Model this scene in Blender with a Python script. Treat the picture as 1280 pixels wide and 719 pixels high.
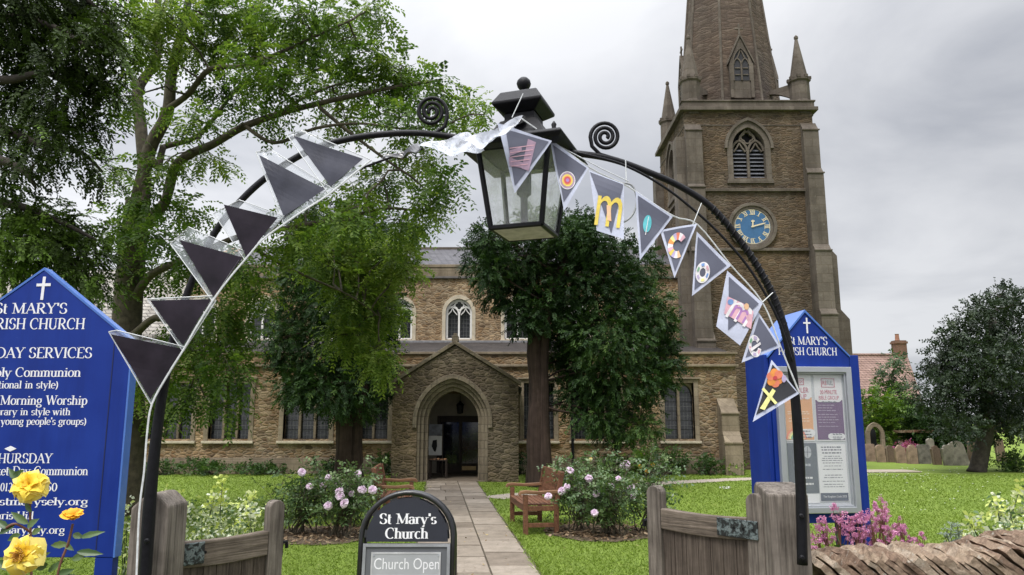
import bpy, math, random
import numpy as np
from mathutils import Vector, Matrix, Euler
R = math.radians
random.seed(7)
rng = np.random.default_rng(11)
for o in list(bpy.data.objects): bpy.data.objects.remove(o)
SC = bpy.context.scene
COL = SC.collection

# ------------------------------------------------------------------ camera, sky, sun, exposure
F = 960.0
PITCH = math.atan(168.5 / F)
CP, SP = math.cos(PITCH), math.sin(PITCH)
EYE = 1.6
cam = bpy.data.cameras.new('camera'); cam.sensor_width = 36.0; cam.lens = F / 1280 * 36.0
cam.clip_start = 0.05; cam.clip_end = 3000
co = bpy.data.objects.new('camera', cam); COL.objects.link(co)
co.location = (0, 0, EYE); co.rotation_euler = (math.pi / 2 + PITCH, 0, 0)
SC.camera = co
SUN_EL, SUN_AZ = R(58), R(205)      # azimuth clockwise from +Y: behind the camera, slightly to the left
SUN_STRENGTH, SKY_STRENGTH, EXPOSURE = 2.3, 0.10, 0.14
sl = bpy.data.lights.new('sun', 'SUN'); sl.energy = SUN_STRENGTH; sl.angle = R(18); sl.color = (1.0, .955, .89)
so = bpy.data.objects.new('sun', sl); COL.objects.link(so)
sd = Vector((math.sin(SUN_AZ) * math.cos(SUN_EL), math.cos(SUN_AZ) * math.cos(SUN_EL), math.sin(SUN_EL)))
so.rotation_euler = sd.to_track_quat('Z', 'Y').to_euler(); so.location = sd * 60
W = bpy.data.worlds.new('World'); SC.world = W; W.use_nodes = True
def build_world():
    nt = W.node_tree; N = nt.nodes; L = nt.links; N.clear()
    out = N.new('ShaderNodeOutputWorld'); bg = N.new('ShaderNodeBackground'); bg.inputs[1].default_value = SKY_STRENGTH
    L.new(bg.outputs[0], out.inputs[0])
    sky = N.new('ShaderNodeTexSky'); sky.sky_type = 'NISHITA'; sky.sun_disc = False
    sky.sun_elevation = SUN_EL; sky.sun_rotation = SUN_AZ
    tc = N.new('ShaderNodeTexCoord'); sep = N.new('ShaderNodeSeparateXYZ'); L.new(tc.outputs['Generated'], sep.inputs[0])
    def m(op, a, b=None, c=None):
        n = N.new('ShaderNodeMath'); n.operation = op
        for i, x in enumerate((a, b, c)):
            if x is None: continue
            if isinstance(x, (int, float)): n.inputs[i].default_value = x
            else: L.new(x, n.inputs[i])
        return n.outputs[0]
    zz = m('MAXIMUM', sep.outputs[2], 0.0); den = m('ADD', zz, 0.22)
    cx = m('DIVIDE', sep.outputs[0], den); cy = m('DIVIDE', sep.outputs[1], den)
    cb = N.new('ShaderNodeCombineXYZ'); L.new(cx, cb.inputs[0]); L.new(cy, cb.inputs[1]); L.new(m('MULTIPLY', zz, .8), cb.inputs[2])
    n1 = N.new('ShaderNodeTexNoise'); n1.inputs['Scale'].default_value = 1.15; n1.inputs['Detail'].default_value = 7; n1.inputs['Roughness'].default_value = .52
    n1.inputs['Distortion'].default_value = .5
    L.new(cb.outputs[0], n1.inputs['Vector'])
    rp = N.new('ShaderNodeValToRGB'); e = rp.color_ramp.elements
    e[0].position = .34; e[0].color = (.47, .49, .54, 1); e[1].position = .62; e[1].color = (.80, .81, .84, 1)
    k = e.new(.47); k.color = (.63, .645, .685, 1)
    L.new(n1.outputs['Fac'], rp.inputs[0])
    # brighter to the left of the frame, heavier cloud to the right; overcast zenith brighter than the horizon
    side = m('MULTIPLY_ADD', sep.outputs[0], -.32, 1.06)
    zen = m('MULTIPLY_ADD', m('POWER', zz, 5.0), 6.0, .97)
    gain = m('MULTIPLY', m('MULTIPLY', side, zen), 1.0 / SKY_STRENGTH)
    vm = N.new('ShaderNodeVectorMath'); vm.operation = 'SCALE'; L.new(rp.outputs[0], vm.inputs[0]); L.new(gain, vm.inputs['Scale'])
    mx = N.new('ShaderNodeMixRGB'); mx.inputs[0].default_value = .06; L.new(vm.outputs[0], mx.inputs[1]); L.new(sky.outputs[0], mx.inputs[2])
    L.new(mx.outputs[0], bg.inputs[0])
build_world()
vs = SC.view_settings; vs.view_transform = 'Standard'; vs.look = 'None'; vs.exposure = EXPOSURE; vs.gamma = 1.0; vs.use_curve_mapping = False
SC.render.engine = 'CYCLES'; SC.cycles.max_bounces = 8; SC.cycles.transparent_max_bounces = 12; SC.cycles.use_denoising = True

# ------------------------------------------------------------------ photo geometry -> world points
def at(u, v, Y):
    x = (u - 640) / F; y = (359.5 - v) / F
    t = Y / (CP - y * SP)
    return Vector((x * t, Y, EYE + (SP + y * CP) * t))
def gr(u, v):
    x = (u - 640) / F; y = (359.5 - v) / F
    t = -EYE / (SP + y * CP)
    return Vector((x * t, (CP - y * SP) * t, 0))

# ------------------------------------------------------------------ mesh builder
INV = {}
class MB:
    def __init__(s): s.v = []; s.f = []; s.mi = []; s.m = 0
    def add(s, vs, fs):
        b = len(s.v); s.v += [tuple(p) for p in vs]
        for f in fs: s.f.append(tuple(i + b for i in f)); s.mi.append(s.m)
    def box(s, x0, x1, y0, y1, z0, z1, M=None):
        vs = [Vector((x, y, z)) for z in (z0, z1) for y in (y0, y1) for x in (x0, x1)]
        if M is not None: vs = [M @ p for p in vs]
        s.add(vs, [(0, 2, 3, 1), (4, 5, 7, 6), (0, 1, 5, 4), (2, 6, 7, 3), (0, 4, 6, 2), (1, 3, 7, 5)])
    def prism(s, pts, y0, y1, fn=None):
        """outline in (x,z), extruded from y0 to y1"""
        n = len(pts); fn = fn or (lambda x, y, z: (x, y, z))
        vs = [fn(p[0], y0, p[1]) for p in pts] + [fn(p[0], y1, p[1]) for p in pts]
        fs = [tuple(range(n)), tuple(range(2 * n - 1, n - 1, -1))]
        for i in range(n):
            j = (i + 1) % n; fs.append((i, i + n, j + n, j))
        s.add(vs, fs)
    def ring(s, A, B, y0, y1, closed=False, fn=None):
        n = len(A); fn = fn or (lambda x, y, z: (x, y, z))
        vs = [fn(p[0], y0, p[1]) for p in A] + [fn(p[0], y0, p[1]) for p in B] + [fn(p[0], y1, p[1]) for p in A] + [fn(p[0], y1, p[1]) for p in B]
        fs = []
        for i in range(n if closed else n - 1):
            j = (i + 1) % n
            fs += [(i, j, n + j, n + i), (2 * n + i, 3 * n + i, 3 * n + j, 2 * n + j), (i, 2 * n + i, 2 * n + j, j), (n + i, n + j, 3 * n + j, 3 * n + i)]
        if not closed:
            e = n - 1
            fs += [(0, n, 3 * n, 2 * n), (e, 2 * n + e, 3 * n + e, n + e)]
        s.add(vs, fs)
    def ribbon(s, pts, w, y0, y1, fn=None):
        A = []; B = []; n = len(pts)
        for i in range(n):
            a = pts[max(i - 1, 0)]; b = pts[min(i + 1, n - 1)]
            d = Vector((b[0] - a[0], b[1] - a[1])); d = d.normalized() if d.length > 1e-9 else Vector((1, 0))
            ww = w[i] if isinstance(w, (list, tuple)) else w
            A.append((pts[i][0] - d.y * ww / 2, pts[i][1] + d.x * ww / 2)); B.append((pts[i][0] + d.y * ww / 2, pts[i][1] - d.x * ww / 2))
        s.ring(A, B, y0, y1, False, fn)
    def tube(s, pts, r, n=8, cap=True, flat=None):
        pts = [Vector(p) for p in pts]; k = len(pts)
        rr = r if isinstance(r, (list, tuple)) else [r] * k
        vs = []; prev = None
        for i in range(k):
            d = (pts[min(i + 1, k - 1)] - pts[max(i - 1, 0)])
            d = d.normalized() if d.length > 1e-9 else Vector((0, 0, 1))
            if prev is None:
                ref = Vector((0, 1, 0)) if abs(d.y) < .9 else Vector((1, 0, 0))
                a = d.cross(ref).normalized()
            else:
                a = prev - d * prev.dot(d); a = a.normalized() if a.length > 1e-6 else d.orthogonal().normalized()
            prev = a; b = d.cross(a)
            fa, fb = flat or (1, 1)
            for q in range(n):
                t = 2 * math.pi * q / n
                vs.append(pts[i] + (a * (math.cos(t) * fa) + b * (math.sin(t) * fb)) * rr[i])
        fs = []
        for i in range(k - 1):
            for q in range(n):
                q2 = (q + 1) % n; fs.append((i * n + q, i * n + q2, (i + 1) * n + q2, (i + 1) * n + q))
        if cap: fs += [tuple(range(n - 1, -1, -1)), tuple(range((k - 1) * n, k * n))]
        s.add(vs, fs)
    def lathe(s, c, prof, n=16, rot=0.0, M=None):
        vs = []; k = len(prof)
        for r, z in prof:
            for q in range(n):
                t = 2 * math.pi * q / n + rot
                p = Vector((c[0] + r * math.cos(t), c[1] + r * math.sin(t), c[2] + z)); vs.append(M @ p if M is not None else p)
        fs = [(i * n + q, i * n + (q + 1) % n, (i + 1) * n + (q + 1) % n, (i + 1) * n + q) for i in range(k - 1) for q in range(n)]
        fs += [tuple(range(n - 1, -1, -1)), tuple(range((k - 1) * n, k * n))]
        s.add(vs, fs)
    def build(s, name, mats, parent=None, smooth=False, bevel=0, attr=None):
        me = bpy.data.meshes.new(name); me.from_pydata(s.v, [], s.f)
        mats = mats if isinstance(mats, (list, tuple)) else [mats]
        for m in mats: me.materials.append(m)
        if len(mats) > 1: me.polygons.foreach_set('material_index', s.mi)
        if attr is not None:
            a = me.attributes.new('rnd', 'FLOAT', 'FACE'); a.data.foreach_set('value', attr)
        if smooth: me.polygons.foreach_set('use_smooth', [True] * len(me.polygons))
        me.update()
        return link(name, me, parent, bevel)
def link(name, me, parent=None, bevel=0):
    o = bpy.data.objects.new(name, me); COL.objects.link(o)
    if parent is not None:
        o.parent = parent
        if parent.name in INV: o.matrix_parent_inverse = INV[parent.name]
    if bevel:
        b = o.modifiers.new('bevel', 'BEVEL'); b.width = bevel; b.segments = 2; b.limit_method = 'ANGLE'; b.angle_limit = R(40)
    return o
def tag(o, label=None, cat=None, group=None, kind=None):
    if label: o['label'] = label
    if cat: o['category'] = cat
    if group: o['group'] = group
    if kind: o['kind'] = kind
    return o
def thing(name, label, cat, loc=(0, 0, 0), rz=0, group=None, local=False):
    o = bpy.data.objects.new(name, None); COL.objects.link(o); o.empty_display_size = .2
    o.location = loc; o.rotation_euler = (0, 0, rz)
    if not local: INV[o.name] = (Matrix.Translation(Vector(loc)) @ Matrix.Rotation(rz, 4, 'Z')).inverted()
    return tag(o, label, cat, group)
def cut(o, cutter):
    c = cutter.build('cutter', []) if False else None
    me = bpy.data.meshes.new('cutter'); me.from_pydata(cutter.v, [], cutter.f); me.update()
    import bmesh
    for m_ in (me, o.data):
        bm = bmesh.new(); bm.from_mesh(m_); bmesh.ops.recalc_face_normals(bm, faces=bm.faces); bm.to_mesh(m_); bm.free()
    c = bpy.data.objects.new('cutter', me); COL.objects.link(c)
    par, inv = o.parent, o.matrix_parent_inverse.copy(); o.parent = None
    b = o.modifiers.new('b', 'BOOLEAN'); b.operation = 'DIFFERENCE'; b.object = c; b.solver = 'EXACT'
    bpy.context.view_layer.update()
    dg = bpy.context.evaluated_depsgraph_get()
    nm = bpy.data.meshes.new_from_object(o.evaluated_get(dg)); o.modifiers.remove(b)
    o.data = nm; bpy.data.objects.remove(c)
    o.parent = par; o.matrix_parent_inverse = inv
def copy_tree(o, parent=None):
    c = o.copy(); COL.objects.link(c)
    if parent is not None: c.parent = parent; c.matrix_parent_inverse = o.matrix_parent_inverse
    for ch in [x for x in COL.objects if x.parent == o]: copy_tree(ch, c)
    return c
def quads_mesh(name, V, rnd, mat, parent=None, smooth=False):
    """V: (n,4,3) array"""
    n = V.shape[0]; me = bpy.data.meshes.new(name)
    k = V.shape[1]
    me.vertices.add(n * k); me.vertices.foreach_set('co', V.reshape(-1).astype(np.float32))
    me.loops.add(n * k); me.loops.foreach_set('vertex_index', np.arange(n * k, dtype=np.int32))
    me.polygons.add(n); me.polygons.foreach_set('loop_start', np.arange(0, n * k, k, dtype=np.int32))
    me.materials.append(mat)
    a = me.attributes.new('rnd', 'FLOAT', 'FACE'); a.data.foreach_set('value', rnd.astype(np.float32))
    me.update(calc_edges=True); me.validate()
    return link(name, me, parent)

# ------------------------------------------------------------------ materials
def newmat(name):
    m = bpy.data.materials.new(name); m.use_nodes = True
    nt = m.node_tree; b = nt.nodes['Principled BSDF']
    return m, nt, nt.nodes, nt.links, b
def ramp(N, L, fac, stops):
    r = N.new('ShaderNodeValToRGB'); e = r.color_ramp.elements
    while len(e) < len(stops): e.new(.5)
    for i, (p, c) in enumerate(stops): e[i].position = p; e[i].color = (*c, 1)
    L.new(fac, r.inputs[0]); return r.outputs[0]
def mapping(N, L, scale, loc=(0, 0, 0), rot=(0, 0, 0), coord='Object'):
    tc = N.new('ShaderNodeTexCoord'); mp = N.new('ShaderNodeMapping')
    mp.inputs['Scale'].default_value = scale; mp.inputs['Location'].default_value = loc; mp.inputs['Rotation'].default_value = rot
    L.new(tc.outputs[coord], mp.inputs[0]); return mp.outputs[0]
def noise(N, L, vec, scale, detail=4, rough=.55, dist=0):
    n = N.new('ShaderNodeTexNoise'); n.inputs['Scale'].default_value = scale; n.inputs['Detail'].default_value = detail
    n.inputs['Roughness'].default_value = rough; n.inputs['Distortion'].default_value = dist
    L.new(vec, n.inputs['Vector']); return n.outputs['Fac']
def mixc(N, L, fac, a, b, mode='MIX'):
    n = N.new('ShaderNodeMixRGB'); n.blend_type = mode
    for i, x in ((0, fac), (1, a), (2, b)):
        if isinstance(x, (int, float)): n.inputs[i].default_value = x
        elif isinstance(x, tuple): n.inputs[i].default_value = (*x, 1)
        else: L.new(x, n.inputs[i])
    return n.outputs[0]
def mth(N, L, op, a, b=0.0):
    n = N.new('ShaderNodeMath'); n.operation = op
    for i, x in ((0, a), (1, b)):
        if isinstance(x, (int, float)): n.inputs[i].default_value = x
        else: L.new(x, n.inputs[i])
    return n.outputs[0]
def bump(N, L, b, h, strength=.5, dist=.02):
    n = N.new('ShaderNodeBump'); n.inputs['Strength'].default_value = strength; n.inputs['Distance'].default_value = dist
    L.new(h, n.inputs['Height']); L.new(n.outputs[0], b.inputs['Normal'])
def simple(name, c, rough=.5, metal=0, var=.25, scale=6, bmp=0, spec=.5, coat=0):
    m, nt, N, L, b = newmat(name)
    v = mapping(N, L, (1, 1, 1))
    f = noise(N, L, v, scale, 5, .6)
    d = tuple(x * (1 - var) for x in c); l = tuple(min(1, x * (1 + var)) for x in c)
    L.new(ramp(N, L, f, [(.3, d), (.7, l)]), b.inputs['Base Color'])
    b.inputs['Roughness'].default_value = rough; b.inputs['Metallic'].default_value = metal
    b.inputs['Specular IOR Level'].default_value = spec
    if coat: b.inputs['Coat Weight'].default_value = coat; b.inputs['Coat Roughness'].default_value = .08
    if bmp: bump(N, L, b, noise(N, L, v, scale * 4, 6, .65), bmp, .01)
    return m
def rubble(name, cols, mortar, sx=3.6, sz=8.0, mw=.055, stain=.35, bs=.9, seed=0, jag=.09):
    """irregular walling stone: stretched cells, each with its own colour, pale mortar between"""
    m, nt, N, L, b = newmat(name)
    v = mapping(N, L, (sx, sx, sz), (seed * 3.1, seed * 1.7, seed * 2.3))
    base = mapping(N, L, (1, 1, 1))
    wn = N.new('ShaderNodeTexNoise'); wn.inputs['Scale'].default_value = 2.2; wn.inputs['Detail'].default_value = 3; L.new(v, wn.inputs['Vector'])
    vm = N.new('ShaderNodeVectorMath'); vm.operation = 'MULTIPLY_ADD'; L.new(wn.outputs['Color'], vm.inputs[0]); vm.inputs[1].default_value = (jag * 2.2,) * 3; L.new(v, vm.inputs[2])
    vo = N.new('ShaderNodeTexVoronoi'); vo.inputs['Scale'].default_value = 1; L.new(vm.outputs[0], vo.inputs['Vector'])
    ve = N.new('ShaderNodeTexVoronoi'); ve.feature = 'DISTANCE_TO_EDGE'; ve.inputs['Scale'].default_value = 1; L.new(vm.outputs[0], ve.inputs['Vector'])
    sp = N.new('ShaderNodeSeparateXYZ'); L.new(vo.outputs['Color'], sp.inputs[0])
    n = len(cols)
    c = ramp(N, L, sp.outputs[0], [((i + .5) / n, cc) for i, cc in enumerate(cols)])
    fine = noise(N, L, base, 28, 5, .7)
    c = mixc(N, L, .7, c, ramp(N, L, fine, [(.25, (.3,) * 3), (.75, (1.05,) * 3)]), 'MULTIPLY')
    edge = ramp(N, L, ve.outputs['Distance'], [(mw * .4, (0,) * 3), (mw * 1.6, (1,) * 3)])
    big = noise(N, L, base, .55, 6, .6)
    c = mixc(N, L, edge, mortar, c)
    c = mixc(N, L, stain, c, ramp(N, L, big, [(.3, (.30, .28, .26)), (.65, (1.0, 1.0, 1.0))]), 'MULTIPLY')
    st = noise(N, L, mapping(N, L, (1.6, 1.6, .16)), 1.0, 5, .65)
    c = mixc(N, L, .45, c, ramp(N, L, st, [(.36, (.40, .38, .36)), (.58, (1, 1, 1))]), 'MULTIPLY')
    hue = noise(N, L, base, .33, 3, .5)
    c = mixc(N, L, .5, c, ramp(N, L, hue, [(.38, (.86, .90, .95)), (.62, (1.12, .98, .80))]), 'MULTIPLY')
    lich = noise(N, L, base, 7, 6, .75)
    c = mixc(N, L, ramp(N, L, lich, [(.64, (0,) * 3), (.74, (.55,) * 3)]), c, (.42, .41, .36))
    L.new(c, b.inputs['Base Color']); b.inputs['Roughness'].default_value = .93; b.inputs['Specular IOR Level'].default_value = .2
    h = mth(N, L, 'ADD', mth(N, L, 'MINIMUM', ve.outputs['Distance'], .22), mth(N, L, 'MULTIPLY', fine, .16))
    h = mth(N, L, 'ADD', h, mth(N, L, 'MULTIPLY', sp.outputs[1], .12))
    bump(N, L, b, h, bs, .10)
    return m
def ashlar(name, c1, c2, bw=.5, bh=.25, mortar=(.2, .19, .17), stain=.5, vec=None, rough=.9, bs=.4, mort=.012):
    """coursed blocks on faces that run along x or y"""
    m, nt, N, L, b = newmat(name)
    base = mapping(N, L, (1, 1, 1)); sp = N.new('ShaderNodeSeparateXYZ'); L.new(base, sp.inputs[0])
    cb = N.new('ShaderNodeCombineXYZ'); L.new(mth(N, L, 'ADD', sp.outputs[0], sp.outputs[1]), cb.inputs[0]); L.new(sp.outputs[2], cb.inputs[1])
    br = N.new('ShaderNodeTexBrick'); br.inputs['Scale'].default_value = 1; br.inputs['Brick Width'].default_value = bw; br.inputs['Row Height'].default_value = bh
    br.inputs['Mortar Size'].default_value = mort; br.inputs['Mortar Smooth'].default_value = .3; br.inputs['Bias'].default_value = 0
    br.inputs['Color1'].default_value = (*c1, 1); br.inputs['Color2'].default_value = (*c2, 1); br.inputs['Mortar'].default_value = (*mortar, 1)
    L.new(cb.outputs[0], br.inputs['Vector'])
    fine = noise(N, L, base, 16, 6, .7); big = noise(N, L, base, .9, 6, .65)
    c = mixc(N, L, .5, br.outputs[0], ramp(N, L, fine, [(.25, (.4,) * 3), (.75, (1,) * 3)]), 'MULTIPLY')
    c = mixc(N, L, stain, c, ramp(N, L, big, [(.32, (.28, .26, .24)), (.62, (1, 1, 1))]), 'MULTIPLY')
    st = noise(N, L, mapping(N, L, (2.4, 2.4, .25)), 1.0, 5, .65)
    c = mixc(N, L, .5, c, ramp(N, L, st, [(.36, (.42, .40, .37)), (.58, (1, 1, 1))]), 'MULTIPLY')
    c = mixc(N, L, ramp(N, L, noise(N, L, base, 11, 6, .75), [(.63, (0,) * 3), (.72, (.5,) * 3)]), c, (.40, .39, .33))
    L.new(c, b.inputs['Base Color']); b.inputs['Roughness'].default_value = rough; b.inputs['Specular IOR Level'].default_value = .25
    h = mth(N, L, 'SUBTRACT', mth(N, L, 'MULTIPLY', fine, .35), br.outputs['Fac'])
    bump(N, L, b, h, bs, .02)
    return m
def wood(name, c_dark, c_light, axis='z', scale=1.0, rough=.85, stain=.3):
    m, nt, N, L, b = newmat(name)
    st = {'x': (2, 42, 42), 'y': (42, 2, 42), 'z': (42, 42, 2)}[axis]
    v = mapping(N, L, tuple(q * scale for q in st)); v2 = mapping(N, L, (1, 1, 1))
    g = noise(N, L, v, 1.0, 6, .7, .6)
    st2 = {'x': (4, 130, 130), 'y': (130, 4, 130), 'z': (130, 130, 4)}[axis]
    g2 = noise(N, L, mapping(N, L, tuple(q * scale for q in st2)), 1.0, 3, .6)
    big = noise(N, L, v2, 5, 5, .65)
    mid = tuple((a + d) / 2 for a, d in zip(c_dark, c_light))
    c = ramp(N, L, g, [(.28, c_dark), (.5, mid), (.75, c_light)])
    c = mixc(N, L, .6, c, ramp(N, L, g2, [(.3, (.35,) * 3), (.6, (1,) * 3)]), 'MULTIPLY')
    c = mixc(N, L, stain, c, ramp(N, L, big, [(.35, (.25, .23, .21)), (.6, (1, 1, 1))]), 'MULTIPLY')
    L.new(c, b.inputs['Base Color']); b.inputs['Roughness'].default_value = rough; b.inputs['Specular IOR Level'].default_value = .25
    bump(N, L, b, mth(N, L, 'ADD', g, mth(N, L, 'MULTIPLY', g2, .8)), .6, .008)
    return m
def leafmat(name, stops, rough=.5, trans=.3, spec=.35, tcol=None):
    m, nt, N, L, b = newmat(name)
    at_ = N.new('ShaderNodeAttribute'); at_.attribute_name = 'rnd'
    c = ramp(N, L, at_.outputs['Fac'], stops)
    L.new(c, b.inputs['Base Color']); b.inputs['Roughness'].default_value = rough; b.inputs['Specular IOR Level'].default_value = spec
    if trans:
        t = N.new('ShaderNodeBsdfTranslucent'); L.new(mixc(N, L, 1.0, c, tcol or (1.25, 1.35, .7), 'MULTIPLY'), t.inputs[0])
        mx = N.new('ShaderNodeMixShader'); mx.inputs[0].default_value = trans
        L.new(b.outputs[0], mx.inputs[1]); L.new(t.outputs[0], mx.inputs[2])
        L.new(mx.outputs[0], N['Material Output'].inputs[0])
    return m
def glassmat(name, c, alpha, rough=.1, haze=None):
    """thin clear sheet: partly see-through, partly a glossy pale film"""
    m, nt, N, L, b = newmat(name)
    b.inputs['Base Color'].default_value = (*c, 1); b.inputs['Roughness'].default_value = rough
    t = N.new('ShaderNodeBsdfTransparent'); mx = N.new('ShaderNodeMixShader')
    if haze:
        f = noise(N, L, mapping(N, L, (1, 1, 1)), haze[0], 5, .6, .8)
        r = ramp(N, L, f, [(.35, (max(0, alpha - haze[1]),) * 3), (.65, (min(1, alpha + haze[1]),) * 3)]); L.new(r, mx.inputs[0])
    else: mx.inputs[0].default_value = alpha
    L.new(t.outputs[0], mx.inputs[1]); L.new(b.outputs[0], mx.inputs[2]); L.new(mx.outputs[0], N['Material Output'].inputs[0])
    return m

# ------------------------------------------------------------------ lettering: a small serif alphabet drawn with thick and thin strokes
def E(cx, cy, rx, ry, a0, a1): return 'e %g %g %g %g %g %g' % (cx, cy, rx, ry, a0, a1)
GL = {
 'A': (.76, ['t .08 0 .39 1', 'b .37 1 .70 0', 't .19 .34 .59 .34', 's .08 0', 's .70 0']),
 'C': (.72, [E(.40, .5, .33, .5, 50, 310), 't .61 .88 .63 .70']),
 'D': (.78, ['b .15 0 .15 1', E(.33, .5, .38, .5, -90, 90), 't .15 1 .33 1', 't .15 0 .33 0', 's .13 0', 's .13 1']),
 'E': (.64, ['b .15 0 .15 1', 't .15 1 .56 1', 't .15 .5 .45 .5', 't .15 0 .58 0', 't .56 1 .56 .80', 't .58 0 .60 .2', 's .13 0', 's .13 1']),
 'H': (.80, ['b .15 0 .15 1', 'b .65 0 .65 1', 't .15 .5 .65 .5', 's .15 0', 's .15 1', 's .65 0', 's .65 1']),
 'I': (.34, ['b .17 0 .17 1', 's .17 0', 's .17 1']),
 'M': (.96, ['t .13 0 .15 1', 'b .13 1 .48 .06', 't .48 .06 .80 1', 'b .80 1 .80 0', 's .13 0', 's .80 0', 's .09 1', 's .84 1']),
 'N': (.80, ['t .14 0 .14 1', 'b .14 1 .66 0', 't .66 0 .66 1', 's .14 0', 's .12 1', 's .66 1']),
 'O': (.80, [E(.40, .5, .32, .5, 0, 360)]),
 'P': (.64, ['b .15 0 .15 1', E(.30, .74, .26, .26, -90, 90), 't .15 1 .30 1', 't .15 .48 .30 .48', 's .15 0', 's .13 1']),
 'R': (.74, ['b .15 0 .15 1', E(.30, .74, .25, .26, -90, 90), 't .15 1 .30 1', 't .15 .48 .30 .48', 'b .32 .48 .62 0', 's .15 0', 's .13 1', 's .66 0']),
 'S': (.60, [E(.30, .75, .21, .25, 25, 250), E(.29, .25, .23, .25, 70, -155), 't .49 .95 .49 .74', 't .08 .05 .08 .27']),
 'T': (.68, ['b .34 0 .34 1', 't .06 1 .62 1', 't .06 1 .06 .8', 't .62 1 .62 .8', 's .34 0']),
 'U': (.78, ['b .15 1 .15 .3', E(.38, .3, .23, .3, 180, 360), 't .61 .3 .61 1', 's .15 1', 's .61 1']),
 'V': (.74, ['b .08 1 .38 0', 't .36 0 .66 1', 's .08 1', 's .66 1']),
 'W': (1.02, ['b .08 1 .32 0', 't .31 0 .52 1', 'b .50 1 .72 0', 't .71 0 .94 1', 's .08 1', 's .94 1']),
 'Y': (.72, ['b .08 1 .36 .46', 't .36 .46 .64 1', 'b .36 .48 .36 0', 's .08 1', 's .64 1', 's .36 0']),
 'a': (.50, [E(.21, .47, .16, .19, 20, 165), 'b .37 .5 .37 .06', E(.21, .19, .16, .19, 60, 320), 's .42 0']),
 'c': (.46, [E(.25, .33, .20, .33, 50, 310)]),
 'd': (.56, ['b .41 0 .41 1', E(.25, .33, .20, .33, 40, 320), 's .36 1', 's .45 0']),
 'e': (.48, [E(.25, .33, .20, .33, 0, 315), 't .05 .36 .45 .36']),
 'g': (.52, [E(.24, .42, .17, .23, 0, 360), E(.24, -.12, .20, .15, 0, 360), 't .18 .20 .12 .08', 't .36 .62 .48 .64']),
 'h': (.58, ['b .12 0 .12 1', E(.28, .42, .16, .23, 0, 170), 'b .44 .42 .44 0', 's .12 0', 's .09 1', 's .44 0']),
 'i': (.30, ['b .15 0 .15 .64', 's .15 0', 's .11 .64', 'b .15 .82 .15 .93']),
 'k': (.56, ['b .12 0 .12 1', 't .12 .28 .42 .64', 'b .22 .40 .46 0', 's .12 0', 's .09 1', 's .48 0', 's .42 .64']),
 'l': (.28, ['b .14 0 .14 1', 's .14 0', 's .10 1']),
 'm': (.86, ['b .12 0 .12 .64', E(.27, .42, .15, .23, 0, 170), 'b .42 .42 .42 0', E(.57, .42, .15, .23, 0, 170), 'b .72 .42 .72 0', 's .12 0', 's .42 0', 's .72 0', 's .08 .64']),
 'n': (.58, ['b .12 0 .12 .64', E(.28, .42, .16, .23, 0, 170), 'b .44 .42 .44 0', 's .12 0', 's .44 0', 's .08 .64']),
 'o': (.52, [E(.26, .33, .20, .33, 0, 360)]),
 'p': (.56, ['b .13 -.3 .13 .64', E(.30, .33, .19, .33, 140, -140), 's .13 -.3', 's .09 .64']),
 'r': (.42, ['b .12 0 .12 .64', E(.27, .42, .15, .23, 50, 170), 's .12 0', 's .08 .64']),
 's': (.42, [E(.21, .48, .14, .165, 25, 250), E(.21, .165, .15, .165, 70, -155)]),
 't': (.34, ['b .14 .9 .14 .14', E(.25, .14, .11, .14, 180, 300), 't .03 .64 .30 .64']),
 'u': (.58, ['b .12 .64 .12 .22', E(.28, .22, .16, .22, 180, 360), 'b .44 .64 .44 0', 's .08 .64', 's .40 .64', 's .48 0']),
 'w': (.76, ['b .06 .64 .23 0', 't .22 0 .37 .64', 'b .36 .64 .53 0', 't .52 0 .67 .64', 's .06 .64', 's .67 .64']),
 'x': (.52, ['b .08 .64 .44 0', 't .08 0 .42 .64']),
 'y': (.54, ['b .06 .64 .27 0', 't .46 .64 .22 -.16', E(.13, -.16, .09, .12, 0, -110), 's .06 .64', 's .46 .64']),
 '0': (.54, [E(.27, .5, .19, .5, 0, 360)]),
 '1': (.44, ['b .22 0 .22 1', 't .10 .86 .22 1', 's .22 0']),
 '3': (.52, [E(.24, .75, .18, .25, 150, -80), E(.24, .26, .20, .27, 80, -150)]),
 '5': (.52, ['t .14 1 .44 1', 't .14 1 .12 .56', E(.24, .3, .20, .31, 130, -150)]),
 '.': (.26, ['b .13 0 .13 .12']), "'": (.22, ['b .11 1.02 .11 .74']),
 '(': (.34, [E(.38, .38, .26, .60, 115, 245)]), ')': (.34, [E(-.04, .38, .26, .60, 65, -65)]), ' ': (.34, []),
}
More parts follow.
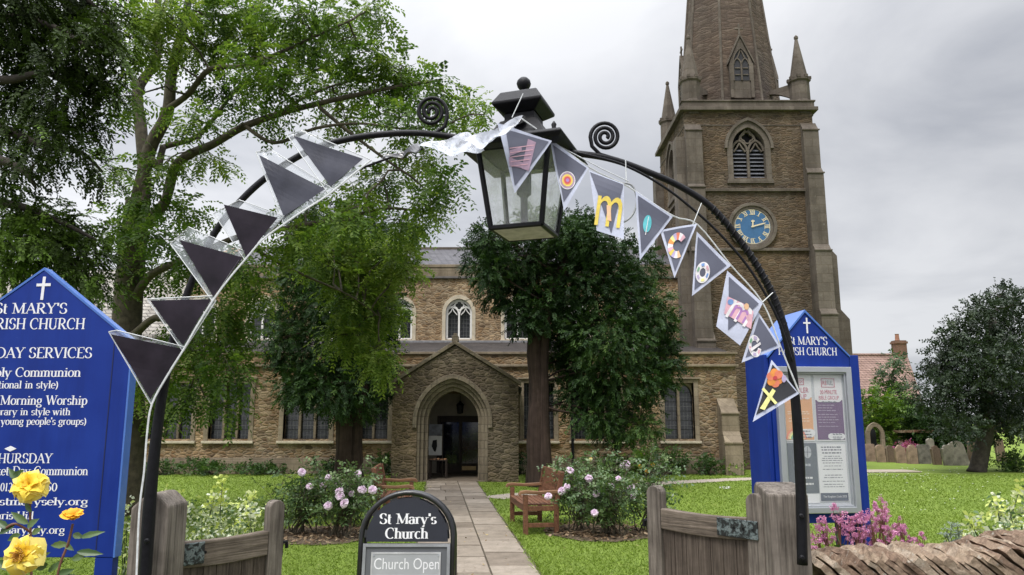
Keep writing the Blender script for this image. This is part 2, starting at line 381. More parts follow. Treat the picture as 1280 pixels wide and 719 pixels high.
def serif_text(mb, s, s0, z0, cap, width=None, align='l', pt=None, bold=.135, small=None):
    """letters s from s0 along the face; pt(s, z, depth) maps to the world"""
    tot = sum(GL[c][0] for c in s); sx = cap if width is None else width / tot
    x = s0 - (tot * sx if align == 'r' else tot * sx / 2 if align == 'c' else 0)
    lay = 0
    for ch in s:
        w, items = GL[ch]
        for it in items:
            k, *q = it.split(); q = [float(t) for t in q]; lay = (lay + 1) % 7; dz = .0012 + lay * .00012
            if k == 's':
                pts = [(q[0] - .13, q[1]), (q[0] + .13, q[1])]; th = [.055, .055]
                if q[1] in (0, -.3): pts = [(a, c + .027) for a, c in pts]
                else: pts = [(a, c - .027) for a, c in pts]
            elif k == 'e':
                n = 18; pts = []; th = []
                for i in range(n + 1):
                    a = R(q[4] + (q[5] - q[4]) * i / n); pts.append((q[0] + q[2] * math.cos(a), q[1] + q[3] * math.sin(a)))
                    th.append(.055 + (bold - .055) * abs(math.cos(a)) ** 1.3)
            else:
                pts = [(q[0], q[1]), (q[2], q[3])]; t = bold if k == 'b' else .058; th = [t, t]
            P2 = [(x + a * sx, z0 + c * cap) for a, c in pts]
            A = []; B = []; n = len(P2)
            for i in range(n):
                a = P2[max(i - 1, 0)]; c = P2[min(i + 1, n - 1)]; d = Vector((c[0] - a[0], c[1] - a[1])); d = d.normalized() if d.length else Vector((1, 0))
                h = th[i] / 2
                A.append(pt(P2[i][0] - d.y * h * sx, P2[i][1] + d.x * h * cap, dz)); B.append(pt(P2[i][0] + d.y * h * sx, P2[i][1] - d.x * h * cap, dz))
            mb.add(A + B, [(i, i + 1, n + i + 1, n + i) for i in range(n - 1)])
        x += w * sx
def sans_mesh(s):
    """built-in sans lettering as 2D verts and faces"""
    c = bpy.data.curves.new('t', 'FONT'); c.body = s; c.size = 1.0; c.resolution_u = 3
    o = bpy.data.objects.new('t', c); COL.objects.link(o); bpy.context.view_layer.update()
    me = bpy.data.meshes.new_from_object(o.evaluated_get(bpy.context.evaluated_depsgraph_get()))
    V = [(v.co.x, v.co.y) for v in me.vertices]; Fc = [tuple(p.vertices) for p in me.polygons]
    bpy.data.objects.remove(o); bpy.data.curves.remove(c); bpy.data.meshes.remove(me)
    return V, Fc
def sans_text(mb, s, s0, s1, z0, z1, pt, d=.0015, italic=0):
    """fit the text into the box s0..s1, z0..z1"""
    V, Fc = sans_mesh(s); xs = [v[0] for v in V]; ys = [v[1] for v in V]
    x0, x1, y0, y1 = min(xs), max(xs), min(ys), max(ys)
    mb.add([pt(s0 + (x - x0) / (x1 - x0) * (s1 - s0), z0 + (y - y0) / (y1 - y0) * (z1 - z0), d) for x, y in V], Fc)

# ------------------------------------------------------------------ foliage
def nrm(a): return a / np.maximum(np.linalg.norm(a, axis=-1, keepdims=True), 1e-9)
def sprays(P, D, n=5, L=.3, ll=.08, lw=.03, droop=.15, splay=55, roll=.5, lv=None, jit=.25, ldroop=.15, rspread=.45):
    """leafy shoots: each a short stalk along D carrying n pairs of leaves; returns quads and a tone per leaf"""
    N = len(P); D = nrm(D); up = np.array([0, 0, 1.0])
    side = nrm(np.cross(D, up) + 1e-4); a = rng.normal(0, roll, N)[:, None]
    nv = np.cross(side, D); side = nrm(side * np.cos(a) + nv * np.sin(a)); nv = np.cross(side, D)
    Ls = L * rng.uniform(.65, 1.25, N)[:, None]
    out = []; tone = []
    base = np.clip((lv if lv is not None else .5) + rng.normal(0, .16, N), 0, 1)
    cs, sn = math.cos(R(splay)), math.sin(R(splay))
    for i in range(n):
        t = .12 + .88 * i / max(1, n - 1)
        rp = P + D * Ls * t - up * droop * Ls * t * t
        for sg in (-1, 1):
            ld = nrm(D * cs + side * sg * sn - up * ldroop * (.4 + t) + rng.normal(0, jit, (N, 3)))
            wd = nrm(np.cross(ld, nv) + rng.normal(0, .15, (N, 3)))
            l = ll * rng.uniform(.7, 1.2, N)[:, None]; w = lw * rng.uniform(.8, 1.2, N)[:, None] / 2
            b = rp + rng.normal(0, .01, (N, 3)) * L
            sag = -up * l * .12
            out.append(np.stack([b, b + ld * l * .5 + wd * w, b + ld * l + sag, b + ld * l * .5 - wd * w], 1))
            tone.append(np.clip(base + rng.normal(0, rspread * .25, N), 0, 1))
    return np.concatenate(out), np.concatenate(tone)
def in_ball(n, shell=.5):
    d = nrm(rng.normal(0, 1, (n, 3))); r = rng.uniform(0, 1, n) ** (1 / 3.0 if shell == 0 else shell)
    return d * r[:, None]
def blob(u, v, Y, ru, rv, ry=None):
    """ellipsoid from its apparent size at distance Y"""
    c = at(u, v, Y); k = (Y * CP + (c.z - EYE) * SP) / F
    return np.array(c), np.array([ru * k, ry if ry else (ru + rv) / 2 * k, rv * k])
def crown(blobs, dens, spray_kw, shell=.5, down=.25, tonefn=None, outw=.8, dvec=None):
    Q = []; T = []; pts = []
    for bl in blobs:
        c, r = bl[0], bl[1]; d = bl[2] if len(bl) > 2 else 1.0
        n = max(4, int(dens * d * (r[0] * r[1] * r[2]) ** (2 / 3.0)))
        u = in_ball(n, shell); P = c + u * r
        D = u * outw + rng.normal(0, .45, (n, 3)) + np.array([0, 0, -down])
        if dvec is not None: D = D + np.array(dvec)
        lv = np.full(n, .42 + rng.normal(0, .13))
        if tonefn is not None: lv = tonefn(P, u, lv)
        q, t = sprays(P, D, lv=lv, **spray_kw); Q.append(q); T.append(t); pts.append((c, r, P[: max(3, n // 9)]))
    return np.concatenate(Q), np.concatenate(T), pts
def bend(a, b, sag=0.0, n=5, wob=.06):
    a = Vector(a); b = Vector(b); L = (b - a).length; out = []
    for i in range(n):
        t = i / (n - 1); p = a.lerp(b, t) + Vector((0, 0, 1)) * (math.sin(t * math.pi) * sag * L)
        if 0 < i < n - 1: p += Vector((random.gauss(0, wob), random.gauss(0, wob), random.gauss(0, wob))) * L * .6
        out.append(p)
    return out
def smooth_path(pts, k=4):
    """Catmull-Rom through the points"""
    P = [Vector(p) for p in pts]; out = []
    for i in range(len(P) - 1):
        a, b, c, d = P[max(i - 1, 0)], P[i], P[i + 1], P[min(i + 2, len(P) - 1)]
        for j in range(k):
            t = j / k
            out.append(.5 * ((2 * b) + (c - a) * t + (2 * a - 5 * b + 4 * c - d) * t * t + (3 * b - a - 3 * c + d) * t ** 3))
    out.append(P[-1]); return out
def limb(mb, pts, r0, r1, n=9, k=4, gnarl=.0):
    p = smooth_path(pts, k); m = len(p)
    rr = [r0 + (r1 - r0) * i / (m - 1) for i in range(m)]
    if gnarl: rr = [r * (1 + random.gauss(0, gnarl)) for r in rr]
    mb.tube(p, rr, n); return p
def twigs(mb, pts, nodes, r=.014, per=10, limb_r=.03):
    for c, rr, P in pts:
        c = Vector(c); nb = min(nodes, key=lambda q: (q - c).length)
        pa = bend(nb, c, .08, 6, .07); mb.tube(pa, [limb_r * (1 - .6 * i / 5) for i in range(6)], 5, False)
        for p in P[:per]:
            s = pa[random.choice((3, 4, 5))]; mb.tube(bend(s, p, .04, 4, .08), [r, r * .8, r * .55, r * .3], 3, False)

# ------------------------------------------------------------------ materials of the place
CARST = [(.31, .20, .11), (.44, .31, .18), (.23, .15, .09), (.54, .41, .26), (.37, .26, .15), (.19, .135, .088), (.49, .38, .25)]
DULL = [(.140, .104, .070), (.20, .145, .094), (.105, .080, .057), (.25, .19, .13), (.165, .119, .078), (.115, .089, .063), (.215, .172, .128)]
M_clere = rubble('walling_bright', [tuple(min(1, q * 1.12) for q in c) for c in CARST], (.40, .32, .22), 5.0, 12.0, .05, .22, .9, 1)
M_aisle = rubble('walling_aisle', CARST, (.33, .26, .18), 4.6, 10.5, .05, .45, .9, 2)
M_porch = rubble('walling_porch', [(.165, .132, .092), (.23, .185, .128), (.12, .097, .068), (.30, .24, .165), (.195, .152, .104), (.13, .105, .075)], (.22, .18, .13), 5.0, 11.5, .05, .5, 1.0, 3)
M_tower = rubble('walling_tower', DULL, (.165, .132, .095), 4.2, 14.0, .05, .4, .9, 4)
M_spire = rubble('walling_spire', [(.135, .102, .082), (.16, .124, .10), (.112, .088, .072), (.185, .148, .12)], (.10, .08, .066), 2.4, 7.5, .03, .4, .5, 5, .02)
M_dress = ashlar('dressed_stone', (.36, .295, .21), (.29, .235, .17), .55, .3, (.26, .215, .155), .5)
M_tdress = ashlar('tower_dressed_stone', (.20, .17, .14), (.155, .132, .108), .5, .32, (.16, .13, .10), .55)
M_arch = ashlar('porch_moulding_stone', (.29, .245, .18), (.23, .19, .14), .3, .22, (.17, .145, .11), .5)
M_slate = ashlar('roof_slate', (.155, .15, .165), (.11, .105, .12), .26, .085, (.05, .05, .055), .3, rough=.6, bs=.8)
M_lead = ashlar('aisle_roof_tile', (.085, .072, .066), (.06, .05, .047), .22, .06, (.03, .027, .026), .35, rough=.8, bs=.9)
M_stonetile = ashlar('pale_stone_tile', (.50, .47, .42), (.36, .335, .30), .34, .16, (.14, .13, .12), .35, rough=.85, bs=1.0, mort=.016)
M_white = simple('white_paint', (.78, .77, .74), .6, var=.06)
M_sill = simple('pale_limestone', (.47, .41, .31), .9, var=.2, bmp=.3)
M_black = simple('black_iron', (.007, .007, .009), .45, var=.4, scale=40, bmp=.25, spec=.22)
M_dark = simple('dark_oak', (.035, .022, .014), .6, var=.4)
def leaded():
    m, nt, N, L, b = newmat('leaded_glass')
    v = mapping(N, L, (1, 1, 1)); sp = N.new('ShaderNodeSeparateXYZ'); L.new(v, sp.inputs[0])
    s = mth(N, L, 'ADD', sp.outputs[0], sp.outputs[1])
    a = mth(N, L, 'PINGPONG', s, .055); c = mth(N, L, 'PINGPONG', sp.outputs[2], .075)
    e = mth(N, L, 'LESS_THAN', mth(N, L, 'MINIMUM', a, c), .006)
    f = noise(N, L, v, 9, 3, .6)
    L.new(mixc(N, L, e, ramp(N, L, f, [(.35, (.012, .013, .016)), (.7, (.035, .037, .042))]), (.09, .09, .09)), b.inputs['Base Color'])
    b.inputs['Roughness'].default_value = .12; b.inputs['Specular IOR Level'].default_value = .6
    wob = N.new('ShaderNodeTexVoronoi'); wob.inputs['Scale'].default_value = 9; L.new(v, wob.inputs['Vector'])
    bump(N, L, b, wob.outputs['Color'], .12, .02)
    return m
M_lead_glass = leaded()
M_glass_dark = simple('dark_mesh_glass', (.022, .02, .02), .35, var=.3, scale=30, spec=.4)

# ------------------------------------------------------------------ ground, path
def xr(Y): return .55 - .0978 * (Y - 6)
def xl(Y): return xr(Y) - 1.36
BRANCH = [(gr(612, 622.5).x, 17.0), (gr(700, 613).x, 18.6), (gr(820, 604.5).x, 20.9), (gr(935, 599).x, 22.6), (gr(1000, 597).x + .6, 23.2)]
BEDS = [(1.28, 11.8, .80, 1.0), (-2.7, 11.5, .92, .95)]
def lawn_mat():
    m, nt, N, L, b = newmat('lawn_turf')
    v = mapping(N, L, (1, 1, 1))
    f1 = noise(N, L, v, .35, 5, .6); f2 = noise(N, L, v, 26, 5, .75); f3 = noise(N, L, mapping(N, L, (1.2, .5, 1)), 3.2, 5, .7)
    c = ramp(N, L, f2, [(.25, (.105, .165, .024)), (.5, (.155, .225, .034)), (.75, (.20, .27, .05))])
    c = mixc(N, L, ramp(N, L, f1, [(.35, (0,) * 3), (.65, (.5,) * 3)]), c, (.17, .235, .030))
    c = mixc(N, L, ramp(N, L, f3, [(.56, (0,) * 3), (.72, (.55,) * 3)]), c, (.24, .25, .07))
    L.new(c, b.inputs['Base Color']); b.inputs['Roughness'].default_value = .85; b.inputs['Specular IOR Level'].default_value = .2
    bump(N, L, b, f2, .9, .03)
    return m
M_lawn = lawn_mat()
mb = MB()
nx, ny = 60, 60
xs = [math.copysign(abs(q) ** 2.2 * 400, q) for q in np.linspace(-1, 1, nx)]
ys = [-30 + 730 * (q ** 2.2) for q in np.linspace(0, 1, ny)]
mb.add([(x, y, 0) for y in ys for x in xs], [(j * nx + i, j * nx + i + 1, (j + 1) * nx + i + 1, (j + 1) * nx + i) for j in range(ny - 1) for i in range(nx - 1)])
tag(mb.build('lawn', M_lawn), kind='structure')

def flag_mat():
    m, nt, N, L, b = newmat('paving_flags')
    a = N.new('ShaderNodeAttribute'); a.attribute_name = 'rnd'; v = mapping(N, L, (1, 1, 1))
    c = ramp(N, L, a.outputs['Fac'], [(0, (.20, .16, .12)), (.5, (.28, .232, .18)), (1, (.36, .305, .245))])
    f = noise(N, L, v, 4.5, 7, .7); g = noise(N, L, v, 45, 4, .7)
    c = mixc(N, L, .6, c, ramp(N, L, f, [(.3, (.36, .35, .30)), (.62, (1, 1, 1))]), 'MULTIPLY')
    c = mixc(N, L, .5, c, ramp(N, L, g, [(.3, (.5,) * 3), (.7, (1,) * 3)]), 'MULTIPLY')
    L.new(c, b.inputs['Base Color']); b.inputs['Roughness'].default_value = .8
    bump(N, L, b, mth(N, L, 'ADD', f, mth(N, L, 'MULTIPLY', g, .3)), .35, .02)
    return m
M_flags = flag_mat()
M_pave = ashlar('pavement_slab', (.27, .25, .23), (.22, .205, .19), .6, .6, (.10, .095, .085), .35, rough=.85)
mb = MB(); mb.add([(-60, -30, .004), (60, -30, .004), (60, 3.9, .004), (-60, 3.9, .004)], [(0, 1, 2, 3)])
tag(mb.build('pavement', M_pave), kind='structure')
M_soil = simple('joint_soil', (.075, .06, .04), .95, var=.5, scale=20, bmp=.8)
mb = MB(); y0, y1 = 3.6, 24.6
mb.add([(xl(y0) - .03, y0, .006), (xr(y0) + .03, y0, .006), (xr(y1) + .03, y1, .006), (xl(y1) - .03, y1, .006)], [(0, 1, 2, 3)])
tag(mb.build('path_bedding', M_soil), kind='structure')
mb = MB(); tone = []
for a0, a1, off in ((0, .62, 0), (.62, 1, .35)):
    y = y0 + off
    while y < y1:
        ln = random.uniform(.62, 1.0); ye = min(y + ln, y1); g = .011
        cuts = [a0, a1]
        if a0 == 0 and random.random() < .45: cuts = [a0, random.uniform(.26, .4), a1]
        for p, q in zip(cuts[:-1], cuts[1:]):
            h = .016 + random.uniform(0, .008); ti = random.uniform(-.003, .003)
            def X(t, Y): return xl(Y) + (xr(Y) - xl(Y)) * t
            vs = [(X(p, y) + g, y + g, h), (X(q, y) - g, y + g, h + ti), (X(q, ye) - g, ye - g, h + ti), (X(p, ye) + g, ye - g, h)]
            mb.add(vs + [(a, b, .007) for a, b, c in vs], [(0, 1, 2, 3), (0, 4, 5, 1), (1, 5, 6, 2), (2, 6, 7, 3), (3, 7, 4, 0)])
            tone += [random.random()] * 5
        y = ye
tag(mb.build('path', M_flags, attr=tone), kind='structure')
M_gravel = simple('pale_gravel', (.36, .31, .25), .95, var=.3, scale=50, bmp=.6)
mb = MB(); bp = smooth_path([(x, y, .008) for x, y in BRANCH], 6); vs = []
for i, p in enumerate(bp):
    d = (bp[min(i + 1, len(bp) - 1)] - bp[max(i - 1, 0)]).normalized(); nn = Vector((-d.y, d.x, 0)); w = .42 + random.uniform(-.04, .04)
    vs += [p + nn * w, p - nn * w]
mb.add(vs, [(2 * i, 2 * i + 1, 2 * i + 3, 2 * i + 2) for i in range(len(bp) - 1)])
tag(mb.build('footpath', M_gravel), kind='structure')
M_bed = simple('bed_soil', (.10, .072, .045), .95, var=.55, scale=18, bmp=1)
for (cx, cy, rx, ry) in BEDS:
    mb = MB(); n = 40
    ringp = [(cx + rx * math.cos(2 * math.pi * i / n) * random.uniform(.84, 1.08), cy + ry * math.sin(2 * math.pi * i / n) * random.uniform(.94, 1.05), .012) for i in range(n)]
    mb.add(ringp + [(cx, cy, .05)], [(i, (i + 1) % n, n) for i in range(n)])
    tag(mb.build('flower_bed', M_bed), kind='structure')

# ------------------------------------------------------------------ the church: one thing with its parts
church = thing('church', 'brown ironstone church with gabled porch, white clerestory windows and a clock tower with spire', 'church', (0, 26, 0))
def part(mb, name, m, parent=None, **k): 
    p = parent or church
    if p is not church and p.name not in INV: INV[p.name] = Matrix.Identity(4)
    return mb.build(name, m, p, **k)
def arch_pts(cx, hw, z0, zs, za, n=10):
    """pointed arch outline, left foot up over the apex to the right foot"""
    h = za - zs; Rr = (h * h + hw * hw) / (2 * hw)
    a1 = math.atan2(h, Rr - hw); L = [(cx - hw, z0)]
    if Rr >= hw * .999:
        for i in range(n + 1):
            a = a1 * i / n; L.append((cx - hw + Rr - Rr * math.cos(a), zs + Rr * math.sin(a)))
    return L + [(2 * cx - x, z) for x, z in reversed(L[:-1])]
def arcpath(cx, hw, zs, za, n=10): return arch_pts(cx, hw, zs, zs, za, n)[1:-1]
AY = 24.8
# aisle
AW = [(262, 312), (355, 412), (448, 485), (655, 692), (718, 776), (831, 868)]
SZ0, SZ1 = 1.08, 2.84
awin = [((at(a, 515, AY).x), (at(b, 515, AY).x)) for a, b in AW] + [(-11.6, -10.2), (-14.6, -13.2)]
mb = MB(); mb.box(-17.5, 7.2, AY, AY + .55, -.1, 3.76); aw = part(mb, 'aisle_wall', M_aisle)
c = MB()
for a, b in awin: c.box(a, b, AY - .2, AY + .7, SZ0, SZ1)
px0, px1 = -2.32, -.95
c.box(px0, px1, AY - .2, AY + .7, .0, 2.35)
cut(aw, c)
mb = MB(); mb.box(6.7, 7.2, AY + .55, 28.3, -.1, 3.76); mb.box(-17.5, -17.0, AY + .55, 28.3, -.1, 3.76); part(mb, 'aisle_end_wall', M_aisle)
mb = MB(); mb.box(-17.55, -3.35, AY - .07, AY, -.1, .42); mb.box(.22, 7.27, AY - .07, AY, -.1, .42)
mb.prism([(-17.5, .42), (-3.35, .42), (-3.35, .5), (-17.5, .5)], AY - .04, AY); mb.prism([(.22, .42), (7.2, .42), (7.2, .5), (.22, .5)], AY - .04, AY)
part(mb, 'plinth', M_dress, bevel=.01)
mb = MB(); mb.box(-17.55, 7.27, AY - .10, AY, 3.36, 3.44); mb.box(-17.55, 7.27, AY - .06, AY + .6, 3.763, 3.84); part(mb, 'string_course', M_dress, bevel=.012)
mb = MB(); mb.prism([(-17.4, 0), (7.15, 0), (7.15, .06), (-17.4, .06)], 0, 1,
                    fn=lambda x, y, z: (x, AY + .45 + y * 3.1, 3.80 + y * .68 + z)); part(mb, 'aisle_roof', M_lead)
mb = MB(); mb.box(-17.4, 6.5, 28.1, 28.3, 4.47, 4.56); part(mb, 'lead_flashing', simple('lead', (.20, .20, .21), .6))
def square_window(a, b, lights, heads=False):
    fr = MB(); t = .15
    fr.box(a - t, a, AY - .03, AY + .2, SZ0 - .06, SZ1 + .12); fr.box(b, b + t, AY - .03, AY + .2, SZ0 - .06, SZ1 + .12)
    fr.box(a, b, AY - .03, AY + .2, SZ1, SZ1 + .12)
    o = part(fr, 'window', M_dress, bevel=.015)
    hm = MB(); hm.box(a - t - .06, b + t + .06, AY - .1, AY, SZ1 + .122, SZ1 + .18); part(hm, 'hood_mould', M_dress, o, bevel=.01)
    si = MB(); si.prism([(a - .18, SZ0 - .14), (b + .18, SZ0 - .14), (b + .18, SZ0 - .06), (a - .18, SZ0 - .06)], AY - .1, AY + .002); si.box(a, b, AY + .003, AY + .3, SZ0 - .06, SZ0); part(si, 'sill', M_sill, o, bevel=.01)
    mu = MB(); w = (b - a) / lights
    for i in range(1, lights): mu.box(a + w * i - .04, a + w * i + .04, AY + .12, AY + .24, SZ0, SZ1)
    if heads:
        for i in range(lights):
            cx = a + w * (i + .5); hw = w / 2 - .03
            P = arcpath(cx, hw, SZ1 - .38, SZ1 - .04, 6); mu.ring(P, [(x, SZ1) for x, z in P], AY + .13, AY + .22)
    part(mu, 'mullion', M_dress, o, bevel=.01)
    gl = MB(); gl.box(a, b, AY + .25, AY + .27, SZ0, SZ1); part(gl, 'glass', M_lead_glass, o)
    ba = MB()
    for k in range(1, 6): ba.box(a, b, AY + .235, AY + .249, SZ0 + (SZ1 - SZ0) * k / 6 - .006, SZ0 + (SZ1 - SZ0) * k / 6 + .006)
    part(ba, 'saddle_bar', M_black, o)
for i, (a, b) in enumerate(awin): square_window(a, b, 2 if b - a < 1.1 else 3, i == 5)
# little low vents
for u in (268, 448):
    p = at(u, 578, AY - .075); mb = MB(); mb.box(p.x - .09, p.x + .09, AY - .085, AY - .06, .26, .4); part(mb, 'vent', M_black)
# clerestory
CY = 28.3
cwin = [at(u, 400, CY).x for u in (253, 327, 412, 499, 573.5, 647, 720, 793)]
mb = MB(); mb.box(-12.2, 6.4, CY, CY + .55, 4.0, 7.33); cw = part(mb, 'clerestory_wall', M_clere)
c = MB(); CZ0, CZS, CZA, CHW = 4.62, 5.62, 6.14, .49
for x in cwin: c.prism(arch_pts(x, CHW, CZ0, CZS, CZA), CY - .2, CY + .8)
cut(cw, c)
mb = MB(); mb.box(-12.25, 6.4, CY - .10, CY, 6.90, 6.98); part(mb, 'eaves_string', simple('dark_string', (.11, .10, .095), .8), bevel=.01)
mb = MB(); mb.box(-12.25, 6.4, CY - .05, CY + .6, 7.333, 7.44); mb.box(-12.22, 6.4, CY - .02, CY, 6.98, 7.33); part(mb, 'parapet_coping', M_dress, bevel=.012)
def quatre(cx, cz, r): return [(cx + (r * (.72 + .28 * abs(math.cos(2 * t)))) * math.cos(t), cz + (r * (.72 + .28 * abs(math.cos(2 * t)))) * math.sin(t)) for t in np.linspace(0, 2 * math.pi, 25)]
def tracery(mb, cx, hw, z0, zs, za, y0, y1, bar=.055, foil=True):
    """two-light pointed tracery"""
    P = arch_pts(cx, hw, z0, zs, za); Q = arch_pts(cx, hw - bar * 1.3, z0 + bar, zs, za - bar * 1.5)
    mb.ring(P, Q, y0, y1); mb.box(cx - hw + bar, cx + hw - bar, y0 + .002, y1 - .002, z0, z0 + bar)
    mb.ribbon([(cx, z0), (cx, zs)], bar, y0 + .004, y1 - .004)
    h2 = hw / 2; zz = zs - .02; zt = zs + (za - zs) * .42
    for s in (-1, 1):
        mb.ribbon(arcpath(cx + s * h2, h2 - bar * .3, zz, zt, 8), bar * .8, y0 + .006, y1 - .006)
        if foil:
            mb.ribbon([(cx + s * h2 - h2 * .72, zz - .05), (cx + s * h2 - h2 * .22, zz + (zt - zz) * .35), (cx + s * h2, zt - .03)], bar * .5, y0 + .008, y1 - .008)
            mb.ribbon([(cx + s * h2 + h2 * .72, zz - .05), (cx + s * h2 + h2 * .22, zz + (zt - zz) * .35), (cx + s * h2, zt - .03)], bar * .5, y0 + .008, y1 - .008)
    r = hw * .36; cz = zs + (za - zs) * .56
    mb.ribbon(quatre(cx, cz, r), bar * .7, y0 + .005, y1 - .005)
    for s in (-1, 1): mb.ribbon([(cx + s * r * .8, cz + r * .1), (cx + s * hw * .86, zs + (za - zs) * .33)], bar * .6, y0 + .007, y1 - .007)
for x in cwin:
    fr = MB(); A = arch_pts(x, CHW + .13, CZ0 - .02, CZS, CZA + .15); B = arch_pts(x, CHW, CZ0 - .02, CZS, CZA); fr.ring(A, B, CY - .03, CY + .2); fr.box(x - CHW - .16, x + CHW + .16, CY - .08, CY + .25, CZ0 - .12, CZ0 - .021)
    o = part(fr, 'window', M_sill)
    t = MB(); tracery(t, x, CHW, CZ0, CZS, CZA, CY + .10, CY + .22, .06); part(t, 'tracery', M_white, o)
    g = MB(); g.prism(arch_pts(x, CHW - .01, CZ0 + .01, CZS, CZA - .01), CY + .24, CY + .26); part(g, 'glass', M_lead_glass, o)
mb = MB(); mb.prism([(-12.2, 0), (6.4, 0), (6.4, .08), (-12.2, .08)], 0, 1, fn=lambda x, y, z: (x, CY + .5 + y * 3.5, 7.25 + y * 1.62 + z)); mb.prism([(-12.2, 0), (6.4, 0), (6.4, .08), (-12.2, .08)], 0, 1, fn=lambda x, y, z: (x, CY + 4.003 + y * 3.6, 8.87 - y * 1.7 + z)); part(mb, 'nave_roof', M_slate)
mb = MB(); mb.box(-12.2, 6.4, CY + 3.92, CY + 4.08, 8.92, 9.02); part(mb, 'roof_ridge', M_tdress)
mb = MB(); mb.box(-12.15, -11.6, CY + .6, CY + 8, 4, 7.2); mb.prism([(CY, 7.2), (CY + 8, 7.2), (CY + 4, 9.0)], -12.15, -11.6, fn=lambda x, y, z: (y, x, z)); part(mb, 'nave_gable_wall', M_clere)
# chancel end, lower roof of pale stone tiles
mb = MB(); mb.box(-23.5, -12.25, CY + .1, CY + .5, -.1, 4.75); part(mb, 'chancel_wall', M_aisle)
mb = MB(); mb.prism([(-23.7, 0), (-12.22, 0), (-12.22, .1), (-23.7, .1)], 0, 1, fn=lambda x, y, z: (x, CY - .1 + y * 4.2, 4.66 + y * 3.3 + z)); part(mb, 'chancel_roof', M_stonetile)
# buttresses
def buttress(x0, x1, y0, yw, stages, name='buttress', m=None, parent=None):
    """stages: (top z, projection) from the ground up, with sloped weatherings"""
    mb = MB(); z = -.1
    for i, (zt, pr) in enumerate(stages):
        nx = stages[i + 1][1] if i + 1 < len(stages) else 0
        w = min(.45, (pr - nx) * 1.3)
        inset = .0015 * i
        mb.add([(x, y, zz) for x in (x0 + inset, x1 - inset) for (y, zz) in ((yw, z), (yw - pr, z), (yw - pr, zt), (yw - nx, zt + w), (yw, zt + w))],
               [(0, 1, 2, 3, 4), (9, 8, 7, 6, 5), (0, 5, 6, 1), (1, 6, 7, 2), (2, 7, 8, 3), (3, 8, 9, 4)])
        mb.box(x0 - .03, x1 + .03, yw - pr - .04, yw - pr + .03, zt - .05, zt + .004)
        z = zt + w * 0.999
    return part(mb, name, m or M_dress, parent, bevel=.01)
bx0, bx1 = at(904, 540, 24.2).x, at(926, 540, 24.2).x
buttress(bx0, bx1, 0, AY, [(1.0, .75), (1.9, .5)])
buttress(at(870, 400, 26.6).x, at(893, 400, 26.6).x, 0, 27.3, [(4.4, .8), (5.3, .55), (6.5, .35)], m=M_tdress)
# rainwater pipes
mb = MB()
for u, zt in ((449.5, 3.3), (715, 3.3)):
    x = at(u, 520, AY).x; mb.tube([(x, AY - .09, .02), (x, AY - .09, 3.2)], .045, 10); mb.box(x - .1, x + .1, AY - .17, AY - .02, 3.2, 3.36)
x = at(494, 470, AY).x; mb.tube([(x, AY - .09, .02), (x, AY - .09, 2.9)], .04, 10); mb.box(x - .1, x + .1, AY - .18, AY - .02, 2.9, 3.06)
part(mb, 'downpipe', M_black)
# porch
PY = 21.5; PX0, PX1 = -3.31, .18; pc = -1.60; PZE, PZA = 2.64, 3.72
mb = MB(); mb.prism([(PX0, -.1), (PX1, -.1), (PX1, PZE), (pc, PZA), (PX0, PZE)], PY, PY + .5); pw = part(mb, 'porch_front', M_porch)
oc = -1.64; ZS = 1.62
c = MB(); c.prism(arch_pts(oc, .98, -.3, ZS, 2.80, 12), PY - .3, PY + .9); cut(pw, c)
mb = MB(); mb.box(PX0, PX0 + .4, PY + .5, AY - .002, -.1, PZE - .1); mb.box(PX1 - .4, PX1, PY + .5, AY - .002, -.1, PZE - .1); part(mb, 'porch_side_wall', M_porch)
mb = MB()
for k, (ho, hi, zo, zi, ya, yb) in enumerate(((1.10, .985, 2.93, 2.80, PY - .07, PY + .02), (.98, .90, 2.80, 2.70, PY + .03, PY + .2), (.90, .80, 2.70, 2.585, PY + .12, PY + .34), (.80, .70, 2.585, 2.47, PY + .24, PY + .5))):
    z0 = -.05 if k else 1.45
    mb.ring(arch_pts(oc, ho, z0, ZS, zo, 14), arch_pts(oc, hi, z0, ZS, zi, 14), ya, yb)
part(mb, 'doorway_arch', M_arch, bevel=.012)
mb = MB()
for s in (-1, 1):   # coping along the gable
    xe = PX0 - .07 if s < 0 else PX1 + .07
    A = [(xe, PZE - .05), (pc, PZA + .0)]; mb.ring([(xe, PZE - .03), (pc, PZA + .03)], [(xe, PZE + .08), (pc, PZA + .15)], PY - .06, PY + .52)
part(mb, 'porch_coping', M_arch, bevel=.012)
mb = MB(); mb.box(pc - .09, pc + .09, PY - .02, PY + .3, PZA + .12, PZA + .28); mb.box(pc - .05, pc + .05, PY + .05, PY + .2, PZA + .28, PZA + .36); part(mb, 'finial', M_arch, bevel=.01)
mb = MB()
for s in (-1, 1):
    xe = PX0 - .1 if s < 0 else PX1 + .1
    mb.prism([(0, 0), (1, 0), (1, .07), (0, .07)], PY + .53, AY - .003, fn=lambda x, y, z, xe=xe: (xe + (pc - xe) * x, y, PZE - .14 + (PZA - PZE) * x + z))
part(mb, 'porch_roof', M_slate)
mb = MB(); mb.box(PX0 + .4, PX1 - .4, PY + .05, AY + .5, -.08, .03); part(mb, 'porch_floor', M_flags)
M_plaster = simple('porch_plaster', (.42, .38, .31), .9, var=.12)
mb = MB(); mb.box(PX0 + .4, px0 - .05, AY - .012, AY - .002, .03, PZE - .14); mb.box(px1 + .05, PX1 - .4, AY - .012, AY - .002, .03, PZE - .14)
mb.prism([(px0 - .05, 1.785), (px1 + .05, 1.785), (px1 + .05, 2.5), (px0 - .05, 2.5)], AY - .012, AY - .002); part(mb, 'porch_inner_wall', M_plaster)
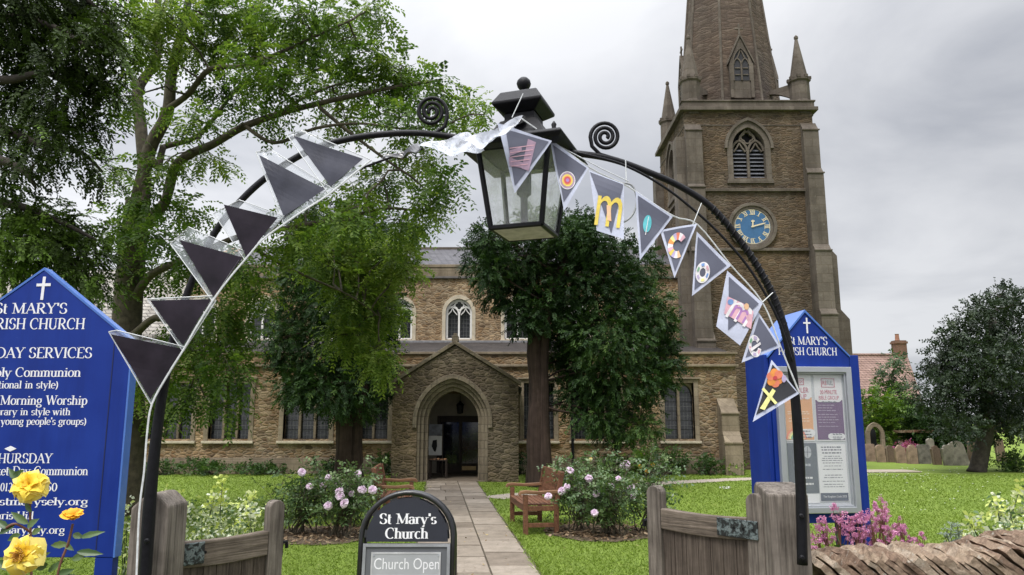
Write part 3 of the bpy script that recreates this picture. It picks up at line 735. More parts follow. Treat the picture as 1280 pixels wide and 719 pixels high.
dr = MB(); dr.box(px0 - .05, px0 + .05, AY - .05, AY + .2, .03, 1.8); dr.box(px1 - .05, px1 + .05, AY - .05, AY + .2, .03, 1.8); dr.box(px0 + .05, px1 - .05, AY - .05, AY + .2, 1.72, 1.8); dr.box((px0 + px1) / 2 - .05, (px0 + px1) / 2 + .05, AY, AY + .12, .03, 1.72)
for a, b in ((px0 + .05, (px0 + px1) / 2 - .05), ((px0 + px1) / 2 + .05, px1 - .05)): dr.box(a, b, AY + .02, AY + .10, .03, .32); dr.box(a, b, AY + .02, AY + .10, 1.6, 1.72)
door = part(dr, 'door', M_dark, bevel=.008)
g = MB(); g.box(px0 + .05, px1 - .05, AY + .05, AY + .06, .32, 1.6); part(g, 'glass', simple('door_glass', (.015, .018, .03), .08, spec=.7), door)
g = MB(); g.box((px0 + px1) / 2 + .06, (px0 + px1) / 2 + .5, AY + .005, AY + .018, .12, .24); part(g, 'kick_plate', simple('brass', (.35, .25, .12), .4, .8), door)

# tower
TX0, TX1, TY0, TY1, TZ = 6.4, 11.15, 27.0, 31.75, 13.0
tcx, tcy = (TX0 + TX1) / 2, (TY0 + TY1) / 2
mb = MB(); mb.box(TX0, TX1, TY0, TY1, -.1, TZ); tw = part(mb, 'tower_wall', M_tower)
bc = 8.72; BZ0, BZS, BZA, BH = 10.42, 11.58, 12.36, .60
c = MB(); c.prism(arch_pts(bc, BH + .02, BZ0, BZS, BZA + .02), TY0 - .3, TY0 + .5)
c.prism(arch_pts(tcy, BH + .02, BZ0, BZS, BZA + .02), TX0 - .3, TX0 + .5, fn=lambda x, y, z: (y, x, z)); cut(tw, c)
def belfry(fn):
    f = MB(); f.ring(arch_pts(0, BH + .20, BZ0 - .06, BZS, BZA + .24, 12), arch_pts(0, BH, BZ0 - .06, BZS, BZA, 12), -.03, .30, fn=fn)
    f.ring(arcpath(0, BH + .30, BZS - .05, BZA + .36, 12), arcpath(0, BH + .20, BZS - .05, BZA + .245, 12), -.10, -.0, fn=fn)
    f.prism([(-BH - .26, BZ0 - .22), (BH + .26, BZ0 - .22), (BH + .22, BZ0 - .06), (-BH - .22, BZ0 - .06)], -.07, .3, fn=fn)
    o = part(f, 'window', M_tdress)
    t = MB(); tracery2 = MB()
    P = t
    def fy(x, y, z): return fn(x, y, z)
    hw = BH; bar = .09
    t.ribbon([(0, BZ0), (0, BZS)], bar, .10, .22, fn)
    for s in (-1, 1):
        t.ribbon(arcpath(s * hw / 2, hw / 2 - .02, BZS - .1, BZS + .32, 8), .075, .105, .215, fn)
        t.ribbon([(s * hw / 2 - hw * .36, BZS - .12), (s * hw / 2 - .09, BZS + .05), (s * hw / 2, BZS + .22)], .05, .11, .21, fn)
        t.ribbon([(s * hw / 2 + hw * .36, BZS - .12), (s * hw / 2 + .09, BZS + .05), (s * hw / 2, BZS + .22)], .05, .112, .208, fn)
        t.ribbon([(s * hw / 2, BZS + .30), (s * hw * .42, BZS + .48), (s * .04, BZA - .06)], .06, .107, .213, fn)
    t.ribbon(quatre(0, BZS + .43, .23), .05, .109, .211, fn)
    part(t, 'tracery', M_tdress, o)
    l = MB()
    for i in range(8):
        z = BZ0 + .04 + i * .148
        for s in (-1, 1):
            vs = [fn(x, y, zz) for x in (s * .05, s * (BH - .01)) for y, zz in ((.16, z), (.30, z + .11), (.31, z + .135), (.17, z + .025))]
            l.add(vs, [(0, 1, 2, 3), (7, 6, 5, 4), (0, 4, 5, 1), (1, 5, 6, 2), (2, 6, 7, 3), (3, 7, 4, 0)])
    part(l, 'louvre', simple('louvre_slate', (.12, .125, .14), .7), o)
    b = MB(); b.prism(arch_pts(0, BH, BZ0, BZS, BZA), .34, .36, fn=fn); part(b, 'backing', simple('belfry_dark', (.01, .01, .012), .9), o)
belfry(lambda x, y, z: (bc + x, TY0 + y, z))
belfry(lambda x, y, z: (TX0 + y, tcy - x, z))
def band(z0, z1, pr, name='string_course', m=None, gap=0.0):
    mb = MB(); mb.box(TX0 - pr, TX1 + pr, TY0 - pr, TY0 - gap, z0, z1); mb.box(TX0 - pr, TX0, TY0, TY1 + pr, z0, z1); mb.box(TX1, TX1 + pr, TY0, TY1 + pr, z0, z1); mb.box(TX0, TX1, TY1, TY1 + pr, z0, z1)
    return part(mb, name, m or M_tdress, bevel=.012)
band(9.88, 9.99, .1); band(7.66, 7.77, .1); band(12.42, 12.46, .02)
band(12.98, 13.12, .18, 'cornice'); 
mb = MB(); mb.box(TX0 - .08, TX1 + .08, TY0 - .08, TY0 + .22, 13.122, 13.34); mb.box(TX0 - .08, TX0 + .22, TY0 + .22, TY1 + .08, 13.122, 13.34); mb.box(TX1 - .22, TX1 + .08, TY0 + .22, TY1 + .08, 13.122, 13.34); mb.box(TX0 + .22, TX1 - .22, TY1 - .22, TY1 + .08, 13.122, 13.34)
mb.box(TX0 - .12, TX1 + .12, TY0 - .12, TY0 + .25, 13.342, 13.40); part(mb, 'parapet', M_tdress, bevel=.01)
mb = MB(); mb.box(TX0 + .22, TX1 - .22, TY0 + .25, TY1 - .22, 13.0, 13.1); part(mb, 'tower_roof', M_lead)
# tower buttresses: strips on the front corners, stepped one on the right flank
buttress(TX0 - .03, TX0 + .58, 0, TY0, [(7.6, .45), (10.0, .32), (12.2, .22)], m=M_tdress)
buttress(TX1 - .48, TX1 + .10, 0, TY0, [(5.3, .75), (7.6, .6), (10.5, .42), (12.2, .25)], m=M_tdress)
mb = MB(); z = -.1; st = [(5.2, .83), (7.5, .54), (10.5, .28), (12.2, .11)]
for i, (zt, pr) in enumerate(st):
    nx = st[i + 1][1] if i + 1 < len(st) else 0; w = min(.45, (pr - nx) * 1.2); ins = .0015 * i
    mb.add([(TX1 + q, y, zz) for y in (TY0 + .003 + ins, TY0 + .62 - ins) for q, zz in ((0, z), (pr, z), (pr, zt), (nx, zt + w), (0, zt + w))],
           [(0, 1, 2, 3, 4), (9, 8, 7, 6, 5), (0, 5, 6, 1), (1, 6, 7, 2), (2, 7, 8, 3), (3, 8, 9, 4)])
    z = zt + w * .999
part(mb, 'buttress', M_tdress, bevel=.01)
mb = MB(); mb.box(TX0 - .35, TX0, TY0 + .003, TY0 + .6, -.1, 12.0); mb.box(TX0 - .35, TX0, TY1 - .6, TY1, -.1, 12.0); part(mb, 'buttress', M_tdress, bevel=.01)
# clock
kc = Vector((8.69, TY0, 8.57))
def circ(r, n=40, cx=0, cz=0): return [(cx + r * math.cos(2 * math.pi * i / n), cz + r * math.sin(2 * math.pi * i / n)) for i in range(n)]
kf = lambda x, y, z: (kc.x + x, TY0 + y, kc.z + z)
mb = MB(); mb.ring(circ(.88), circ(.76), -.12, .0, True, kf); mb.ring(circ(.76), circ(.66), -.07, .0, True, kf); clock = part(mb, 'clock', M_tdress, bevel=.012)
mb = MB(); mb.prism(circ(.66), -.035, -.001, kf); part(mb, 'dial', simple('clock_blue', (.035, .12, .26), .5, var=.12), clock)
M_gold = simple('clock_gilt', (.72, .62, .42), .45, .15, var=.08)
mb = MB()
mb.ring(circ(.645), circ(.63), -.042, -.036, True, kf)
def numeral(s, ang):
    h = .17; w = .028; off = -(len(s) - 1) * .028; items = []
    for ch in s:
        if ch == 'I': items.append(([(off, -h / 2), (off, h / 2)], w)); off += .05
        elif ch == 'V': items += [([(off - .01, h / 2), (off + .03, -h / 2)], w), ([(off + .03, -h / 2), (off + .07, h / 2)], .014)]; off += .10
        elif ch == 'X': items += [([(off - .01, h / 2), (off + .07, -h / 2)], w), ([(off - .01, -h / 2), (off + .07, h / 2)], .014)]; off += .10
    for z in (h / 2, -h / 2): items.append(([(-(len(s)) * .03 - .015, z), (len(s) * .03 + .015, z)], .012))
    ca, sa = math.cos(-ang), math.sin(-ang)
    for j, (pp, ww) in enumerate(items):
        q = [(x * ca - (z + .53) * sa, x * sa + (z + .53) * ca) for x, z in pp]
        mb.ribbon(q, ww, -.045 - j * .0004, -.036, kf)
for i, s in enumerate(['XII', 'I', 'II', 'III', 'IV', 'V', 'VI', 'VII', 'VIII', 'IX', 'X', 'XI']): numeral(s, i * math.pi / 6)
part(mb, 'numerals', M_gold, clock)
mb = MB(); a = R(6); mb.ribbon([(0, -.04), (math.sin(a) * .20, math.cos(a) * .20), (math.sin(a) * .27, math.cos(a) * .27)], [.05, .05, .0], -.062, -.052, kf); mb.ribbon([(math.sin(a) * .2 - .06, math.cos(a) * .2), (math.sin(a) * .2 + .06, math.cos(a) * .2)], .05, -.0625, -.0515, kf); part(mb, 'hour_hand', M_gold, clock)
mb = MB(); a = R(75); mb.ribbon([(-.05, -.015), (math.sin(a) * .40, math.cos(a) * .40), (math.sin(a) * .5, math.cos(a) * .5)], [.05, .045, .01], -.075, -.066, kf); part(mb, 'minute_hand', M_gold, clock)
# spire with gabled openings and corner pinnacles
sa = 1.86; base = 13.1; apex = 34.0
mb = MB(); n = 8; rot = math.pi / 8; rr = sa / math.cos(math.pi / 8)
lv = 26; vs = []
for k in range(lv + 1):
    t = k / lv * .995; r = rr * (1 - t)
    vs += [(tcx + r * math.cos(rot + 2 * math.pi * q / n), tcy + r * math.sin(rot + 2 * math.pi * q / n), base + (apex - base) * t) for q in range(n)]
mb.add(vs, [(k * n + q, k * n + (q + 1) % n, (k + 1) * n + (q + 1) % n, (k + 1) * n + q) for k in range(lv) for q in range(n)] + [tuple(range(lv * n, lv * n + n))])
spire = part(mb, 'spire', M_spire)
mb = MB()
for q in range(n):
    P = [(tcx + (rr * (1 - t) + .01) * math.cos(rot + 2 * math.pi * q / n), tcy + (rr * (1 - t) + .01) * math.sin(rot + 2 * math.pi * q / n), base + (apex - base) * t) for t in (0, .97)]
    mb.tube(P, [.055, .035], 6)
part(mb, 'arris', M_tdress, spire)
def lucarne(ang):
    Mr = Matrix.Translation((tcx, tcy, 0)) @ Matrix.Rotation(ang, 4, 'Z')
    fn = lambda x, y, z: tuple(Mr @ Vector((x, -1.86 + y, z)))
    L1, L2, L3, h = 13.75, 15.25, 16.25, .42
    b = MB(); b.prism([(-h, L1), (h, L1), (h, L2), (0, L3), (-h, L2)], 0, 1.2, fn); b.ring([(-h - .09, L2 - .12), (0, L3 + .02)], [(-h - .07, L2 + .02), (0, L3 + .16)], -.05, .9, fn=fn); b.ring([(h + .09, L2 - .12), (0, L3 + .021)], [(h + .07, L2 + .02), (0, L3 + .161)], -.05, .9, fn=fn)
    for s in (-1, 1): b.prism([(s * (h - .03) - .06, L1), (s * (h - .03) + .06, L1), (s * (h - .03) + .06, L2 - .1), (s * (h - .03) - .06, L2 - .1)], -.06, .1, fn)
    b.prism([(-.03, L3 + .1), (.03, L3 + .1), (.03, L3 + .55), (-.03, L3 + .55)], .0, .06, fn); b.prism([(-.16, L3 + .33), (.16, L3 + .33), (.16, L3 + .39), (-.16, L3 + .39)], .003, .057, fn)
    o = part(b, 'lucarne', M_tdress, spire)
    return fn
for ang in (0, math.pi / 2, -math.pi / 2, math.pi):
    fn = lucarne(ang)
    mb = MB(); mb.prism(arch_pts(0, .30, 14.45, 15.15, 15.75), -.012, -.004, fn); part(mb, 'lucarne_opening', simple('spire_opening', (.03, .03, .035), .8), spire)
    mb = MB(); mb.ribbon([(0, 14.45), (0, 15.15)], .06, -.05, -.013, fn)
    mb.ring(arch_pts(0, .33, 14.43, 15.15, 15.82), arch_pts(0, .29, 14.43, 15.15, 15.74), -.06, -.013, fn=fn)
    for s in (-1, 1):
        mb.ribbon(arcpath(s * .15, .14, 15.1, 15.35, 6), .045, -.052, -.013, fn); mb.ribbon([(s * .15, 15.33), (s * .02, 15.66)], .045, -.053, -.013, fn)
        for zc_ in (14.68, 14.95): mb.ribbon([(s * .15 - .1, zc_), (s * .15 + .1, zc_)], .04, -.046, -.013, fn)
    part(mb, 'lucarne_tracery', M_tdress, spire)
for (x, y) in ((TX0 + .36, TY0 + .36), (TX1 - .26, TY0 + .36), (TX0 + .36, TY1 - .36), (TX1 - .26, TY1 - .36)):
    mb = MB(); mb.lathe((x, y, 0), [(.42, 12.9), (.42, 13.45), (.37, 13.5), (.36, 14.25), (.42, 14.30), (.42, 14.37), (.345, 14.371), (.055, 16.05), (.08, 16.08), (.08, 16.16), (.03, 16.22)], 8, math.pi / 8)
    for q in range(8):
        a = 2 * math.pi * q / 8 + math.pi / 8; mb.box(x + .37 * math.cos(a) - .06, x + .37 * math.cos(a) + .06, y + .37 * math.sin(a) - .06, y + .37 * math.sin(a) + .06, 14.36, 14.47)
    part(mb, 'pinnacle', M_tdress)
    d = Vector((tcx - x, tcy - y)).normalized()
    fn = lambda s_, y_, z_, x=x, y=y, d=d: (x + d.x * s_ - d.y * y_, y + d.y * s_ + d.x * y_, z_)
    P = [(.3 + .12 * i, 13.72 + .42 * math.sin(min(1, i / 8) * math.pi / 2)) for i in range(10)]
    mb = MB(); mb.ring(P, [(a, 14.30 - .02 * a) for a, b in P], -.1, .1, fn=fn); part(mb, 'flying_buttress', M_tdress)

# ------------------------------------------------------------------ trees
M_bark = simple('bark_grey_green', (.066, .056, .036), .95, var=.5, scale=9, bmp=1)
M_bark_dark = simple('bark_dark', (.05, .042, .034), .95, var=.4, scale=9, bmp=1)
M_bark_yew = wood('bark_yew', (.026, .017, .014), (.078, .052, .042), 'z', .22, .95, .4)
M_locust = leafmat('locust_leaves', [(0, (.034, .070, .012)), (.35, (.076, .135, .023)), (.65, (.14, .21, .036)), (1, (.25, .315, .07))], .55, .42, .2)
M_yew = leafmat('yew_needles', [(0, (.010, .024, .008)), (.45, (.025, .056, .016)), (.8, (.055, .105, .026)), (1, (.10, .155, .038))], .55, .15, .18)
M_cedar = leafmat('cedar_needles', [(0, (.012, .022, .005)), (.5, (.030, .050, .010)), (.85, (.050, .085, .016)), (.9, (.085, .145, .022)), (1, (.12, .20, .034))], .6, .15, .12)
M_holly = leafmat('holly_leaves', [(0, (.012, .024, .012)), (.5, (.030, .048, .024)), (.85, (.062, .088, .048)), (1, (.12, .15, .10))], .45, .1, .3)
M_fresh = leafmat('fresh_leaves', [(0, (.04, .09, .012)), (.5, (.10, .18, .02)), (1, (.22, .30, .04))], .5, .35)
M_rosel = leafmat('rose_leaves', [(0, (.030, .065, .022)), (.5, (.080, .140, .048)), (.85, (.145, .21, .08)), (1, (.23, .28, .12))], .42, .2, .5)
M_vari = leafmat('variegated_leaves', [(0, (.07, .13, .05)), (.3, (.17, .24, .12)), (.45, (.46, .50, .36)), (.8, (.66, .68, .56)), (1, (.56, .62, .18))], .45, .25)
M_border = leafmat('border_leaves', [(0, (.018, .045, .012)), (.5, (.045, .095, .022)), (1, (.11, .18, .045))], .5, .25)

# the big loose-crowned tree on the left
t = thing('broadleaf_tree', 'tall loose-crowned tree with pale feathery leaves and forked grey trunk, reaching over the iron arch', 'tree', (-6.6, 14, 0))
tr = MB(); nodes = []
def L(pts, r0, r1, n=9, g=.03):
    pj = [pts[0]] + [(u + random.gauss(0, 4), v + random.gauss(0, 4), y) for u, v, y in pts[1:]]
    p = limb(tr, [at(*q) for q in pj], r0 * .74, r1 * .8, n, 5, g); nodes.extend(p); return p
base = at(160, 610, 14); base.z = -.1
tr.tube(smooth_path([base, at(160, 520, 14), at(158, 420, 14), at(165, 320, 14), at(173, 250, 14)], 5), [.36, .33, .31, .3, .29, .285, .28, .275, .27, .265, .26, .255, .25, .25, .24, .24, .235, .23, .225, .22, .215], 12)
L([(168, 300, 14), (173, 230, 14), (176, 165, 14.1), (178, 115, 14.2), (190, 70, 14.3), (196, 20, 14.4), (205, -60, 14.4)], .2, .06)
L([(171, 262, 14), (187, 195, 13.9), (207, 138, 13.7), (215, 95, 13.6), (222, 47, 13.5), (237, 0, 13.4), (250, -70, 13.3)], .19, .07)
L([(166, 300, 14), (186, 275, 13.8), (204, 253, 13.6), (217, 212, 13.5), (237, 193, 13.3), (266, 176, 13.1), (303, 155, 12.9), (347, 143, 12.8), (399, 134, 12.7), (445, 122, 12.7), (495, 112, 12.7), (545, 98, 12.7)], .15, .03)
L([(187, 195, 13.9), (196, 208, 13.9), (205, 196, 14), (213, 182, 14.1), (240, 172, 14.2), (262, 150, 14.4), (290, 120, 14.6), (335, 95, 14.8), (390, 85, 15), (440, 66, 15.2)], .10, .02)
L([(207, 138, 13.7), (232, 112, 13.2), (262, 92, 12.8), (300, 72, 12.5), (350, 60, 12.3), (400, 40, 12.2), (440, 28, 12.2)], .085, .02)
L([(222, 47, 13.5), (250, 25, 13.8), (290, 12, 14.2), (340, -10, 14.5), (390, -20, 14.7)], .08, .02)
L([(178, 115, 14.2), (165, 85, 14.6), (148, 60, 15), (120, 40, 15.2)], .08, .02)
L([(303, 155, 12.9), (340, 172, 12.6), (395, 168, 12.4), (450, 160, 12.4), (510, 158, 12.5), (570, 148, 12.6)], .05, .015)
L([(347, 143, 12.8), (380, 118, 13.2), (430, 100, 13.5), (480, 92, 13.8), (530, 100, 14)], .045, .015)
L([(399, 134, 12.7), (440, 170, 12.6), (480, 205, 12.6), (520, 225, 12.6), (555, 250, 12.7)], .05, .012)
L([(165, 380, 14), (195, 345, 13.5), (240, 320, 13.2), (300, 300, 13.1), (370, 280, 13.2), (430, 272, 13.3), (490, 262, 13.4), (540, 262, 13.6)], .11, .02)
L([(162, 425, 14), (180, 408, 13.6), (205, 402, 13.3), (235, 415, 13.1), (270, 430, 13)], .12, .03)
L([(300, 300, 13.1), (340, 330, 13.6), (390, 350, 14.2), (440, 370, 14.8), (475, 400, 15.2)], .05, .012)
L([(235, 415, 13.1), (250, 455, 13), (255, 500, 13)], .04, .012)
tb = [(250, 15, 45, 24), (312, 12, 52, 24), (372, 18, 50, 24), (428, 24, 42, 20), (470, 12, 22, 12), (185, 55, 42, 26), (150, 20, 36, 26), (205, 15, 36, 26), (262, 60, 40, 24), (325, 50, 48, 22), (330, 80, 45, 18), (392, 62, 48, 20),
      (450, 66, 42, 20), (503, 82, 34, 20), (282, 118, 36, 16), (352, 112, 44, 18), (424, 110, 42, 17), (490, 112, 42, 18), (548, 112, 30, 16), (583, 133, 24, 11), (242, 148, 28, 14), (330, 150, 26, 10), (432, 148, 38, 14),
      (500, 146, 38, 14), (556, 160, 30, 11), (604, 143, 11, 5), (208, 205, 26, 12), (265, 200, 24, 9), (150, 120, 22, 18), (142, 210, 16, 10), (520, 196, 36, 15), (556, 228, 28, 15), (482, 226, 34, 16), (535, 258, 28, 13), (442, 240, 30, 15),
      (498, 280, 34, 15), (440, 275, 46, 17), (385, 266, 36, 16), (360, 300, 42, 20), (178, 250, 26, 14), (232, 262, 26, 14), (205, 300, 36, 17), (150, 285, 32, 22), (250, 325, 40, 18), (300, 330, 30, 16), (192, 340, 30, 14),
      (285, 385, 34, 26), (254, 440, 38, 32), (238, 490, 34, 28), (288, 462, 24, 24), (232, 412, 28, 18), (322, 368, 24, 18), (285, 512, 18, 10), (192, 512, 20, 26), (182, 462, 20, 24), (302, 418, 16, 16)]
bl = [(*blob(u, v, 13.1 + 1.1 * math.sin(i * 2.4), ru, rv, .55), .8) for i, (u, v, ru, rv) in enumerate(tb)]
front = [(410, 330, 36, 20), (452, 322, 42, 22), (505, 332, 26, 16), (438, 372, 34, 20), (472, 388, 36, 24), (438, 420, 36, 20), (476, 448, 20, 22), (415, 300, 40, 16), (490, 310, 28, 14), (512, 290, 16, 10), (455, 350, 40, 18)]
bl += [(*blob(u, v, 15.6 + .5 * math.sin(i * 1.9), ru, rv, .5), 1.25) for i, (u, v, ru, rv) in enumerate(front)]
nb_ = len(bl) - len(front)
q, tt, pts = crown(bl, 640, dict(n=7, L=.34, ll=.092, lw=.042, droop=.35, splay=68, roll=.35, jit=.18, ldroop=.2), .5, .25, lambda P, u, lv: lv + .24 * (P[:, 1] > 14.7))  # front fronds toned paler: fresh light put into their leaf colour
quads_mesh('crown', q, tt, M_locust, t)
twigs(tr, pts, nodes, .010, 22, .022)
tr.build('trunk', M_bark, t, smooth=True)
for o in (x for x in COL.objects if x.parent == t): o.matrix_parent_inverse = INV[t.name]

def tree(name, label, trunkpx, blobs, Y, dens, kw, lm, bm, r0, group=None, shell=.5, down=.2, twig=(.012, 6, .03), yd=None, flare=1.0, core=None):
    b = at(*trunkpx[0]); b.z = -.05
    t = thing(name, label, 'tree', (b.x, b.y, 0), group=group)
    m = MB(); P = [b] + [at(*q) for q in trunkpx[1:]]
    p = smooth_path(P, 5); n = len(p); m.tube(p, [r0 * (flare if i == 0 else 1) * (1 - .45 * i / n) * (1 + random.gauss(0, .03)) for i in range(n)], 14)
    bl = [(*blob(u, v, Y + (yd or .8) * math.sin(i * 2.6 + .5), ru, rv, max(.5, (ru + rv) / 2 * Y / F)), 1.0) for i, (u, v, ru, rv) in enumerate(blobs)]
    q, tt, pts = crown(bl, dens, kw, shell, down)
    quads_mesh('crown', q, tt, lm, t)
    if twig: twigs(m, pts, p[n // 3:], *twig)
    m.build('trunk', bm, t, smooth=True)
    return t, p
YK = dict(n=8, L=.28, ll=.080, lw=.036, droop=.15, splay=48, roll=.6, jit=.25, ldroop=.12)
yb = [(700, 300, 62, 30), (645, 325, 48, 28), (742, 305, 48, 30), (786, 335, 44, 34), (612, 338, 26, 22), (690, 345, 62, 34), (745, 360, 60, 40), (800, 385, 42, 36), (812, 430, 36, 34), (762, 420, 56, 40), (718, 420, 34, 38), (775, 470, 56, 32), (728, 490, 36, 26),
      (820, 472, 26, 22), (748, 522, 34, 18), (790, 512, 32, 16), (712, 292, 26, 20), (632, 362, 40, 24), (655, 385, 24, 16), (690, 385, 40, 30), (598, 322, 24, 20), (620, 300, 30, 20), (700, 430, 26, 26), (670, 275, 24, 14), (728, 278, 22, 14), (826, 400, 20, 20), (606, 300, 20, 12), (712, 455, 24, 30), (800, 535, 30, 14), (770, 540, 26, 12), (835, 450, 18, 24), (655, 405, 18, 14)]
t, p = tree('yew_tree', 'broad dark green yew with thick bare reddish trunk beside the porch and slatted bench', [(674, 604, 20.0), (671, 545, 20.0), (675, 490, 20), (669, 430, 20), (690, 370, 20), (712, 320, 20)], yb, 20.0, 760, YK, M_yew, M_bark_yew, .29, shell=.42, down=.15, flare=1.25)
m = MB()
for dx, dy in ((-.13, .1), (.14, -.14), (.02, .2)):
    b = at(674, 604, 20.0); limb(m, [(b.x + dx * 1.3, b.y + dy * 1.3, -.05), (b.x + dx, b.y + dy, .8), (b.x + dx * .9, b.y + dy, 2.2), (b.x + dx * 1.2, b.y + dy * 1.5, 3.6), (b.x + dx * 2.5, b.y + dy * 3, 5.2)], .20, .08, 9, 4, .03)
m.build('trunk_stem', M_bark_yew, t, smooth=True)
ya = [(430, 300, 62, 36), (392, 335, 50, 36), (465, 335, 42, 40), (375, 385, 46, 40), (432, 375, 56, 44), (480, 385, 26, 40), (352, 425, 24, 32), (395, 440, 52, 42), (452, 440, 46, 42), (415, 485, 52, 32), (465, 480, 34, 34), (372, 480, 30, 28), (440, 510, 36, 16), (400, 275, 40, 20), (452, 285, 36, 20)]
t, p = tree('yew_tree', 'black-green yew in front of the aisle windows, half veiled by pale drooping leaves', [(434, 596, 21.0), (432, 550, 21), (430, 500, 21), (432, 430, 21), (428, 350, 21)], ya, 21.0, 700, YK, M_yew, M_bark_yew, .30, shell=.42, down=.2, flare=1.25)
m = MB()
for dx, dy in ((-.14, -.1), (.22, .0)):
    b = at(434, 596, 21.0); limb(m, [(b.x + dx * 1.3, b.y + dy * 1.3, -.05), (b.x + dx, b.y + dy, .8), (b.x + dx * 1.2, b.y + dy, 2.0), (b.x + dx * 3, b.y + dy * 1.5, 3.6)], .2, .1, 9, 4, .03)
m.build('trunk_stem', M_bark_yew, t, smooth=True)
hb = [(1236, 385, 30, 22), (1205, 412, 42, 26), (1262, 410, 34, 30), (1185, 448, 42, 28), (1232, 450, 52, 36), (1278, 455, 32, 34), (1168, 488, 40, 28), (1215, 498, 56, 30), (1268, 500, 44, 34), (1190, 530, 36, 16), (1240, 528, 46, 20), (1285, 530, 30, 18), (1246, 362, 14, 10), (1178, 425, 22, 14), (1215, 380, 16, 12), (1164, 460, 22, 16), (1262, 375, 14, 10)]
hx = gr(1221, 590)
hb = [(u + 8, v + 3, ru * .86, rv * .86) for u, v, ru, rv in hb]
t, p = tree('holly_tree', 'grey-green holly tree with dense dome crown and short leaning trunk on the lawn', [(1221, 590, hx.y), (1228, 560, hx.y), (1236, 520, hx.y), (1234, 460, hx.y), (1240, 400, hx.y)], hb, hx.y, 520,
            dict(n=5, L=.34, ll=.10, lw=.062, droop=.1, splay=55, roll=.8, jit=.4, ldroop=.1), M_holly, M_bark_dark, .27, shell=.45, down=.05, flare=1.25, yd=1.2)
tree('young_tree', 'slim mid-green tree in front of the pink tiled house', [(1116, 575, 37), (1116, 530, 37), (1116, 480, 37)], [(1116, 468, 15, 20), (1108, 495, 22, 20), (1128, 505, 24, 22), (1112, 525, 30, 14), (1118, 450, 8, 8), (1140, 520, 18, 20)], 37, 190, dict(n=5, L=.4, ll=.15, lw=.08, droop=.2, splay=55), M_border, M_bark_dark, .14, down=.1)

# the dark cedar whose boughs hang in from beyond the frame
t = thing('cedar_tree', 'dark needled cedar with long drooping boughs hanging above the blue service board', 'tree', (-9.2, 9.5, 0))
m = MB(); nodes = []
m.tube([(-9.2, 9.5, -.1), (-9.15, 9.5, 3), (-9.1, 9.5, 7), (-9.1, 9.5, 12)], [.55, .48, .4, .25], 12)
def B(pts, r0, r1):
    p = limb(m, pts, r0, r1, 8, 5, .03); nodes.extend(p); return p
boughs = [[(-40, 20, 9.3), (20, 22, 9.2), (80, 40, 9.2), (128, 75, 9.2)], [(-50, 95, 9.3), (10, 100, 9.3), (60, 92, 9.3), (120, 120, 9.3)], [(-60, 150, 9.6), (0, 160, 9.6), (50, 180, 9.6), (100, 190, 9.6), (128, 215, 9.6)],
          [(-40, -30, 9.4), (40, -30, 9.5), (100, -5, 9.7), (150, 35, 9.9)], [(-60, 190, 9.2), (0, 200, 9.1), (30, 215, 9.1), (45, 235, 9.1)], [(-60, 260, 9.8), (10, 255, 9.8), (70, 275, 9.8), (120, 300, 9.8)], [(-60, 300, 10), (20, 310, 10), (90, 330, 10)]]
for b in boughs: B([(-9.1, 9.5, at(*b[0]).z + .3)] + [at(*q) for q in b], .10, .015)
cb = [(15, 30, 42, 26, 1.2), (70, 25, 42, 26, 1.2), (112, 50, 34, 22, 1), (140, 35, 26, 20, .8), (30, 70, 40, 22, 1.1), (82, 78, 40, 22, 1.1), (120, 95, 22, 18, .9), (20, 115, 40, 20, 1.1), (70, 125, 40, 22, 1), (105, 150, 24, 22, .7), (30, 160, 36, 20, .9), (72, 178, 34, 16, .7), (112, 205, 20, 16, .6),
      (15, 195, 26, 14, .7), (45, 205, 26, 12, .6), (12, 225, 18, 10, .5), (90, -5, 50, 20, 1.2), (20, -10, 40, 20, 1.2)]
bl = [(*blob(u, v, 9.4 + .5 * math.sin(i * 2.1), ru, rv, .5), d) for i, (u, v, ru, rv, d) in enumerate(cb)]
q, tt, pts = crown(bl, 880, dict(n=11, L=.34, ll=.056, lw=.032, droop=.28, splay=50, roll=.25, jit=.22, ldroop=.12), .5, .45, None, .5, (.35, 0, -.05))
lowb = [(30, 262, 46, 22, 1.2), (85, 285, 42, 20, 1.1), (30, 300, 44, 18, 1.1), (105, 318, 30, 18, 1), (62, 325, 44, 16, 1.0), (12, 330, 24, 12, 1), (118, 350, 22, 14, .8), (90, 355, 24, 12, .8)]
bl = [(*blob(u, v, 9.9 + .4 * math.sin(i * 2.1), ru, rv, .5), d) for i, (u, v, ru, rv, d) in enumerate(lowb)]
q2, t2, p2 = crown(bl, 950, dict(n=11, L=.32, ll=.056, lw=.032, droop=.25, splay=52, roll=.3, jit=.25, ldroop=.25), .5, .5, lambda P, u, lv: lv + .38, .5, (.3, 0, 0))
quads_mesh('crown', np.concatenate([q, q2]), np.concatenate([tt, t2]), M_cedar, t)
twigs(m, pts + p2, nodes, .008, 8, .018)
m.build('trunk', M_bark_dark, t, smooth=True)

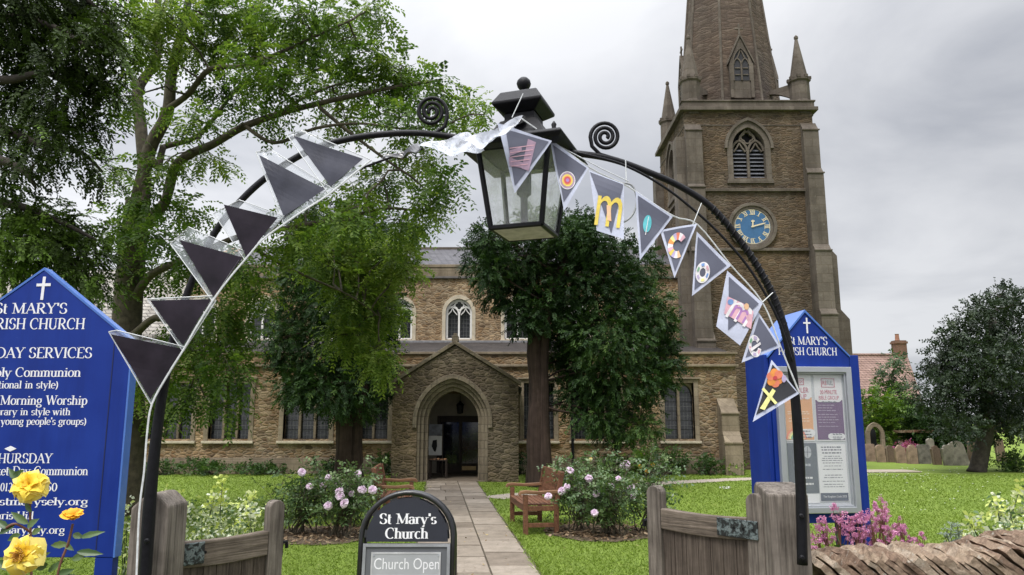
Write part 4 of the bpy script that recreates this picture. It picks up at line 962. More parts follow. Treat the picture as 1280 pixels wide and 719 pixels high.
# shrubs against the walls and by the far boundary
def shrub(name, label, u, v, w, h, lm, kw=None, dens=260, group=None, cat='shrub', Y=None, flowers=None):
    g = gr(u, v) if Y is None else None
    Y = Y or g.y; b = at(u, v, Y); k = (Y * CP) / F
    t = thing(name, label, cat, (b.x, b.y, 0), group=group)
    W_, H_ = w * k, h * k
    bl = [(np.array([b.x + (random.random() - .5) * W_ * .6, b.y + (random.random() - .5) * W_ * .4, H_ * random.uniform(.35, .62)]), np.array([W_ * .34, W_ * .3, H_ * .42])) for _ in range(5)]
    q, tt, pts = crown(bl, dens, kw or dict(n=4, L=.22, ll=.09, lw=.05, droop=.2, splay=50, roll=.7, jit=.35), .5, -.3, None)
    q[:, :, 2] = np.maximum(q[:, :, 2], .01)
    quads_mesh('foliage', q, tt, lm, t)
    m = MB()
    for c, r, P in pts:
        for p_ in P[:4]: m.tube(bend((b.x + random.gauss(0, .06), b.y + random.gauss(0, .06), 0), p_, .05, 4, .06), [.012, .01, .007, .004], 4, False)
    m.build('stems', M_bark_dark, t)
    return t
GB = 'low planting along the church wall'
for (lab, u, v, w, h, mt) in [
    ('low leafy clump at the wall foot below the pale-leaved branches', 262, 590, 70, 16, M_border), ('spreading green groundcover under the three-light aisle window', 335, 591, 80, 12, M_border),
    ('bushy green plant between the yew trunk and porch corner', 482, 594, 34, 26, M_border), ('dark fern-like clump behind the reddish yew trunk', 648, 594, 30, 24, M_yew),
    ('round green plant at the porch right-hand corner', 628, 598, 26, 18, M_border), ('leafy climber bush under the twin-light aisle window', 842, 590, 40, 34, M_border),
    ('low dark plant beside the aisle buttress', 882, 590, 34, 22, M_border), ('fresh green clump at the foot of the aisle buttress', 918, 591, 34, 22, M_fresh),
    ('strap-leaved dark clump by the aisle downpipe', 765, 590, 44, 24, M_yew), ('straggly bush with yellowish tips behind the lilac roses', 805, 592, 40, 34, M_fresh), ('dark ground-hugging clump behind the gate-side lawn', 410, 593, 50, 16, M_yew), ('small leafy tuft below the black downpipe', 204, 591, 44, 18, M_border)]:
    shrub('border_plant', lab, u, v, w, h, mt, group=GB, Y=24.3)
shrub('hedge_shrub', 'yellow-green rounded shrub at the graveyard corner behind the notice board', 1094, 565, 60, 92, M_fresh, dens=200, Y=35, kw=dict(n=5, L=.35, ll=.13, lw=.07, droop=.2))
shrub('dark_shrub', 'dark evergreen shrub behind the gravestones under the holly', 1185, 570, 120, 62, M_yew, dens=240, Y=34.2, kw=dict(n=5, L=.4, ll=.15, lw=.08, droop=.2))
shrub('leafy_shrub', 'broad-leaved dark green shrub beside the holly trunk', 1268, 588, 56, 24, M_border, dens=260, Y=26)
t = shrub('pink_shrub', 'pink flowering shrub on the boundary wall near the small archway', 1129, 563, 30, 22, leafmat('pink_bloom', [(0, (.05, .08, .03)), (.25, (.35, .08, .20)), (1, (.62, .24, .42))], .6, .25), dens=300, Y=32.6, kw=dict(n=4, L=.25, ll=.11, lw=.08, droop=.1))

# ------------------------------------------------------------------ mown grass: uncountable blades
def blades():
    n = 260000
    Y = 7.2 + (rng.uniform(0, 1, n) ** 1.9) * 22; half = Y * .70 + .3
    X = rng.uniform(-1, 1, n) * half
    xr_ = .55 - .0978 * (Y - 6); on = (X > xr_ - 1.37 + rng.normal(0, .025, n)) & (X < xr_ + .01 + rng.normal(0, .03, n))
    for (cx, cy, rx, ry) in BEDS: on |= ((X - cx) / rx) ** 2 + ((Y - cy) / ry) ** 2 < .92 + rng.normal(0, .16, n)
    on |= Y > AY - .35
    on |= (X > PX0 - .1) & (X < PX1 + .1) & (Y > PY - .15)
    bx_ = np.interp(X, [p[0] for p in BRANCH], [p[1] for p in BRANCH]); on |= (np.abs(Y - bx_) < .42 + rng.normal(0, .05, n)) & (X > BRANCH[0][0]) & (X < BRANCH[-1][0])
    X, Y = X[~on], Y[~on]; n = len(X)
    patch = .5 + .5 * np.sin(X * 1.3 + np.sin(Y * .9) * 2) * np.sin(Y * .8 + X * .4)
    h = rng.uniform(.014, .032, n) * (.7 + .5 * patch) * (1 + .02 * Y); w = rng.uniform(.003, .006, n) * (1 + .10 * Y)
    edge = np.minimum(np.abs(X - (.55 - .0978 * (Y - 6))), np.abs(X - (.55 - .0978 * (Y - 6)) + 1.36)) < .12
    h = np.where(edge, h * 1.7, h)
    a = rng.uniform(0, 2 * np.pi, n); lean = rng.normal(0, .95, (n, 2)) * h[:, None]
    b = np.stack([X, Y, np.zeros(n)], 1); s = np.stack([np.cos(a), np.sin(a), np.zeros(n)], 1) * w[:, None]
    tip = b + np.stack([lean[:, 0], lean[:, 1], h], 1)
    V = np.stack([b - s, b + s, tip], 1)
    tone = np.clip(.30 + .30 * patch + rng.normal(0, .10, n), 0, 1)
    return V, tone
V, tone = blades()
M_grass = leafmat('grass_blades', [(0, (.10, .155, .024)), (.45, (.160, .228, .036)), (.8, (.21, .28, .052)), (1, (.32, .34, .11))], .6, .3, .25)
o = quads_mesh('mown_grass', V, tone, M_grass); tag(o, kind='stuff')
# daisies and fallen petals in the turf
def specks(n, boxes, size, z=.03):
    V = []; 
    for _ in range(n):
        u0, u1, v0, v1 = random.choice(boxes); g = gr(random.uniform(u0, u1), random.uniform(v0, v1)); s = size * random.uniform(.6, 1.3) * (.6 + g.y / 22)
        V.append([(g.x - s, g.y, z), (g.x, g.y - s, z + .01), (g.x + s, g.y, z), (g.x, g.y + s, z + .01)])
    return np.array(V)
V = specks(170, [(1070, 1110, 591, 596), (1060, 1280, 586, 640), (1100, 1200, 586, 600), (900, 915, 610, 613)], .017)
o = quads_mesh('daisies', V, rng.uniform(0, 1, len(V)), simple('daisy_white', (.72, .72, .68), .7, var=.05)); tag(o, kind='stuff')
# dead leaves and bark litter on the rose beds
def litter():
    n = 2600; k = rng.integers(0, 2, n); B_ = np.array(BEDS)[k]
    u = in_ball(n, .5)[:, :2] * 1.05; X = B_[:, 0] + u[:, 0] * B_[:, 2]; Y = B_[:, 1] + u[:, 1] * B_[:, 3]
    Z = rng.uniform(.02, .06, n); a = rng.uniform(0, 2 * np.pi, n); s = rng.uniform(.015, .04, n)
    c = np.stack([X, Y, Z], 1); d = np.stack([np.cos(a), np.sin(a), rng.normal(0, .3, n)], 1) * s[:, None]; e = np.stack([-np.sin(a), np.cos(a), rng.normal(0, .3, n)], 1) * s[:, None] * .6
    return np.stack([c - d, c + e, c + d, c - e], 1), rng.uniform(0, 1, n)
V, tone = litter()
o = quads_mesh('leaf_litter', V, tone, leafmat('dead_leaves', [(0, (.06, .035, .018)), (.5, (.17, .11, .06)), (1, (.36, .27, .17))], .8, 0)); tag(o, kind='stuff')

def scattered():
    n = 260; Y = 8 + rng.uniform(0, 1, n) ** 1.5 * 13; X = np.where(rng.uniform(0, 1, n) < .45, .55 - .0978 * (Y - 6) - rng.uniform(0, 1.36, n), rng.uniform(-.6, .6, n) * Y)
    on = np.abs(X - (.55 - .0978 * (Y - 6)) + .68) < .70
    Z = np.where(on, .032, .045); a = rng.uniform(0, 6.28, n); s = rng.uniform(.010, .026, n)
    c = np.stack([X, Y, Z], 1); d = np.stack([np.cos(a), np.sin(a), rng.normal(0, .25, n)], 1) * s[:, None]; e = np.stack([-np.sin(a), np.cos(a), rng.normal(0, .25, n)], 1) * s[:, None] * .5
    return np.stack([c - d, c + e, c + d, c - e], 1), rng.uniform(0, 1, n)
V, tone = scattered()
o = quads_mesh('fallen_leaves', V, tone, leafmat('fallen_leaf', [(0, (.07, .045, .02)), (.5, (.22, .15, .06)), (1, (.42, .34, .16))], .8, 0)); tag(o, kind='stuff')

# ------------------------------------------------------------------ far boundary: wall, archway, house, gravestones
M_bwall = rubble('boundary_walling', [(.21, .14, .10), (.29, .21, .15), (.25, .14, .10), (.33, .26, .19), (.18, .13, .10)], (.25, .21, .16), 3.2, 7, .05, .4, .9, 6)
BW = 33.6
w0, w1 = at(1062, 560, BW).x, at(1330, 560, BW).x; a0, a1 = at(1088, 560, BW).x, at(1101.5, 560, BW).x
zt = at(1110, 541, BW).z
wall = thing('boundary_wall', 'old brown churchyard wall behind the row of gravestones, with a small dark archway', 'wall', (w0, BW, 0))
ac = (a0 + a1) / 2; ah = (a1 - a0) / 2; zs = at(1095, 543, BW).z; za = at(1095, 533, BW).z
mb = MB(); mb.box(w0, w1, BW, BW + .5, -.1, zt); mb.prism([(ac - ah - .35, zt)] + arcpath(ac, ah + .3, zt + .05, za + .32, 8) + [(ac + ah + .35, zt)], BW - .03, BW + .45)
b = mb.build('masonry', M_bwall, wall)
c = MB(); c.prism(arch_pts(ac, ah, -.3, zs, za), BW - .3, BW + .38); cut(b, c)
mb = MB(); mb.ring(arch_pts(ac, ah + .16, -.1, zs, za + .17), arch_pts(ac, ah, -.1, zs, za), BW - .08, BW + .05); mb.build('arch_surround', M_dress, wall)
mb = MB(); mb.prism(arch_pts(ac, ah - .01, 0, zs, za - .01), BW + .35, BW + .37); mb.build('door', simple('archway_dark', (.008, .008, .01), .9), wall)  # added near-black sheet: shade of the open archway put into its colour
mb = MB(); x = w0
while x < w1:
    l = random.uniform(.4, .7)
    if not (ac - ah - .36 < x + l and x < ac + ah + .36): mb.box(x, x + l - .02, BW - .05, BW + .55, zt + .003, zt + random.uniform(.07, .13))
    x += l
mb.build('coping', M_bwall, wall)
# house roof and chimney beyond
HY = 48
h = thing('tiled_house', 'house beyond the wall with pinkish clay-tile roof and one brick chimney', 'house', (at(1100, 500, HY).x, HY + 3, 0))
M_clay = ashlar('clay_tile', (.40, .27, .225), (.33, .215, .175), .24, .16, (.14, .09, .08), .35, rough=.9, bs=.9, mort=.016)
M_brick = ashlar('house_brick', (.28, .13, .09), (.22, .10, .07), .22, .075, (.2, .17, .14), .3)
xL, xR0, xR1 = at(1010, 450, HY).x, at(1132, 444, HY + 4).x, at(1152, 500, HY).x
zE, zR = at(1100, 505, HY).z, at(1100, 444, HY + 4).z
mb = MB(); mb.add([(xL, HY, zE), (xR1, HY, zE), (xR0, HY + 4, zR), (xL, HY + 4, zR), (xR1, HY + 8, zE), (xL, HY + 8, zE)], [(0, 1, 2, 3), (1, 4, 2), (4, 5, 3, 2), (0, 3, 5)])
rf = mb.build('roof', M_clay, h)
mb = MB(); mb.tube([(xL, HY + 4, zR), (xR0, HY + 4, zR)], .12, 8); mb.tube([(xR0, HY + 4, zR), (xR1, HY, zE)], .1, 8); mb.build('ridge_tile', M_clay, rf)
mb = MB(); mb.box(xL + .3, xR1 - .3, HY + .3, HY + 7.7, -.1, zE + .05); mb.build('wall', M_brick, h)
cx = at(1123.5, 430, HY + 4).x; zc1 = at(1123, 426, HY + 4).z
mb = MB(); mb.box(cx - .38, cx + .38, HY + 3.7, HY + 4.3, zR - .6, zc1); mb.box(cx - .44, cx + .44, HY + 3.64, HY + 4.36, zc1 - .22, zc1 - .08); ch = mb.build('chimney', M_brick, rf)
mb = MB(); mb.lathe((cx - .08, HY + 4, zc1), [(.16, 0), (.14, .1), (.12, .42), (.15, .45)], 12); mb.build('chimney_pot', simple('terracotta', (.30, .14, .09), .8), ch)
# gravestones
M_grave = [rubble('grave_a', [(.23, .17, .125), (.28, .21, .155)], (.3, .24, .18), .8, .8, .01, .6, .4, 7), simple('grave_grey', (.21, .19, .155), .95, var=.45, scale=5, bmp=.6), simple('grave_tan', (.26, .185, .135), .95, var=.4, scale=5, bmp=.6), simple('grave_dark', (.13, .12, .10), .95, var=.5, scale=6, bmp=.6)]
def headstone(label, u, v, w, top, style, m, lean=0, Y=None):
    g = gr(u, v); Y = Y or g.y; k = Y * CP / F; b = at(u, v, Y); hw = w * k / 2; H = at(u, top, Y).z
    t = [(-hw, -.15), (-hw, H * .78)]
    if style == 'round': t = [(-hw, -.15)] + [(-hw * math.cos(a), H - hw * .75 + hw * .75 * math.sin(a)) for a in np.linspace(0, math.pi, 13)] + [(hw, -.15)]
    elif style == 'shoulder': t = [(-hw, -.15), (-hw, H * .84), (-hw * .7, H * .84)] + [(-hw * .7 * math.cos(a), H * .84 + H * .16 * math.sin(a)) for a in np.linspace(0, math.pi, 11)][1:-1] + [(hw * .7, H * .84), (hw, H * .84), (hw, -.15)]
    elif style == 'wave': t = [(-hw, -.15)] + [(x * hw, H * (.9 + .1 * math.cos(x * math.pi) * (1 if abs(x) < .98 else .6))) for x in np.linspace(-1, 1, 13)] + [(hw, -.15)]
    else: t = [(-hw, -.15), (-hw, H * .97), (-hw * .8, H), (hw * .8, H), (hw, H * .97), (hw, -.15)]
    mb = MB(); mb.prism(t, -.06, .06)
    o = mb.build('gravestone', m, None, bevel=.012); o.location = (b.x, Y, 0); o.rotation_euler = (R(-3 + random.uniform(-3, 3)), R(lean), R(random.uniform(-5, 5)))
    return tag(o, label, 'gravestone', 'gravestones leaning along the boundary wall')
GS = [('squat flat-topped gravestone nearest the notice board post, below the archway', 1089, 577, 11, 555, 'flat', 2, 0), ('pinkish round-topped gravestone below the archway arch', 1102, 578, 11, 556, 'round', 2, -3), ('pale shouldered gravestone under the pink shrub edge', 1114, 578, 12, 557, 'shoulder', 0, -2),
      ('worn brown gravestone with curved top below the pink flowers', 1127, 579, 13, 556, 'wave', 2, -4), ('light sandstone gravestone with clipped corners, standing clear of its neighbours', 1141, 580, 13, 556, 'shoulder', 2, 0), ('dark weathered low gravestone sunk in shadow', 1156, 580, 15, 556, 'flat', 3, 0),
      ('tall narrow grey gravestone standing behind the others', 1165, 579, 9, 548, 'round', 1, 0), ('short lichen-streaked gravestone in front of the tall narrow one', 1172, 581, 11, 557, 'shoulder', 0, -3), ('grey gravestone tilting left of the big slanted slab', 1187, 582, 14, 556, 'shoulder', 1, -5),
      ('widest gravestone, a big slab slanting toward the holly trunk', 1202, 582, 21, 551, 'round', 1, -12), ('slender pale gravestone half hidden behind the holly trunk', 1216, 582, 9, 552, 'flat', 0, 3), ('upright pale gravestone right of the holly trunk', 1252, 577, 11, 549, 'flat', 0, 0)]
for (lab, u, v, w, tp, stl, mi, ln) in GS: headstone(lab, u, v, w, tp, stl, M_grave[mi], ln)
g = gr(1106, 590); mb = MB(); mb.box(-.95, .95, -.5, .5, 0, .05); o = mb.build('ledger_stone', M_gravel, None, bevel=.02); o.location = (g.x, g.y, 0); o.rotation_euler.z = .1
tag(o, 'flat pale ledger stone set into the lawn in front of the gravestones', 'ledger stone')

# ------------------------------------------------------------------ benches
M_teak = wood('bench_wood', (.10, .045, .026), (.27, .125, .070), 'y', .5, .55, .25)
M_teak_arm = wood('bench_arm_wood', (.15, .075, .04), (.36, .20, .11), 'x', .5, .55, .25)
def bench(label, loc, rz):
    """front faces local -x, length along local y"""
    t = thing('park_bench', label, 'bench', loc, rz, group='wooden benches beside the path', local=True)
    Lh = .74
    for s in (-1, 1):
        y = s * Lh
        m = MB(); m.box(-.035, .035, y - .035, y + .035, 0, .56); m.build('leg', M_teak, t, bevel=.006)
        m = MB(); m.add([(x, yy, z) for yy in (y - .035, y + .035) for x, z in ((.42, 0), (.49, 0), (.49, .42), (.58, .88), (.51, .88), (.42, .42))], [(0, 1, 2, 3, 4, 5), (11, 10, 9, 8, 7, 6)] + [(i, i + 6, (i + 1) % 6 + 6, (i + 1) % 6) for i in range(6)]); m.build('leg', M_teak, t, bevel=.006)
        m = MB(); P = [(-.10, .555), (-.07, .59), (0, .60), (.2, .585), (.5, .60)]; m.ribbon(P, [.03, .05, .05, .045, .05], y - .045, y + .045); m.build('armrest', M_teak_arm, t, bevel=.008)
        m = MB(); m.box(.035, .42, y - .022, y + .022, .10, .16); m.box(.035, .42, y - .022, y + .022, .33, .40); m.build('side_rail', M_teak, t, bevel=.004)
    m = MB()
    for i in range(7): x = -.04 + i * .074; m.box(x, x + .062, -Lh + .036, Lh - .036, .402 - .012 * abs(i - 3) * 0 + .0, .424)
    m.build('seat', M_teak, t, bevel=.004)
    m = MB(); m.box(-.03, .02, -Lh + .036, Lh - .036, .32, .398); m.build('front_rail', M_teak, t, bevel=.004)
    m = MB()
    sl = lambda z: .435 + (z - .42) * (.10 / .46)
    def slat(y0, y1, z0, z1, th): m.add([(sl(z) + d, y, z) for z in (z0, z1) for d, y in ((0.01, y0), (th, y0), (th, y1), (0.01, y1))], [(3, 2, 1, 0), (4, 5, 6, 7), (0, 1, 5, 4), (1, 2, 6, 5), (2, 3, 7, 6), (3, 0, 4, 7)])
    slat(-Lh + .036, Lh - .036, .78, .875, .055); slat(-Lh + .036, Lh - .036, .47, .53, .05)
    n = 13
    for i in range(n):
        y = -Lh + .09 + i * (2 * Lh - .18) / (n - 1); slat(y - .028, y + .028, .531, .779, .032)
    m.build('backrest', M_teak, t, bevel=.003)
    return t
bench('reddish wooden bench facing the path beside the lilac rose bed', ((.168 - .027) / 2 + .03, 12.28, 0), R(7.5))
bench('wooden bench mostly hidden by the arched sign and pink roses', (-1.72, 13.3, 0), R(180 + 5))

# ------------------------------------------------------------------ inside the porch
t = thing('display_board', 'white notice card on a dark stand just inside the porch', 'display board', (at(543, 556, 23.2).x, 23.2, 0))
p = at(543.5, 557, 23.2); hw = .21
m = MB(); m.box(p.x - hw, p.x + hw, 23.19, 23.21, p.z - .28, p.z + .28); m.build('card', simple('white_card', (.62, .62, .60), .7, var=.06), t)
m = MB(); m.ring([(p.x - .06, p.z + .15), (p.x - .09, p.z - .02), (p.x - .02, p.z - .17)], [(p.x + .06, p.z + .17), (p.x + .07, p.z - .02), (p.x + .03, p.z - .18)], 23.183, 23.189); m.build('picture', M_black, t)
m = MB(); m.box(p.x - hw, p.x + hw, 23.19, 23.21, p.z + .29, p.z + .62); m.build('poster', simple('dim_poster', (.16, .17, .2), .6, var=.5), t)
m = MB()
for s in (-1, 1): m.box(p.x + s * (hw + .02) - .015, p.x + s * (hw + .02) + .015, 23.18, 23.22, 0.03, p.z + .64)
m.build('stand', M_dark, t)
t = thing('side_table', 'small table with orange leaflets inside the porch doorway', 'table', (at(546, 598, 22.6).x, 22.6, 0))
tx = at(548, 590, 22.6).x; m = MB(); m.box(tx - .26, tx + .26, 22.4, 22.8, .52, .55); m.build('tabletop', M_dark, t)
for sx in (-1, 1):
    for sy in (-1, 1): m = MB(); m.box(tx + sx * .23 - .018, tx + sx * .23 + .018, 22.6 + sy * .17 - .018, 22.6 + sy * .17 + .018, .03, .52); m.build('leg', M_dark, t)
m = MB()
for i in range(5): m.box(tx - .24 + i * .1, tx - .17 + i * .1, 22.45, 22.6, .552, .57 + .01 * (i % 3))
o = m.build('leaflets', simple('leaflet_orange', (.5, .26, .14), .6, var=.4, scale=14)); tag(o, 'row of orange leaflets lying on the porch table', 'leaflets')
t = thing('hanging_lantern', 'small black lantern hanging above the inner church door', 'lantern', (-1.63, 24.4, 2.0))
m = MB(); m.lathe((-1.63, 24.4, 0), [(.03, 1.86), (.09, 1.88), (.115, 2.12), (.14, 2.13), (.04, 2.22), (.02, 2.26)], 6); m.build('body', M_black, t)
m = MB(); m.tube([(-1.63, 24.4, 2.26), (-1.63, 24.4, 2.62)], .008, 5); m.build('chain', M_black, t)

# ------------------------------------------------------------------ gate posts and the two open gates
M_oak_z = wood('weathered_oak', (.075, .062, .052), (.38, .33, .28), 'z', .8, .9, .45)
M_oak_x = wood('weathered_oak_rail', (.065, .050, .039), (.36, .295, .235), 'x', .8, .9, .45)
M_oak_d = wood('weathered_oak_board', (.045, .034, .027), (.20, .16, .13), 'z', 1.0, .9, .45)
def patina():
    m, nt, N, L, b = newmat('flaking_hinge_paint')
    v = mapping(N, L, (1, 1, 1)); f = noise(N, L, v, 26, 6, .7, .6); g = noise(N, L, v, 90, 3, .6)
    c = ramp(N, L, f, [(.47, (.012, .014, .014)), (.50, (.09, .12, .12)), (.62, (.20, .235, .235)), (.66, (.03, .035, .035))])
    L.new(mixc(N, L, .4, c, ramp(N, L, g, [(.3, (.5,) * 3), (.7, (1,) * 3)]), 'MULTIPLY'), b.inputs['Base Color']); b.inputs['Roughness'].default_value = .6
    bump(N, L, b, f, .6, .004); return m
M_hinge = patina()
M_rust = simple('rusty_iron', (.14, .055, .03), .8, var=.5, scale=30, bmp=.5)
def gatepost(label, x0, x1, y0, y1, zf, zb, peak):
    t = thing('gate_post', label, 'gate post', ((x0 + x1) / 2, y0, 0), group='oak posts carrying the iron arch')
    m = MB(); n = 6; vs = []
    # subdivided shaft so that the edges wander a little
    xc = (x0 + x1) / 2
    if peak:
        out = [(x0, -.1), (x1, -.1), (x1, zf), (xc + .03, peak), (xc - .02, peak), (x0, zf - .01)]
        m.prism(out, y0, y1)
    else:
        m.add([(x, y, z) for x in (x0, x1) for y, z in ((y0, -.1), (y0, zf), (y0 + (y1 - y0) * .85, zb), (y1, zb - .03), (y1, -.1))], [(0, 1, 2, 3, 4), (9, 8, 7, 6, 5), (0, 5, 6, 1), (1, 6, 7, 2), (2, 7, 8, 3), (3, 8, 9, 4)])
    m.build('shaft', M_oak_z, t, bevel=.012)
    return t
pl = gatepost('weathered oak gate post with pointed top, beside the blue service board', at(163, 640, 4.4).x, at(211, 640, 4.4).x, 4.4, 4.66, at(200, 633, 4.4).z, 0, at(190, 616, 4.45).z)
prx0, prx1 = at(961, 640, 4.4).x, at(1012, 640, 4.4).x
pr = gatepost('weathered oak gate post with sloped top, at the end of the stone-capped wall', prx0, prx1, 4.4, 4.66, at(985, 618, 4.4).z, at(985, 602, 4.62).z, None)
def gate(label, hx, hy, fx, fy, zr, rail_h, zs_h, zs_f, stile_h=True, hinge=(0.0, .19), rev=1, ztop_round=True):
    d = Vector((fx - hx, fy - hy)); Lg = d.length
    t = thing('wooden_gate', label, 'gate', (hx, hy, 0), math.atan2(d.y, d.x), group='pair of open oak gates', local=True)
    th = .035
    def stile(x0, x1, zt, nm='stile'):
        m = MB(); xc = (x0 + x1) / 2; hw = (x1 - x0) / 2
        m.prism([(x0, .12), (x1, .12), (x1, zt - .05)] + [(xc + hw * math.cos(a), zt - .05 + .05 * math.sin(a)) for a in np.linspace(.25, math.pi - .25, 7)] + [(x0, zt - .05)], -th, th)
        m.build(nm, M_oak_z, t, bevel=.006)
    if stile_h: stile(.0, .11, zs_h)
    stile(Lg - .11, Lg, zs_f)
    a = .112 if stile_h else .0
    m = MB(); n = 10; P = [(a + (Lg - .113 - a) * i / n, zr + .012 * math.sin(i / n * math.pi) * -1) for i in range(n + 1)]
    m.ring(P, [(x, z - rail_h - .0 * x) for x, z in P], -th + .003, th - .003); m.build('top_rail', M_oak_x, t, bevel=.006)
    m = MB(); m.box(a, Lg - .113, -th + .003, th - .003, .2, .34); m.build('bottom_rail', M_oak_x, t, bevel=.006)
    w = (Lg - .113 - a) / 7; m = MB()
    for i in range(7): m.box(a + w * i + .002, a + w * (i + 1) - .002, -.014 + random.uniform(-.002, .002), .014, .13, zr - rail_h + .004)
    m.build('boarding', M_oak_d, t, bevel=.002)
    for sgn in (-1, 1):
        m = MB(); m.box(hinge[0], hinge[1], sgn * (th + .007) - .005, sgn * (th + .007) + .005, zr - rail_h * .92, zr - .012); o = m.build('strap_hinge', M_hinge, t, bevel=.004)
        m = MB()
        for k in range(3): m.lathe((0, 0, 0), [(.009, 0), (.009, .006), (.004, .009)], 8, M=Matrix.Translation((hinge[0] + .03 + k * .065, sgn * (th + .012), zr - rail_h * .5)) @ Matrix.Rotation(R(90 * sgn), 4, 'X'))
        m.build('bolt', M_black, o)
    m = MB(); m.tube([(-.01, 0, zr - rail_h - .02), (-.01, 0, zr + .03)], .022, 10); m.build('hinge_pin', M_rust, t)
    m = MB(); m.box(Lg, Lg + .012, -.02, .02, zr - .17, zr - .02); m.tube([(Lg + .015, -.0, zr - .09), (Lg + .05, .0, zr - .09), (Lg + .055, 0, zr - .13)], .012, 8); m.build('latch', M_black, t)
    return t
gate('open oak gate with peeling grey hinge strap, swung in beside the white-edged bush', at(219, 640, 4.72).x + .02, 4.73, at(352, 640, 5.3).x, 5.3, at(285, 669, 5.0).z, .15, 1.0, at(345, 624, 5.3).z, False, (.0, .155))
gate('open oak gate with green-flaked hinge strap, swung in before the bright lawn', at(961, 640, 4.5).x - .01, 4.52, at(813, 640, 5.2).x, 5.2, at(880, 641, 4.85).z, .125, at(945, 613, 4.5).z - .02, at(820, 606, 5.2).z, True, (.03, .31))

# ------------------------------------------------------------------ iron overthrow arch with scrolls
arch = thing('iron_arch', 'black iron arch with two scrolls spanning the gateway between the oak posts', 'arch', (at(190, 719, 4.36).x, 4.36, 0))
AYd = 4.34
Lp = [(180, 735), (183, 690), (188, 620), (194, 558), (203, 492), (217, 425), (236, 362), (268, 292), (304, 248), (341, 216), (388, 188), (435, 174), (485, 167.5), (530, 167), (575, 173), (622, 183)]
Rp = [(1003, 706), (1001, 616), (996, 521), (987, 441), (972, 385), (953, 344), (925, 301), (889, 259), (848, 238 - 6), (802, 212), (764, 199), (730, 193), (697, 190)]
def barpts(P, Y=AYd): return smooth_path([at(u, v, Y) for u, v in P], 6)
m = MB()
for P, r0_ in ((Lp, .034), (Rp, .029)):
    q = barpts(P); n = len(q); m.tube(q, [r0_ - (r0_ - .020) * min(1, max(0, (i / n - .12) / .3)) for i in range(n)], 10)
m.build('arch_bar', M_black, arch, smooth=True)
m = MB(); q = barpts([(722, 191), (776, 205), (826, 231), (869, 264), (905, 298), (941, 342), (972, 398), (990, 452)], AYd - .055); m.tube(q, .008, 6); m.build('stay_rod', M_black, arch, smooth=True); m = MB()
q2 = barpts([(528, 186), (480, 200), (420, 225), (372, 258), (330, 295)], AYd + .10); m.tube(q2, .008, 6)
m.build('stay_rod', M_black, arch, smooth=True)
m = MB()
for u0, v0, r, sgn, tail in ((539.5, 140, 19, 1, [(559, 146), (556, 158), (545, 166), (526, 168)]), (756.5, 171, 18.5, -1, [(738, 172), (740, 183), (750, 193), (770, 199)])):
    P = []
    for i in range(64):
        t = i / 63; a = (0 if sgn > 0 else math.pi) + sgn * (1 - t) * 2.6 * 2 * math.pi * 1.0
        rr_ = 3 + (r - 3) * t; P.append(at(u0 + rr_ * math.cos(a), v0 - rr_ * math.sin(a) * 1.0, AYd))
    P += [at(u, v, AYd) for u, v in tail]
    m = MB(); m.tube(P, .012, 8); m.build('scroll', M_black, arch, smooth=True)
m = MB()
for (u, v) in ((184, 676), (1001, 645), (1002, 697)):
    p = at(u, v, AYd - .03); m.lathe((0, 0, 0), [(.014, 0), (.014, .008), (.008, .014)], 8, M=Matrix.Translation(p) @ Matrix.Rotation(R(90), 4, 'X'))
m.build('bolt', M_black, arch)
# fairy light cable wound round the right hand bar
q = smooth_path([at(u, v, AYd) for u, v in Rp[2:8]], 40); m = MB(); W_ = []
for i in range(len(q)):
    d = (q[min(i + 1, len(q) - 1)] - q[max(i - 1, 0)]).normalized(); a = Vector((0, 1, 0)); b = d.cross(a).normalized(); t = i * .95
    W_.append(q[i] + (a * math.cos(t) + b * math.sin(t)) * .019)
m.tube(W_, .0075, 5); o = m.build('wound_cable', M_black, None, smooth=True); tag(o, 'thin black cable wound tightly round the iron arch above the notice board', 'cable')
m = MB()
for P in ([(775, 229), (790, 232), (796, 250), (791, 268), (781, 277), (777, 276)],): m.tube(smooth_path([at(u, v, 4.27) for u, v in P], 5), .006, 6)
p = at(778, 276, 4.27); m.tube([p, p + Vector((-.03, 0, -.03))], .013, 6)
o = m.build('hanging_lead', simple('grey_lead', (.35, .36, .37), .5), None, smooth=True); tag(o, 'short grey lead with plug dangling between the pennants with the letter m and the leaf', 'cable')

# ------------------------------------------------------------------ lantern in the crown of the arch
LY = 4.46; lc = at(655, 200, LY)
lan = thing('lantern', 'large black four-sided lantern with pale panes hung in the middle of the iron arch', 'lantern', (lc.x, LY, at(655, 290, LY).z), R(-19), local=True)
z0 = 0.0; zB = (at(655, 192, LY).z - at(655, 290, LY).z) * .96; hb, ht = .155, .215
m = MB()
def sq(h, z): return [Vector((-h, -h, z)), Vector((h, -h, z)), Vector((h, h, z)), Vector((-h, h, z))]
A, B_ = sq(hb, 0), sq(ht, zB)
for i in range(4):
    m.tube([A[i], B_[i]], .017, 6)
    j = (i + 1) % 4; m.tube([A[i], A[j]], .016, 6); m.tube([B_[i], B_[j]], .018, 6)
m.build('frame', M_black, lan, smooth=False)
M_pane = glassmat('lantern_pane', (.85, .88, .87), .16, .3, (6, .10))
_n = M_pane.node_tree.nodes; _l = M_pane.node_tree.links; _t = _n.new('ShaderNodeBsdfTranslucent'); _t.inputs[0].default_value = (.9, .93, .92, 1)
_m = _n.new('ShaderNodeMixShader'); _m.inputs[0].default_value = .9; _l.new(_n['Principled BSDF'].outputs[0], _m.inputs[1]); _l.new(_t.outputs[0], _m.inputs[2])
_l.new(_m.outputs[0], [x for x in _n if x.type == 'MIX_SHADER' and x != _m][0].inputs[2])
